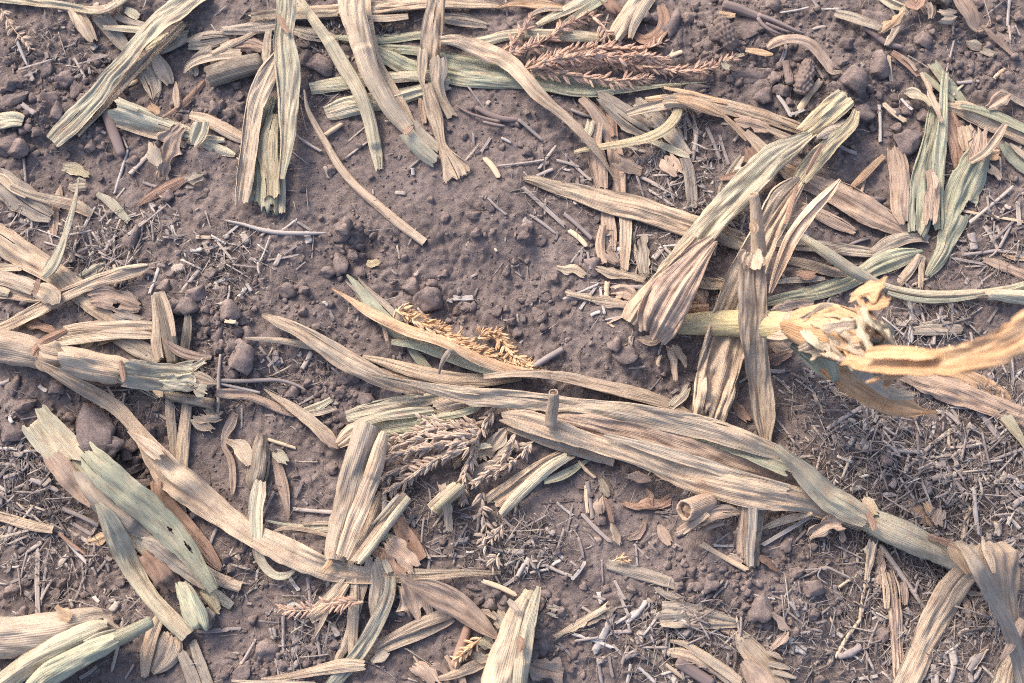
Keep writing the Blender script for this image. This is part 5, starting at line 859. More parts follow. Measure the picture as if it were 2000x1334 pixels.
# ---- left: crossed leaves and sheathed stalk
K('husk_flake', 'brown ragged flake between the crossed leaves and the sheathed stalk', HUSK, [R('husk_flake', 'd', '130,565,30 190,575,60 260,595,56 320,620,20', 'brown', -60, .14, 3, .15, 'tt', nick=.2)])
K('corn_leaf', 'wide tan leaf running from the left edge under the crossed leaves', LEAF, [R('blade', 'd', '-60,60,160 40,125,164 140,190,156 250,255,136 350,320,120 440,395,110 520,465,104 600,530,84 650,560,50', 'tan', -70, .14, 4, .06, 'tt', fray=2), R('blade', 'd', '500,430,90 580,420,120 660,440,124 730,465,96 785,478,50', 'pink', -60, .16, 4, .12, 'tt', nick=.14, holes=((.55, -.5, .05, .3),)), R('flap', 'd', '640,500,50 700,520,70 760,545,50 800,555,20', 'grey', -60, .14, 3, .1, 'tt')])
K('leaf_piece', 'small olive leaf fold at the end of the crossed leaves', LEAF, [R('leaf_piece', 'd', '440,310,30 500,280,52 550,255,56 580,240,36', 'pale', -80, .12, 3, .08, 'tt')])
K('corn_leaf', 'narrow tan leaf at the left edge under the white node', LEAF, [R('corn_leaf', 'd', '-40,390,60 60,405,64 160,422,60 250,440,36', 'tan', -80, .14, 3, .05, 'tt'), R('corn_leaf', 'd', '-40,255,36 40,258,38 120,262,24', 'tan', -60, .1, 2, .05, 'tt')])
K('corn_leaf', 'curved leaf with a dark groove crossing over the wide tan leaf', LEAF, [R('blade', 'd', '-60,615,50 40,575,62 130,530,74 220,480,90 310,425,96 400,380,96 500,335,104 600,300,104 700,272,98 780,255,84 832,245,44', 'tan', 60, .16, 3, .1, 'tt', lift=4)])
K('corn_stalk', 'white green stalk piece with a brown node at the left edge', STALK, [R('sheath', 'd', '-60,295,70 30,315,80 110,340,84 195,372,84', 'cream', -130, .1, 4, .04, 'tt', lift=4), R('sheath', 'd', '205,375,88 255,395,100 300,425,96 315,465,40', 'cream', -110, .12, 3, .08, 'tt', lift=4), R('node', 'd', '215,320,20 203,365,30 190,410,20', 'brown', -90, .12, 2, .05, 'tt', lift=7), R('leaf_end', 'd', '-40,365,60 10,385,56 50,398,40', 'pale', -90, .1, 3, .05, 'tc')])
K('corn_leaf', 'pale bent leaf strip standing across the wide tan leaf', LEAF, [R('corn_leaf', 'F', '154,348,6 150,385,14 140,428,20 128,470,24 118,500,34 104,525,40 88,540,30', 'pale', -60, .10, 3, .08, 'pt', lift=[4, 10, 14, 16, 14, 10, 4])])
d6 = [R('blade', 'd', '450,700,36 560,668,46 640,650,30', 'tan', -60, .12, 3, .08, 'pt'), R('blade', 'd', '640,650,50 730,690,86 820,735,88 890,780,60', 'grey', -60, .12, 3, .06, 'tt'), R('blade', 'd', '360,612,50 470,598,68 590,590,70 710,588,66 800,585,60 860,582,46', 'tan', -80, .13, 3, .06, 'tt'), R('blade', 'd', '320,670,46 430,655,64 550,640,58 680,632,54 790,635,52 860,640,40', 'cream', -80, .16, 3, .1, 'tt')]
K('corn_leaf', 'pair of tan leaves ending at the rotten upright stalk', LEAF, d6)
d7 = [T('core', 'd', '885,400,70 905,480,90 925,570,92 950,670,84 970,790,60', 'dirty', .7, 'oo', .2), R('shell', 'd', '850,410,14 862,500,28 868,590,40 868,680,56 890,770,44', 'tan', -90, .12, 3, .05, 'pt', lift=2), R('shell', 'd', '905,395,26 935,470,30 958,560,30 972,640,22', 'tan', -90, .12, 3, .05, 'tt', lift=4), R('shell', 'd', '1050,520,36 1045,620,50 1035,700,50 1025,780,44', 'dirty', -110, .16, 4, .05, 'tt')]
K('corn_stalk', 'rotten upright stalk with dark hollow crossing behind the sheathed stalk', STALK, d7)
K('husk_strip', 'pink brown strip lying across the rotten upright stalk', HUSK, [R('husk_strip', 'd', '915,665,24 980,712,50 1050,742,58 1120,755,46 1178,755,24', 'pink', -70, .12, 3, .08, 'tt')])
K('corn_leaf', 'two tan strips running down from beneath the sheathed stalk', LEAF, [R('strip', 'd', '940,960,56 948,1080,62 960,1200,54 972,1320,40 985,1420,36 1000,1560,44 1050,1700,30', 'tan', -90, .14, 3, .04, 'tt'), R('strip', 'd', '1045,1010,66 1035,1120,74 1022,1230,76 1015,1340,72 1018,1440,50 1030,1540,40', 'tan', -90, .12, 3, .04, 'tt')])
K('husk_strip', 'brown curved sheath strip under the sheathed stalk', HUSK, [R('husk_strip', 'd', '425,838,14 500,872,46 580,892,56 650,895,46 725,888,14', 'brown', -80, .1, 2, .06, 'pp')])
K('husk_flake', 'rounded tan husk flakes below the sheathed stalk end', HUSK, [R('flake', 'd', '1120,1060,76 1165,1085,96 1205,1090,90 1238,1085,50', 'tan', -60, .1, 3, .08, 'tt'), R('flake', 'd', '1075,1090,40 1125,1125,62 1190,1162,20', 'tan', -60, .1, 3, .08, 'tt')])
K('corn_stalk', 'short dirty stalk stub with fibres under the sheathed stalk end', STALK, [T('stub', 'd', '905,955,50 980,975,58 1080,995,60 1198,1020,62', 'dirty', .8, 'xo', .1), R('fibre', 'd', '735,905,26 800,940,30 880,985,20', 'pale', -70, .16, 3, .1, 'tt', fray=1), R('fibre', 'd', '860,920,40 890,950,44 900,980,20', 'tan', -70, .16, 3, .1, 'tt')])
d8 = [T('internode', 'd', '-80,685,160 40,700,166 160,725,164 300,755,160 450,785,150 600,815,146 700,838,140 800,855,130 1000,880,110 1170,898,76', 'pale', .72, 'xx', .04),
      R('sheath', 'd', '-60,690,176 60,705,176 170,728,172 262,748,150', 'tan', -165, .05, 4, .03, 'tt', lift=1), R('collar', 'd', '215,720,120 260,745,172 310,760,168 350,765,110', 'tan', -150, .12, 3, .1, 'tt', lift=2, nick=.12), R('sheath', 'd', '330,765,150 430,785,166 540,808,164 640,828,160 695,842,140', 'tan', -160, .06, 4, .03, 'tt', lift=1), R('node', 'd', '670,775,26 682,835,34 692,890,26', 'brown', -60, .12, 2, .06, 'tt', lift=14),
      R('sheath', 'd', '690,838,150 800,858,158 900,868,150 980,868,152 1050,862,166 1090,850,150', 'pale', -140, .10, 4, .06, 'tt', fray=2, lift=1), R('flap', 'd', '900,890,60 980,895,110 1050,905,110 1090,925,70', 'pale', -80, .12, 3, .12, 'tt', lift=3), R('flap', 'd', '1085,925,40 1120,940,66 1150,955,50', 'pale', -60, .1, 3, .1, 'tt'), R('flap', 'd', '1040,835,30 1090,805,44 1140,775,36', 'pale', -80, .1, 3, .08, 'tt'), R('tip', 'd', '1085,880,110 1140,890,90 1210,905,14', 'tan', -130, .08, 3, .05, 'tp', lift=2),
      R('strip', 'd', '372,602,34 310,632,46 250,660,48 205,700,44 180,745,20', 'brown', -80, .1, 2, .05, 'tp', lift=6)]
d8.append(R('blade', 'F', '70,706,12 110,728,22 150,750,26 196,775,29 234,802,29 260,830,27 283,860,32 305,893,46 333,927,58 368,952,62 400,978,54 446,1013,46 497,1046,42 545,1070,44 598,1094,47 650,1112,46 705,1122,34 765,1124,27 835,1123,22 905,1119,14 978,1118,5', 'tan', -75, .08, 2, .16, 'tp', efold=False, lift=[4, 4, 5, 6, 7, 8, 9, 10, 12, 12, 10, 9, 10, 12, 14, 14, 12, 10, 8, 6, 3], roll=[0, 0, 0, 0, 0, 0, 0, 0, 8, 10, 8, 0, -5, -5, 5, 8, 5, 0, 0, 0, 0]))
d8.append(R('side_tip', 'd', '712,1168,10 770,1210,44 840,1262,72 900,1310,70', 'tan', -60, .12, 3, .08, 'pt', lift=6))
K('corn_stalk', 'sheathed tan stalk from the left edge with a long wavy trailing leaf', STALK, d8)
K('corn_leaf', 'pinkish leaf pair to the right of the sheathed stalk end', LEAF, [R('blade', 'd', '1200,960,56 1290,975,82 1380,985,78 1470,1015,80 1560,1058,80 1640,1080,60 1690,1075,24', 'pink', -80, .14, 3, .05, 'tt'), R('strip', 'd', '1680,1070,36 1750,1045,44 1810,1015,34 1850,990,26', 'pale', -80, .12, 3, .05, 'tt'), R('strip', 'd', '1715,1078,24 1800,1062,34 1880,1040,24', 'grey', -80, .12, 3, .05, 'tt')])
K('corn_leaf', 'narrow pointed leaf crossing the pinkish pair, with a torn dark end', LEAF, [R('blade', 'd', '1472,932,6 1540,978,26 1620,1030,46 1700,1090,58 1770,1150,62 1830,1205,74 1880,1265,40', 'tan', -90, .12, 3, .06, 'pt', lift=4), R('flake', 'd', '1800,1180,50 1840,1225,70 1880,1265,40', 'pink', -60, .14, 3, .15, 'tt', nick=.2)])
# ---- dried shoot
K('corn_shoot', 'small dried shoot with a curling green tan ribbon leaf', 'shoot', [R('sheath', 'd', '1462,1185,54 1455,1250,92 1450,1310,110 1440,1390,118 1425,1450,110 1432,1490,70', 'dirty', -140, .14, 4, .05, 'tt', fray=1), R('leaf', 'g', '1448,205,60 1440,280,78 1428,370,70 1430,460,64 1432,540,56 1440,610,48 1475,680,44 1530,728,40 1590,735,36 1645,704,14', 'pale', -70, .12, 3, .07, 'tp'), R('leaf', 'd', '1250,1215,20 1300,1235,40 1340,1250,84 1372,1300,84 1395,1360,40', 'cream', -70, .14, 3, .1, 'tt'), R('leaf', 'g', '1535,70,40 1555,140,60 1575,230,66 1595,320,44 1612,432,10', 'pink', -80, .14, 3, .08, 'tp')])
K('husk_strip', 'twisted pink strip curling beside the dried shoot', HUSK, [R('husk_strip', 'd', '1318,1065,30 1290,1130,50 1258,1190,36 1250,1250,26 1290,1330,36 1300,1450,40 1298,1520,20', 'pink', -70, .12, 3, .1, 'tt')])
K('leaf_scrap', 'small grey green flake beside the dried shoot', LEAF, [R('leaf_scrap', 'g', '1525,45,40 1555,70,62 1600,105,40', 'pale', -60, .08, 2, .05, 'tt')])

# ---- bottom left
K('corn_leaf', 'tan rolled leaf end poking in at the left edge over straw', LEAF, [R('blade', 'g', '-60,385,70 60,415,78 150,440,76 230,458,70 303,472,58', 'tan', -120, .1, 3, .04, 'tc', lift=3), R('underside', 'g', '-40,520,50 0,490,40 30,455,20', 'tan', -60, .1, 2, .06, 'tt')])
K('husk_flake', 'small bright orange flake in the straw by the green stalk', HUSK, [R('husk_flake', 'g', '492,545,40 530,538,52 570,522,44 605,508,18', 'orange', -60, .1, 2, .12, 'tt')])
g2 = [R('blade', 'g', '960,1060,110 945,1130,170 915,1190,160 880,1240,110 850,1275,50', 'tan', -60, .12, 5, .06, 'tt', nick=.08), R('blade', 'g', '900,960,70 865,1050,92 840,1130,86 822,1210,72 812,1300,44', 'tan', -90, .13, 3, .06, 'tt'), R('blade', 'g', '1010,1160,50 1045,1240,66 1075,1320,74 1100,1400,70', 'grey', -90, .14, 3, .05, 'tt'), R('blade', 'g', '1075,1100,50 1105,1190,62 1135,1270,58 1170,1370,60', 'grey', -90, .14, 3, .05, 'tt')]
K('corn_leaf', 'fan of broad dull tan leaf ends under the green stalk', LEAF, g2)
K('husk_strip', 'reddish brown sheath lying behind the green stalk', HUSK, [R('husk_strip', 'g', '885,195,90 895,270,92 940,345,92 1000,420,88 1070,500,84 1135,580,80 1190,650,60 1235,700,30', 'brown', -90, .1, 3, .05, 'tt')])
g1 = [T('internode', 'F', '70,825,44 110,865,50 150,905,56 195,960,60 235,1010,54 275,1050,44 320,1100,36', 'pale', .7, 'oo', .05), R('sheath', 'F', '64,812,62 85,840,66 120,878,70 150,912,74', 'pale', -150, .1, 4, .04, 'tt', fray=1), R('sheath', 'g', '290,60,90 370,160,110 450,260,100 520,340,60', 'pink', -120, .1, 4, .04, 'tt'),
      R('sheath', 'g', '480,130,150 560,240,190 640,330,190 720,400,180 790,450,150 850,500,110', 'cream', -140, .07, 4, .04, 'tt', lift=2), R('husk', 'g', '1150,800,46 1220,850,58 1295,905,44', 'pale', -100, .14, 3, .04, 'pc'), R('husk', 'g', '1120,690,60 1190,740,72 1260,770,72 1345,805,60', 'tan', -110, .14, 3, .04, 'tc'), R('husk', 'g', '1120,820,60 1170,880,84 1220,945,54', 'yellow', -80, .12, 3, .06, 'tt'),
      R('silk', 'g', '810,600,90 860,660,126 920,740,130 970,820,90', 'brown', -110, .22, 9, .06, 'tt', lift=2), R('husk', 'g', '790,535,50 860,560,96 940,615,110 1020,675,112 1100,735,96 1165,795,60', 'grey', -90, .14, 4, .06, 'tt', lift=3, nick=.08),
      R('husk', 'g', '480,50,120 560,130,150 650,215,158 740,290,164 830,360,170 910,440,160 980,520,146 1040,595,130 1090,665,110 1140,735,92 1195,818,62', 'green', -100, .06, 2, .07, 'tc', efold=False, lift=4, holes=((.60, .1, .02, .10), (.74, .35, .04, .10)), fray=2), R('husk', 'g', '545,330,30 590,400,78 630,480,104 680,580,114 720,665,110 780,760,104 850,860,98 920,940,98 990,1010,94 1050,1070,80', 'pale', -100, .09, 2, .08, 'pc', lift=3),
      T('pith_end', 'g', '1120,960,110 1150,985,110 1180,1005,100', 'dirty', .6, 'xo', .15), R('husk', 'g', '1010,765,70 1045,830,122 1075,900,140 1105,965,134 1130,1040,100', 'green', -110, .08, 3, .06, 'tt', lift=4)]
K('corn_stalk', 'thick green tinted stalk with an opened husk and cut leaf ends', STALK, g1)
g3 = [T('internode', 'g', '-80,1080,190 60,1080,196 200,1065,196 350,1045,190 480,1020,176 580,1000,130', 'tan', .72, 'xo', .04), R('sheath', 'g', '-80,1075,220 60,1078,224 200,1065,222 330,1050,216 460,1022,204 560,990,160 600,975,110', 'cream', -160, .06, 5, .03, 'tt', fray=1), R('fray', 'g', '570,990,60 610,1010,80 660,1035,40', 'tan', -80, .2, 4, .15, 'tt', nick=.2),
      R('leaf', 'g', '-60,1360,50 80,1285,56 200,1210,46 310,1165,20', 'orange', -80, .12, 3, .05, 'tp')]
K('corn_stalk', 'thick cream stalk with ragged end at the bottom left edge', STALK, g3)
K('corn_leaf', 'pale green folded sheath beside the thick cream stalk', LEAF, [R('blade', 'g', '-40,1380,100 80,1290,124 200,1210,126 320,1140,120 440,1080,108 540,1035,90 600,1015,60', 'pale', -120, .14, 4, .04, 'tt'), R('tip', 'g', '470,1120,50 560,1080,56 650,1045,30', 'pale', -80, .12, 3, .08, 'tt')])
K('corn_stalk', 'sea-green cut stalk slanting in at the bottom edge', STALK, [T('stalk', 'g', '180,1400,110 300,1280,118 420,1205,116 540,1140,106 640,1090,92 740,1045,82 845,990,66', 'green', .72, 'xo', .06), R('sheath', 'g', '140,1420,110 260,1300,130 380,1225,126 500,1160,118 600,1115,104 650,1090,80', 'green', -140, .07, 4, .04, 'tt')])
K('husk_flake', 'small orange tan flake standing on the thick cream stalk', HUSK, [R('husk_flake', 'g', '308,908,8 335,935,44 365,960,60 395,975,30', 'orange', -60, .1, 2, .08, 'pt')])

# ---- middle bottom: tangle
K('leaf_strip', 'three thin pale tips fanning out behind the leaning tube', LEAF, [R('strip', 'g', '1478,425,8 1580,448,20 1700,462,30 1840,478,34', 'pale', -100, .1, 2, .04, 'pt'), R('strip', 'g', '1505,497,8 1590,470,20 1700,478,26 1830,510,24', 'tan', -100, .1, 2, .04, 'pt'), R('strip', 'g', '1690,450,12 1770,440,20 1850,440,20', 'tan', -90, .1, 2, .04, 'pt')])
K('leaf_piece', 'dull green leaf strips lying behind the leaning tubes', LEAF, [R('strip', 'h', '130,475,36 220,500,50 300,520,48 370,535,30', 'green', -90, .12, 3, .05, 'tt'), R('strip', 'h', '110,545,40 200,565,50 290,590,44', 'green', -90, .12, 3, .05, 'tt')])
K('husk_flake', 'large pink brown leaf pieces below the bark slab', HUSK, [R('flake', 'h', '300,530,46 360,590,92 415,650,90 460,710,60', 'pink', -70, .14, 4, .08, 'tt'), R('flake', 'h', '220,575,50 290,630,62 350,690,60 400,740,40', 'brown', -70, .14, 4, .08, 'tt'), R('flake', 'h', '380,750,80 415,830,130 450,900,156 470,960,150', 'pink', -60, .14, 4, .1, 'tt', nick=.12)])
h2 = [R('leaf', 'h', '235,640,60 258,720,104 270,800,124 262,880,124 250,960,80 245,1000,40', 'grey', -80, .14, 4, .07, 'tt'), R('leaf', 'h', '230,1170,44 320,1130,52 430,1085,56 540,1040,52 640,990,48 680,975,30', 'tan', -100, .14, 3, .04, 'tt'), R('leaf', 'h', '235,1135,40 320,1085,52 420,1035,58 520,990,62 620,955,60 680,945,40', 'tan', -100, .14, 3, .04, 'tt'), R('leaf', 'h', '205,630,40 185,740,46 150,860,46 115,980,56 75,1110,56 30,1200,46 10,1230,20', 'tan', -90, .13, 3, .05, 'tt'), R('leaf', 'h', '122,740,44 118,850,54 115,960,62 112,1080,56 108,1200,40', 'tan', -100, .14, 3, .04, 'tt'),
      R('leaf', 'h', '325,740,66 318,830,78 290,920,90 250,1010,98 200,1100,104 140,1190,106 70,1270,104 0,1350,96 -80,1400,80', 'pale', -90, .13, 3, .05, 'tt'), R('leaf', 'h', '75,765,70 10,850,86 -60,920,86 -130,975,64', 'tan', -90, .12, 3, .05, 'tc'), R('leaf', 'h', '-30,930,24 -70,1010,24 -110,1085,12', 'tan', -90, .1, 2, .05, 'pp'), R('leaf', 'h', '180,1235,50 80,1235,70 -40,1255,60 -160,1280,44 -300,1305,30 -400,1310,10', 'tan', -90, .13, 3, .07, 'tp')]
K('corn_leaf', 'tangle of narrow leaves fanning down from beneath the leaning tube', LEAF, h2)
K('leaf_strip', 'pale leaf strip along the bottom edge beneath the leaf tangle', LEAF, [R('leaf_strip', 'g', '1290,1322,12 1420,1330,22 1600,1334,26 1760,1340,20', 'cream', -80, .1, 2, .04, 'pt')])
tassel('broken tassel sprig lying left of the leaf tangle', 'spike_pink', [('g', '1990,880 1900,885 1800,905 1700,930 1620,930 1550,910', 16, 9, 2, 28), ('h', '170,880 120,880 60,890 10,900', 15, 9, 2, 26)])
K('leaf_strip', 'pale folded leaf base where the leaning tube meets the long leaf', LEAF, [R('leaf_strip', 'h', '285,645,20 300,680,36 320,720,30', 'pale', -60, .1, 2, .05, 'tt')])
# ---- grey tassel with its leaves
e9 = [R('blade', 'e', '75,1195,90 180,1165,110 300,1150,126 430,1130,130 560,1110,120 690,1090,80', 'green', -60, .14, 5, .06, 'tt', fray=1), R('blade', 'e', '75,1085,90 170,1058,112 290,1030,112 420,1005,100 540,980,84 660,955,56', 'pale', -90, .12, 4, .04, 'ct'), R('blade', 'e', '72,1170,26 160,1120,44 280,1085,54 420,1065,56 560,1050,40', 'pale', -90, .12, 3, .05, 'tt', lift=2), R('blade', 'e', '570,1048,76 660,1020,90 760,1000,84 860,990,50', 'tan', -70, .12, 3, .08, 'tt'), R('rib', 'e', '470,1110,16 600,1088,30 720,1066,40 800,1035,40 862,995,18', 'green', -110, .06, 2, .03, 'pt', lift=3), R('blade', 'e', '25,1250,50 70,1215,90 120,1180,110 170,1150,70', 'tan', -50, .1, 3, .06, 'tt')]
K('corn_leaf', 'green tinted cut leaf ends lying under the grey tassel', LEAF, e9)
K('leaf_piece', 'tan leaf scraps tucked under the grey tassel', LEAF, [R('scrap', 'q', '690,640,60 730,580,100 770,540,70', 'tan', -50, .1, 2, .06, 'tt'), R('scrap', 'q', '890,490,120 960,490,190 1010,510,150 1040,545,60', 'tan', -50, .1, 3, .06, 'tt'), R('scrap', 'q', '1030,480,100 1090,400,130 1150,320,120 1200,270,70', 'grey', -80, .14, 4, .05, 'tt'), R('scrap', 'q', '860,740,70 960,650,80 1080,560,90 1180,460,90 1260,370,60', 'grey', -90, .14, 3, .05, 'tt'), R('scrap', 'q', '890,460,30 970,440,60 1050,425,50', 'pale', -60, .08, 2, .05, 'pt', lift=3)])
tassel('broad grey tassel fanned over green cut leaf ends', 'spike_grey', [('q', '960,250 840,225 720,215 600,220 500,200 420,190', 16, 8.5, 2, 26), ('q', '940,280 800,270 650,265 500,275 370,300 260,330 150,375', 17, 8, 3, 26), ('q', '910,330 780,335 640,345 500,360 370,385 240,415 120,440', 17, 8, 3, 26), ('q', '880,390 760,405 620,430 480,450 350,475 220,500 90,545', 17, 8, 3, 26), ('q', '840,450 720,490 600,540 480,570 360,590 240,630 130,680 30,740', 17, 8, 3, 26), ('q', '560,545 470,600 380,660 290,725 190,785 90,845', 17, 8, 3, 26), ('q', '1090,50 1040,140 985,235 925,330 885,420 860,520 830,620 800,720 785,830 780,960', 16, 9, 3, 26)])
tassel('dark drooping tassel branches between the grey tassel and the folded leaf', 'spike_grey', [('q', '1270,340 1230,420 1180,510 1110,590 1020,680 930,760 860,820', 16, 9, 3, 28), ('q', '1440,390 1380,440 1320,520 1250,570 1170,630 1090,690', 16, 9, 3, 28)])
tassel('loose tassel sprig trailing into the chaff', 'spike_grey', [('q', '960,880 950,960 965,1060 990,1150 1000,1230 960,1310', 17, 10, 2, 32), ('q', '1150,1170 1120,1220 1060,1290 1010,1340', 16, 10, 2, 32), ('h', '930,610 905,650 890,690', 16, 9, 2, 30)])
K('corn_stalk', 'yellow hollow stalk tube pointing out of the grey tassel', STALK, [R('sheath', 'h', '560,370,84 610,320,84 660,275,84 710,235,76', 'yellow', -200, .08, 3, .03, 'ct', thick=.0012, lift=4), R('fold', 'h', '535,350,20 600,295,30 690,225,30', 'cream', -100, .08, 2, .04, 'tt', lift=9), T('core', 'h', '572,362,44 640,300,48 720,230,46', 'yellow', .85, 'oo', .05)])
h7 = [R('blade', 'h', '870,320,166 920,285,166 990,240,156 1070,185,140 1150,135,124 1240,85,104 1340,35,76', 'tan', 50, .13, 5, .06, 'tt', fray=1), R('rolled_edge', 'h', '935,395,40 990,330,60 1060,260,66 1140,185,66 1220,120,64 1310,65,50', 'pale', -110, .1, 3, .04, 'tt', lift=3)]
K('corn_leaf', 'flared tan leaf end with rolled pale edge on bare soil', LEAF, h7)
K('leaf_strip', 'thin mint leaf strip beside the flared tan leaf', LEAF, [R('leaf_strip', 'h', '1175,212,30 1240,190,46 1310,160,46 1390,110,26 1455,78,8', 'green', -60, .08, 2, .06, 'tp')])
# leaning tubes
K('corn_stalk', 'leaning cream stalk tube with a brown split side', STALK, [R('strip', 'h', '268,270,44 235,340,80 200,430,92 160,520,90 110,610,84 70,690,60', 'tan', -150, .08, 3, .04, 'ct'), T('core', 'e', '195,1150,80 170,1240,96 150,1330,100', 'pale', .8, 'ox', .06), R('sheath', 'h', '200,-110,150 178,-20,156 150,90,166 118,210,170 88,330,166 58,440,158 35,540,144 5,660,116', 'cream', -150, .07, 4, .03, 'cc', lift=4), R('sheath', 'h', '290,-60,62 262,40,80 235,140,92 200,240,94 160,340,100 120,440,100 85,540,92 50,640,70', 'tan', -110, .1, 3, .04, 'tt', lift=4), R('side_leaf', 'g', '1850,600,30 1840,660,36 1800,710,30', 'orange', -60, .1, 2, .05, 'tt')])
K('corn_stalk', 'rolled tan green leaf tube lying beside the leaning cream stalk', STALK, [R('roll', 'h', '405,280,56 350,350,56 290,430,52 230,510,50 170,590,48 110,665,40', 'tan', -190, .1, 3, .03, 'ct', lift=2), R('roll', 'h', '425,300,40 370,370,46 310,450,46 250,530,44 190,610,44 140,670,36', 'pale', -190, .1, 3, .03, 'ct', lift=2), R('roll', 'h', '370,285,24 330,330,30 270,400,26 220,450,14', 'grey', -120, .1, 2, .03, 'tp', lift=2)])
# pink leaf, bottom stalk
K('tassel_bit', 'small orange brown tassel tuft beside the slanting cut stalk', 'tassel', [T('tassel_bit', 'h', '840,1080,16 790,1120,16 740,1160,14 700,1200,10', 'straw_brown', .9, 'xx', .1)])
K('stick', 'brown hollow stick standing under the pink leaf', 'stick', [T('stick', 'h', '752,1020,46 735,1080,54 710,1150,58 680,1240,52', 'straw_brown', .85, 'xx', .08)])
K('husk_curl', 'pink brown husk curls at the bottom edge by the slanting stalk', HUSK, [R('curl', 'h', '440,1220,70 490,1260,100 530,1300,104 570,1350,90', 'pink', -80, .14, 3, .12, 'tt'), R('curl', 'h', '545,1238,26 600,1245,36 635,1280,34 650,1320,24', 'pink', -80, .1, 2, .08, 'tt'), R('curl', 'h', '632,1180,8 670,1240,36 705,1300,44 730,1350,40', 'pink', -80, .12, 3, .08, 'pt')])
K('leaf_strip', 'narrow tan strip pointing into the slanting cut stalk', LEAF, [R('leaf_strip', 'h', '590,1310,26 680,1285,46 780,1245,56 860,1205,48 905,1180,30', 'tan', -80, .13, 3, .05, 'tt')])
K('husk_flake', 'pale crumpled scraps between the pink leaf and the slanting stalk', HUSK, [R('flake', 'h', '810,1095,40 850,1110,76 890,1130,50', 'pale', -80, .14, 3, .1, 'tt'), R('flake', 'h', '905,930,40 945,980,70 950,1035,44', 'cream', -60, .18, 3, .15, 'tt', nick=.15), R('flake', 'h', '830,930,20 880,945,40 920,975,24', 'tan', -60, .12, 3, .1, 'tt'), R('flake', 'h', '790,1170,30 830,1195,50 870,1190,30', 'pale', -50, .1, 3, .1, 'tt')])
K('corn_leaf', 'smooth pink tan leaf with curled tip, middle of the bottom', LEAF, [R('corn_leaf', 'h', '368,722,14 400,755,44 450,785,62 510,805,104 575,835,138 650,875,146 720,920,134 790,975,108 860,1035,72 925,1085,24', 'pink', -60, .05, 2, .06, 'pt', roll=[0, -20, -20, -8, 0, 0, 0, 0, 0, 0], lift=[12, 10, 8, 6, 5, 4, 3, 2, 2, 1])])
K('husk_flake', 'pink square husk leaning right of the slanting cut stalk', HUSK, [R('flake', 'h', '1080,1225,60 1140,1250,96 1210,1275,124 1290,1295,130', 'pink', -60, .1, 3, .06, 'tc'), R('flake', 'h', '1088,1095,30 1095,1160,44 1090,1220,30', 'tan', -70, .12, 3, .08, 'tt')])
K('corn_stalk', 'slanting cut pale stalk with a brown wound at the bottom edge', STALK, [T('internode', 'h', '1105,820,70 1075,900,104 1035,1000,130 1000,1110,150 960,1240,170 920,1370,180', 'pale', .75, 'ox', .04), R('sheath', 'h', '1080,860,70 1045,940,126 1015,1030,150 985,1130,168 955,1230,186 920,1370,200', 'cream', -150, .07, 4, .03, 'tt', lift=2), R('sheath', 'h', '1150,795,26 1125,880,60 1098,980,70 1078,1080,76 1062,1180,80 1048,1290,80 1040,1380,80', 'pale', -110, .09, 3, .04, 'tt', lift=2), R('shred', 'h', '980,870,20 1010,900,40 1040,930,30', 'cream', -60, .12, 2, .08, 'pt', lift=6), R('wound', 'h', '1035,1075,20 1052,1115,46 1040,1160,16', 'brown', -70, .12, 2, .1, 'pp', lift=7)])

# ---- long middle bundle
K('leaf_strip', 'grey green leaf tips fanning out beside the golden tassel', LEAF, [R('tip', 'e', '130,400,8 200,480,28 280,570,34 370,650,30 450,710,24', 'green', -80, .12, 2, .05, 'pt'), R('tip', 'e', '75,335,8 160,410,26 240,480,30 320,550,26', 'grey', -80, .1, 2, .04, 'pt'), R('tip', 'e', '140,312,6 210,390,22 300,470,30 380,560,26', 'grey', -80, .1, 2, .04, 'pt'), R('tip', 'e', '78,295,10 140,360,38 210,450,60 290,540,70 370,620,60 460,690,40', 'green', -70, .1, 3, .05, 'pt'), R('tip', 'e', '420,690,30 470,750,50 540,830,40 600,860,20', 'green', -70, .12, 3, .05, 'tp')])
K('husk_strip', 'tan pink husk strips beneath the golden tassel leaf', HUSK, [R('strip', 'e', '325,668,20 420,680,44 520,705,56 620,745,40', 'orange', -70, .12, 3, .06, 'tt'), R('strip', 'e', '285,590,24 295,630,26 302,668,20', 'pink', -60, .1, 2, .05, 'tt')])
tassel('golden tassel with two plump spikes beside the long bundle', 'spike_gold', [('e', '350,488 420,520 495,555 570,595 645,635 725,680 800,718 880,748 975,775', 18, 6.5, 6, 38), ('e', '450,545 530,590 620,640 710,690 790,728', 17, 8, 4, 26), ('e', '810,650 850,625 900,625 940,660 975,715 1020,760 1080,800 1150,835', 16, 6.5, 5, 36)])
K('straw', 'round grey straw stem pointing out beside the golden tassel', 'straw', [T('straw', 'e', '1125,805,34 1200,760,34 1285,712,32', 'straw', .9, 'xo', .06)])
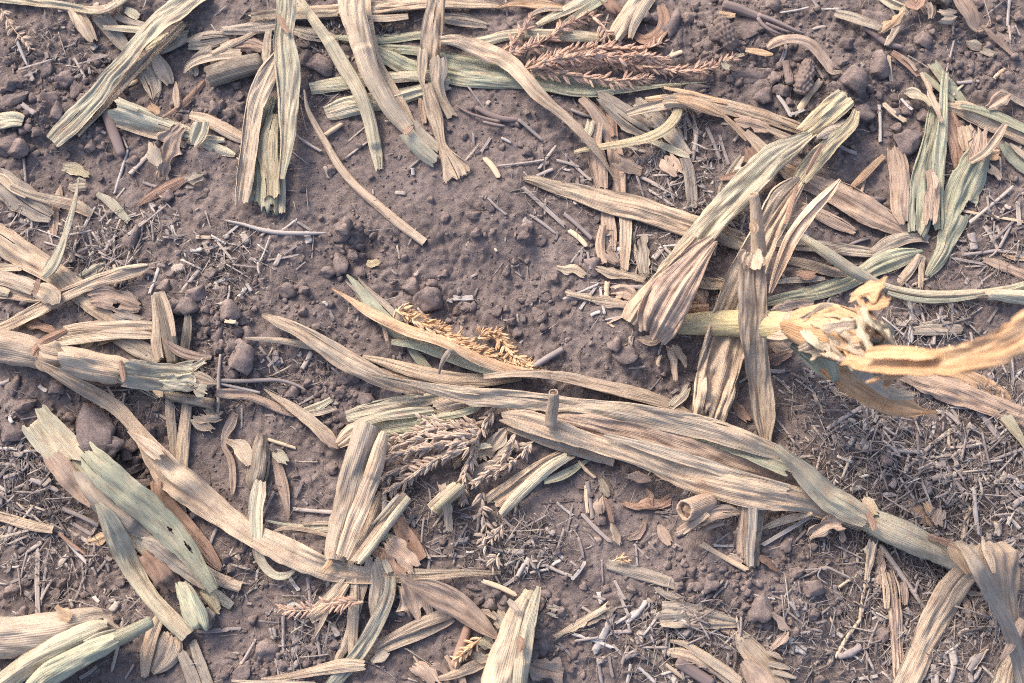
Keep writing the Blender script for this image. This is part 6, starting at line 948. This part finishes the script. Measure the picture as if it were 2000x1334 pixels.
I1_ = [R('leaf', 'i', '-40,40,70 100,75,110 220,115,120 340,155,110 440,185,60', 'tan', -70, .16, 5, .06, 'tt'), R('leaf', 'i', '290,20,60 400,65,116 520,115,130 640,170,124 760,225,80', 'pink', -60, .14, 4, .06, 'tt'), R('leaf', 'i', '240,-10,24 310,45,40 390,110,52 460,180,34', 'tan', -80, .12, 3, .05, 'tt', lift=2),
       R('leaf', 'e', '1000,1030,30 1110,1070,66 1230,1100,78 1360,1115,104 1500,1135,116 1650,1160,124 1800,1190,130 1950,1225,130', 'tan', -80, .16, 4, .05, 'pt'), R('leaf', 'e', '1060,1010,20 1180,1050,60 1320,1080,80 1500,1110,80 1700,1150,70', 'green', -80, .12, 3, .05, 'pt'), R('leaf', 'e', '1250,1130,40 1400,1160,80 1560,1190,110 1720,1230,130 1880,1270,130 2020,1310,110', 'pink', -70, .15, 4, .06, 'pt', lift=2),
       R('leaf', 'F', '730,722,8 760,728,18 800,738,22 850,748,22 900,760,22 950,772,18', 'tan', -80, .12, 3, .05, 'pt'),
       R('leaf', 'F', '708,696,8 745,706,18 790,720,26 840,732,26 900,742,24 960,742,24 1020,735,20', 'tan', -90, .13, 3, .06, 'pt'),
       R('leaf', 'F', '765,668,10 810,674,16 860,690,22 910,708,24 960,720,26 1010,726,22 1050,730,14', 'green', -90, .12, 3, .06, 'pt'),
       R('leaf', 'F', '648,563,4 680,582,10 712,604,18 750,625,20 795,645,21 845,660,19 890,680,17 940,704,20 1000,722,22 1050,732,16', 'orange', -90, .11, 3, .05, 'pt', lift=6),
       R('leaf', 'F', '945,738,14 1000,733,20 1060,735,26 1120,745,34 1180,760,36 1240,775,36 1300,792,30 1350,812,16', 'tan', -80, .14, 4, .06, 'pt', lift=3),
       R('leaf', 'F', '478,661,4 510,662,9 550,666,13 590,673,15 640,680,16 680,690,16', 'cream', -90, .1, 2, .05, 'pt', lift=5), R('leaf', 'F', '556,641,6 590,650,12 630,660,14', 'cream', -70, .1, 2, .05, 'pt', lift=4),
       R('leaf', 'F', '512,615,6 545,627,24 592,648,32 640,676,46 690,706,52 735,730,46 780,748,36 830,764,20', 'tan', -70, .11, 3, .07, 'pp', lift=[8, 9, 10, 10, 9, 8, 6, 5], roll=[0, 0, 0, 10, 18, 12, 0, 0]),
       R('leaf', 'F', '990,838,6 1030,848,18 1080,866,22 1140,882,24 1200,900,20', 'cream', -90, .12, 3, .05, 'pp', lift=2),
       R('leaf', 'F', '1010,800,14 1080,815,34 1180,838,46 1290,868,50 1400,905,54 1500,935,48 1580,960,30', 'pink', -80, .16, 4, .07, 'pt', lift=3, roll=14), R('leaf', 'F', '1120,800,8 1200,812,20 1320,838,26 1430,872,30 1540,918,30', 'green', -80, .16, 3, .07, 'pt', lift=9, roll=-16), R('leaf', 'F', '1180,850,8 1260,872,18 1350,900,22 1440,928,24 1540,955,20', 'cream', -80, .14, 3, .07, 'pt', lift=9, roll=12),
       R('leaf', 'F', '979,813,20 1020,822,38 1070,836,42 1122,855,36 1180,874,32 1245,894,34 1310,924,42 1375,944,52 1440,958,56 1510,970,54 1570,982,48 1630,1006,36 1690,1028,24', 'tan', -75, .12, 3, .08, 'tt', lift=3, nick=.07, fray=1),
       R('leaf', 'F', '728,732,10 790,744,20 850,756,34 915,765,46 985,770,46 1060,779,43 1135,787,41 1210,795,44 1280,808,52 1350,824,58 1420,845,54 1480,868,42 1522,884,30', 'cream', -80, .09, 2, .10, 'pt', lift=[4, 5, 6, 8, 10, 12, 12, 12, 12, 12, 12, 12, 12], roll=[0, 0, 0, 6, 10, 0, -6, 0, 6, 6, 0, 0, 0]),
       T('internode', 'i', '1120,430,110 1220,470,140 1330,515,144 1450,570,126 1560,625,104 1660,690,84 1750,750,60', 'pale', .75, 'xx', .04), R('sheath', 'i', '1150,425,120 1240,470,150 1340,515,156 1450,568,140 1560,622,116 1660,685,92 1745,745,64', 'pale', -150, .07, 4, .03, 'tt', lift=1),
       R('leaf', 'i', '610,20,50 680,80,64 750,150,96 830,235,118 905,305,130 985,355,136 1060,395,126 1130,430,90', 'pale', -80, .13, 4, .07, 'tt', lift=[12, 12, 10, 9, 8, 7, 6, 5]), R('node', 'i', '1120,380,24 1148,425,40 1165,480,30', 'brown', -80, .14, 2, .06, 'tt', lift=8)]
K('corn_stalk', 'long central bundle of twisted tan leaves converging on a pale stalk', STALK, I1_)
K('leaf_strip', 'thin pale strip bent over the long central bundle', LEAF, [R('leaf_strip', 'e', '592,850,8 605,800,18 628,755,26 655,722,26 690,738,14', 'cream', -80, .08, 2, .04, 'pp', lift=[2, 8, 12, 12, 3])])
K('stalk_stub', 'short hollow stub standing upright on the long central bundle', STALK, [T('stub', 'F', '1076,832,22 1076,818,23 1078,800,23 1081,785,22 1081,766,18', 'tan', .9, 'xo', .06, z=[34, 38, 46, 56, 70])])
K('corn_stalk', 'cut stalk stub with a dark pith hole lying below the bundle', STALK, [T('stub', 'i', '105,372,118 150,360,122 200,340,118 255,320,100', 'pink', .9, 'ox', .05, lift=[26, 16, 7, 0])])
K('husk_strip', 'shredded pink brown husks beneath the cut stalk stub', HUSK, [R('strip', 'i', '60,490,36 140,445,56 230,400,70 330,375,66 420,380,24', 'pink', -70, .16, 4, .08, 'tt', fray=2, nick=.12), R('strip', 'i', '95,500,20 170,440,30 240,390,26', 'tan', -70, .1, 2, .06, 'tt'), R('strip', 'i', '200,480,30 260,455,34 330,440,24', 'pink', -70, .14, 3, .1, 'tt'), R('strip', 'i', '530,480,20 620,440,36 720,410,38 820,385,20', 'tan', -80, .12, 3, .06, 'pt')])
K('corn_leaf', 'upright grey striped strips passing under the long bundle', LEAF, [R('strip', 'i', '445,340,44 435,450,54 425,560,62 420,665,56', 'pink', -90, .14, 3, .05, 'tt'), R('strip', 'i', '535,345,50 515,460,56 500,570,60 495,690,56', 'dirty', -100, .16, 4, .04, 'tt'), R('strip', 'i', '485,345,50 480,460,52 472,570,46 470,685,36', 'grey', -100, .14, 3, .04, 'tt')])
K('husk_flake', 'red brown flakes at the foot of the upright grey strips', HUSK, [R('flake', 'i', '525,620,30 570,660,40 630,710,20', 'brown', -70, .14, 3, .08, 'tt'), R('flake', 'i', '350,620,30 390,635,44 430,650,30', 'pink', -60, .12, 3, .08, 'tt')])
K('husk_flake', 'pink torn flake sticking out below the long bundle', HUSK, [R('flake', 'i', '800,515,30 850,475,76 910,450,84 995,460,50', 'pink', -60, .14, 4, .1, 'tt', fray=1), R('flake', 'i', '980,470,30 988,510,34 990,550,24', 'pink', -50, .1, 2, .06, 'tt')])
for l, tl, pts_, m_ in (('dark olive shrivelled curl on the bare soil', 'h', '1495,190,30 1515,225,60 1535,265,60 1545,300,30', 'dirty'), ('pink brown shreds under the shrivelled curl', 'h', '1490,300,40 1490,350,70 1500,390,30', 'pink'), ('thin brown stalk of shreds beside the shrivelled curl', 'h', '1520,300,20 1540,370,30 1560,440,18', 'brown'), ('pale tan shred near the tiny gold tuft', 'h', '1555,440,30 1580,500,54 1600,560,34', 'tan'),
                        ('red brown crumpled husk on the soil by the cut stub', 'h', '1610,325,20 1690,350,44 1770,340,84 1830,330,76 1880,300,40', 'brown'), ('small red brown husk arm above the crumpled husk', 'h', '1745,250,20 1770,290,36 1780,340,30', 'brown'), ('thin pink shred on the bare soil below the crumpled husk', 'h', '1645,535,20 1700,510,40 1735,470,36 1745,430,14', 'pink'), ('narrow pink flake standing below the cut stub', 'h', '1825,450,20 1850,500,46 1890,560,36', 'pink'),
                        ('pinkish leaf end beside the crumpled husk under the bundle', 'h', '1640,180,46 1720,185,50 1780,195,30', 'pink'), ('tan flake on straw beside the white splinters', 'h', '1405,1005,30 1470,970,62 1530,930,64 1570,905,40', 'tan'), ('tan rolled stem lying under the tan flake', 'h', '1235,1085,22 1330,1030,36 1430,970,46 1540,905,52', 'tan'), ('grey flat chip on the chaff', 'h', '955,570,60 985,570,66 1020,572,58', 'grey'), ('whitish square chip on the soil by the slanting stalk', 'h', '1200,930,50 1228,935,64 1256,940,56', 'grey'),
                        ('tan chip upright in the chaff below the yellow tube', 'h', '600,220,50 620,290,50 640,390,48 640,480,40', 'tan'), ('grey chip flake near the bottom straw', 'h', '215,1225,20 260,1195,50 310,1165,24', 'grey'), ('brown chip pair at the end of the weathered wood strip', 'h', '1810,800,36 1860,840,50 1960,870,36', 'grey'),
                        ('orange brown curl in the straw above the folded leaf', 'i', '1355,295,44 1400,365,76 1450,420,76 1490,465,50', 'orange'), ('small orange brown curl next to the larger one', 'i', '1450,325,30 1480,380,44 1500,435,24', 'orange'), ('tiny pinkish curl beside the orange brown curls', 'i', '1545,370,40 1525,410,54 1530,460,34', 'pink'), ('tan flake leaning on the pale stalk of the bundle', 'i', '1105,300,30 1140,340,60 1175,390,50', 'tan'),
                        ('pale pink hanging strip under the pale stalk', 'i', '1155,535,60 1145,620,64 1130,690,40 1118,765,8', 'tan'), ('pink strip behind the pale pink hanging strip', 'i', '1205,590,50 1200,690,56 1190,790,40', 'pink'), ('reddish husk strip at the fold of the big leaf', 'i', '1460,510,30 1530,535,50 1600,560,40', 'brown'), ('pink flake lying below the folded leaf', 'i', '1700,830,60 1740,890,76 1780,960,36', 'pink'), ('pale pink flake next to the strawy clod', 'i', '1645,830,30 1680,900,50 1710,980,40', 'pink'), ('grey pink curl on the straw beside the folded leaf', 'i', '1650,825,20 1710,830,36 1780,835,20', 'tan'),
                        ('grey leaf flake in the straw near the folded leaf', 'i', '1685,1260,30 1735,1205,60 1800,1130,20', 'tan'), ('red tan shred on clods above the bottom leaf', 'i', '590,940,16 640,990,36 680,1040,40', 'pink'), ('folded pink shred on the bottom soil', 'i', '580,1150,30 630,1110,54 685,1050,30', 'pink'), ('pale pink sliver by the folded pink shred', 'i', '565,1165,20 610,1180,34 655,1205,16', 'tan'), ('thin pink tan strip by the cream cut leaf', 'i', '310,1020,24 360,1050,40 400,1080,24', 'pink'),
                        ('pinkish husk bits at the foot of the raised stalk', 'f', '585,680,40 640,715,66 695,705,44', 'pink'), ('brown husk bits below the raised stalk', 'f', '580,780,40 620,760,60 690,730,36', 'brown'), ('reddish husk strip rising between the two upright leaves', 'f', '365,1000,30 420,1060,54 470,1110,40', 'brown'), ('pink husk sliver beside the upright leaf bundle', 'f', '385,880,50 370,970,50 350,1060,36', 'pink'), ('pink brown shred upright left of the upright leaf bundle', 'f', '20,690,36 40,760,44 60,880,20', 'pink'), ('dark leaf strip left of the upright leaf bundle', 'f', '30,1030,40 80,980,50 130,920,40', 'grey'),
                        ('twisted pale leaf scrap at the end of the ridge', 'e', '1250,250,20 1300,262,54 1360,270,56 1410,300,24', 'tan'), ('torn tan husk crossing the clod by the pink stalk', 'e', '1470,260,30 1560,285,44 1650,305,52 1740,330,34', 'tan'), ('pink husk shreds at the foot of the flattened stalk', 'e', '1560,400,60 1620,390,84 1690,430,60', 'pink'), ('grey shredded sheath beside the flattened pink stalk', 'e', '1720,80,40 1735,180,70 1740,270,60 1755,310,40', 'grey'), ('pink shred beside the grey shredded sheath', 'e', '1530,160,40 1560,190,56 1590,230,30', 'pink'),
                        ('flat tan leaf lying behind the curled leaf bulb', 'e', '1300,400,30 1420,430,44 1560,450,60 1680,470,44', 'tan'), ('pink leaf bits under the curled leaf bulb', 'e', '1700,650,30 1770,660,50 1840,650,30', 'pink'), ('tan narrow leaf under the curled leaf bulb', 'e', '1530,570,8 1580,545,14 1640,520,10', 'pink'), ('two tan splints standing by the bare ridge end', 'e', '1885,720,30 1900,790,44 1910,890,20', 'tan'), ('tan splint leaning by the bare ridge end', 'e', '1905,690,30 1945,750,40 1975,810,30', 'tan'), ('tan splinter hanging under the long bundle', 'e', '1830,740,20 1815,790,26 1825,800,14', 'straw_tan' if False else 'tan')):
    K('husk_flake', l, HUSK, [R('husk_flake', tl, pts_, m_, -70, .15, 3, .12, 'tt', nick=.14)])
tassel('tiny gold tuft of spikelets on the bare soil', 'spike_gold', [('h', '1560,655 1600,640 1640,650', 10, 6, 3, 40)])
tassel('small orange spikelet cluster beside the slanting cut stalk', 'spike_gold', [('h', '830,1080 785,1120 740,1160 695,1205', 14, 8, 3, 32)])
# ---- lower right
K('corn_leaf', 'shredded pink fibrous strip hanging by the bottom straw', LEAF, [R('strip', 'i', '1245,710,60 1265,800,86 1275,900,100 1282,1000,96 1290,1120,80 1300,1240,70 1305,1380,60', 'pink', -60, .2, 6, .12, 'tt', fray=5, nick=.16), R('strip', 'i', '1325,770,30 1335,830,40 1335,900,26', 'pink', -60, .16, 4, .1, 'tt'), R('strip', 'i', '1215,720,20 1230,820,34 1235,920,24', 'tan', -60, .16, 4, .1, 'tt', fray=1)])
K('leaf_piece', 'flat cream cut leaf piece lying on the bare soil', LEAF, [R('leaf_piece', 'F', '1289,1197,46 1330,1200,46 1375,1206,38 1420,1214,22 1458,1221,5', 'cream', -50, .07, 2, .06, 'tp')])
K('corn_leaf', 'ragged curved tan leaf near the bottom edge by the cream piece', LEAF, [R('blade', 'i', '-20,1155,30 80,1172,56 180,1205,62 280,1255,66 370,1310,76 450,1380,70', 'tan', -80, .15, 3, .12, 'pt', nick=.12), R('blade', 'i', '25,1098,16 110,1115,36 190,1165,50 260,1215,56 340,1270,60 420,1330,50', 'cream', -80, .12, 3, .08, 'pt', lift=2)])
K('corn_stalk', 'open tan sheath with a pink lining at the bottom edge', STALK, [R('sheath', 'i', '405,1050,56 440,1110,110 500,1180,130 560,1250,130 620,1330,124 680,1400,110', 'tan', -120, .09, 4, .05, 'tt', fray=1), R('lining', 'i', '430,1215,40 480,1270,96 530,1330,120 580,1400,110', 'pink', -70, .14, 3, .1, 'tt', lift=4), R('sliver', 'i', '570,1222,24 640,1238,30 692,1252,12', 'cream', -60, .08, 2, .04, 'tp'), R('sliver', 'i', '595,1272,20 660,1285,28 728,1308,10', 'cream', -60, .08, 2, .04, 'tp')])
i2 = [R('lower_leaf', 'i', '1730,690,96 1650,745,140 1590,820,150 1540,910,146 1490,1010,142 1440,1120,140 1400,1220,140 1350,1340,146 1310,1440,150', 'tan', -70, .12, 3, .05, 'tt'), R('lower_leaf', 'i', '1940,1180,70 1900,1270,120 1880,1380,150', 'tan', -60, .1, 3, .05, 'tt'), R('underside', 'i', '1575,565,44 1620,600,90 1660,650,84 1700,720,44', 'orange', -60, .1, 3, .05, 'tt', lift=3),
      R('panel', 'i', '1800,555,180 1825,620,262 1850,700,236 1872,790,190 1895,880,140 1925,980,90 1950,1090,36', 'tan', -90, .07, 3, .04, 'tp', lift=[40, 46, 44, 36, 28, 20, 10]), R('strip', 'i', '1630,545,50 1690,600,84 1745,700,88 1795,800,84 1850,900,78 1905,1010,76 1945,1120,78 1975,1230,80 2000,1340,80', 'cream', -80, .09, 3, .05, 'tt', lift=[30, 44, 44, 36, 28, 22, 16, 8, 4]), R('spike', 'i', '1768,515,10 1785,580,40 1815,650,44 1835,720,20', 'tan', -80, .08, 2, .04, 'pp', lift=8)]
K('corn_leaf', 'large folded leaf bending over the pale stalk end by the right-hand edge', LEAF, i2)
K('husk_strip', 'pale pink strip at the edge crossing the large folded leaf', HUSK, [R('husk_strip', 'i', '2000,975,50 1960,1060,64 1925,1130,50 1870,1205,14', 'pink', -80, .1, 2, .08, 'tp', lift=4)])
K('corn_leaf', 'broad pink ridged leaf running off the edge above the straw', LEAF, [R('upper', 'f', '1560,830,60 1660,865,94 1760,910,100 1860,965,96 1930,1015,44', 'orange', -60, .1, 3, .07, 'tt', nick=.12), R('blade', 'f', '1310,860,50 1420,895,104 1540,930,124 1660,968,130 1780,1010,124 1900,1055,112 2060,1115,96', 'pink', -50, .09, 6, .06, 'tt', nick=.12), R('tip', 'f', '1890,1085,70 1940,1150,54 1985,1215,34 2010,1270,14', 'yellow', -60, .1, 2, .06, 'tp')])

# ---- upright leaf group on the right
K('corn_leaf', 'small brown pink curled leaf beside the curled leaf bulb', LEAF, [R('curl', 'f', '110,430,50 140,395,90 185,420,100 215,465,70 228,495,20', 'pink', -70, .08, 2, .08, 'tt'), R('husk', 'f', '120,310,36 200,335,64 290,345,60 330,350,40', 'tan', -80, .14, 3, .08, 'tt'), R('husk', 'f', '70,520,50 150,500,66 240,490,56', 'brown', -70, .14, 3, .08, 'tt')])
K('corn_leaf', 'long pale leaf arching from the upright group to the right-hand edge', LEAF, [R('blade', 'f', '640,-10,22 700,45,34 790,105,48 880,165,62 960,220,70 1040,275,72 1110,312,66 1180,350,52 1260,378,48 1360,400,54 1470,412,56 1580,412,54 1690,405,50 1800,395,46 1920,375,44 2040,345,44', 'pale', -110, .14, 4, .05, 'tt', lift=[14, 16, 18, 18, 16, 14, 10, 8, 6, 5, 5, 5, 5, 5, 5, 5]), R('underblade', 'f', '1240,395,20 1350,425,30 1480,440,30 1620,436,24 1740,420,14', 'green', -80, .1, 2, .04, 'pp'), R('node', 'f', '1780,415,50 1850,410,70 1930,420,84 2030,430,90', 'pale', -120, .1, 3, .08, 'tt')])
c3 = [T('core', 'c', '1010,545,86 930,610,100 850,680,96 790,730,84', 'yellow', .7, 'ox', .06), R('sheath', 'c', '1015,535,120 950,590,130 880,650,126 820,705,112 765,745,86', 'yellow', -130, .09, 4, .04, 'tt', fray=1, lift=3), R('flap', 'c', '1065,640,50 1040,690,80 970,715,66 900,735,56 840,770,40', 'cream', -80, .12, 3, .06, 'tt', lift=5),
      R('blade', 'F', '1585,262,22 1552,284,44 1515,310,58 1480,345,66 1442,385,68 1405,425,68 1370,470,68 1340,512,74 1318,545,76 1300,575,60', 'pale', -100, .13, 3, .08, 'tt', roll=[0, 0, 0, 0, 0, 6, 8, 6, 0, 0], lift=[8, 9, 10, 10, 12, 12, 10, 6, 2, 0]),
      R('lobe', 'F', '1365,465,30 1340,500,44 1308,545,54 1275,585,62 1248,612,60 1232,632,44', 'tan', -60, .2, 3, .12, 'tc', lift=[14, 13, 11, 8, 5, 2], efold=False), R('lobe', 'F', '1395,470,24 1370,500,48 1342,545,72 1315,590,88 1292,630,80 1277,660,52', 'pink', -80, .22, 4, .14, 'tt', lift=[14, 14, 12, 10, 7, 3], efold=True)]
K('corn_leaf', 'long crossing leaf from an open yellow sheath to a curled bulb end', LEAF, c3)
c5 = [R('sheath', 'c', '1062,615,40 1040,680,64 990,735,70 930,790,84 870,850,100 810,915,104 765,975,90 745,1005,70', 'yellow', -100, .14, 5, .05, 'tt', fray=1, lift=4), R('streak', 'c', '880,800,16 830,880,26 780,970,20', 'brown', -60, .1, 2, .04, 'pp', lift=9), R('leaf', 'F', '1562,350,26 1530,385,54 1508,425,62 1488,465,62 1466,510,62 1446,555,74 1424,610,84 1404,670,92 1390,730,98 1378,785,94 1372,812,84', 'tan', -90, .2, 5, .05, 'tt', lift=[12, 14, 16, 16, 14, 12, 10, 8, 6, 5, 4], fray=1, efold=True)]
K('corn_leaf', 'crumpled pale leaf pair dropping from a folded sheath beside the upright tube', LEAF, c5)
c7 = [T('tube', 'F', '1472,378,18 1475,400,22 1478,430,26 1480,460,28 1482,495,32', 'tan', .9, 'ox', .05, z=[84, 78, 70, 62, 54]), R('leaf', 'F', '1468,520,54 1468,570,60 1470,620,60 1473,670,54 1478,720,50 1484,770,48 1490,815,42 1496,862,18', 'tan', -90, .14, 5, .04, 'tp', lift=[34, 30, 26, 22, 18, 12, 8, 4]), R('band', 'F', '1466,524,56 1468,508,60 1472,490,44', 'tan', -60, .12, 2, .14, 'tt', lift=2), R('wound', 'c', '480,1240,30 495,1270,50 490,1300,26', 'orange', -60, .12, 2, .06, 'pp', lift=4)]
K('corn_leaf', 'upright narrow tube wrapped in a long hanging leaf', STALK, c7)
K('corn_leaf', 'tongue-like translucent pinkish leaf rising from the upright group', LEAF, [R('leaf', 'F', '1640,350,8 1618,372,26 1588,400,34 1562,432,38 1540,465,38 1525,500,34 1512,540,22 1503,572,8', 'peach', 50, .09, 2, .1, 'pp', z=[74, 72, 68, 64, 58, 50, 42, 34]), R('stem', 'c', '735,1035,20 710,1110,30 690,1180,32 668,1250,16', 'brown', -90, .08, 2, .04, 'pp', lift=8)])
# ---- the raised broken stalk, nearer the camera
f1 = [T('stalk', 'F', '1325,634,38 1370,632,46 1420,631,52 1470,633,56 1510,636,58 1545,639,58', 'lime', .85, 'xx', .03, z=[22, 22, 26, 34, 46, 60]), T('stalk', 'F', '1540,639,60 1575,642,66 1615,648,78 1655,656,84 1700,668,80', 'tan', .85, 'xo', .06, z=[60, 74, 96, 124, 160], jag=.5), R('node', 'F', '1567,600,12 1572,630,18 1572,660,18 1566,688,10', 'brown', -100, .14, 2, .1, 'tt', z=[92, 104, 104, 90])]
rt = random.Random(5)
f1.append(R('sheath', 'F', '1560,640,66 1590,644,92 1630,652,112 1670,664,118 1705,676,100', 'amber', -150, .10, 4, .12, 'tt', z=[96, 118, 140, 160, 176], fray=3, nick=.12))
f1.append(R('sheath', 'F', '1506,639,48 1530,641,58 1556,644,62 1574,646,58', 'pink', -150, .10, 4, .06, 'tt', z=[50, 66, 86, 104]))
for k in range(30):
    u_ = rt.random(); x = 1590 + 150 * u_; y = 640 + 40 * u_ + rt.uniform(-1, 1) * (46 + 10 * u_); l = rt.uniform(50, 110); w = rt.uniform(9, 24); a = rt.gauss(-18, 38); z_ = 128 + 95 * u_ + rt.uniform(0, 26)
    c_, s_ = math.cos(math.radians(a)) * l * .5, -math.sin(math.radians(a)) * l * .5; j = lambda q: rt.uniform(-q, q)
    f1.append(R('shred', 'F', f'{x-c_:.0f},{y-s_:.0f},{w*.9:.0f} {x-c_*.4+j(5):.0f},{y-s_*.4+j(5):.0f},{w:.0f} {x+c_*.4+j(8):.0f},{y+s_*.4+j(8):.0f},{w*rt.uniform(.6,1.2):.0f} {x+c_+j(9):.0f},{y+s_+j(9):.0f},{w*.5:.0f}', rt.choice(('amber', 'amber', 'cream', 'yellow', 'orange', 'pale', 'cream')), rt.choice((-90, -60, 60)), .12, 2.5, .3, 'tt', z=[z_ - 14, z_ - 2 + j(6), z_ + 8 + j(10), z_ + 6 + j(24)], nick=.25, roll=rt.uniform(-50, 50)))
f1 += [R('flap', 'F', '1660,585,14 1685,572,26 1710,562,34 1728,555,24', 'amber', -60, .1, 2, .12, 'tt', z=[170, 196, 214, 226]), R('flap', 'F', '1680,600,24 1710,592,28 1738,588,22', 'amber', -60, .1, 2, .12, 'tt', z=[186, 212, 226]),
       R('spent_leaf', 'F', '1545,672,10 1575,692,26 1605,715,34 1635,735,26 1650,760,12', 'green', -70, .1, 2, .06, 'pp', z=[62, 66, 66, 60, 50]), R('spent_leaf', 'F', '1610,690,10 1625,715,22 1635,745,16', 'green', -60, .08, 2, .05, 'pp', z=[120, 112, 96]),
       R('hanging_leaf', 'F', '1610,715,30 1650,740,46 1690,762,56 1735,785,56 1775,798,36 1800,803,14 1832,805,5', 'amber', -70, .16, 3, .08, 'tp', z=[90, 96, 96, 90, 80, 72, 66], nick=.12), R('hanging_leaf', 'F', '1660,715,16 1700,742,24 1745,768,24 1788,772,14', 'cream', -60, .1, 2, .08, 'tt', z=[120, 116, 108, 100]),
       R('bent_leaf', 'F', '1655,700,40 1700,706,52 1750,710,60 1800,710,56 1850,707,56 1900,698,58 1945,682,62 1985,660,66 2030,628,70 2090,580,70', 'amber', -70, .09, 3, .07, 'tt', z=[190, 225, 262, 296, 324, 346, 362, 374, 382, 386], nick=.12, thick=.0008), R('bent_leaf', 'F', '1690,690,20 1740,688,30 1790,692,30 1830,695,16', 'amber', -60, .1, 2, .1, 'tt', z=[236, 268, 300, 322])]
K('corn_stalk', 'raised broken yellow stalk with tattered top and bent orange leaf, out of focus', STALK, f1)

print('clods', n_clod[0], 'straws', n_straw[0], 'objects', len(bpy.data.objects))
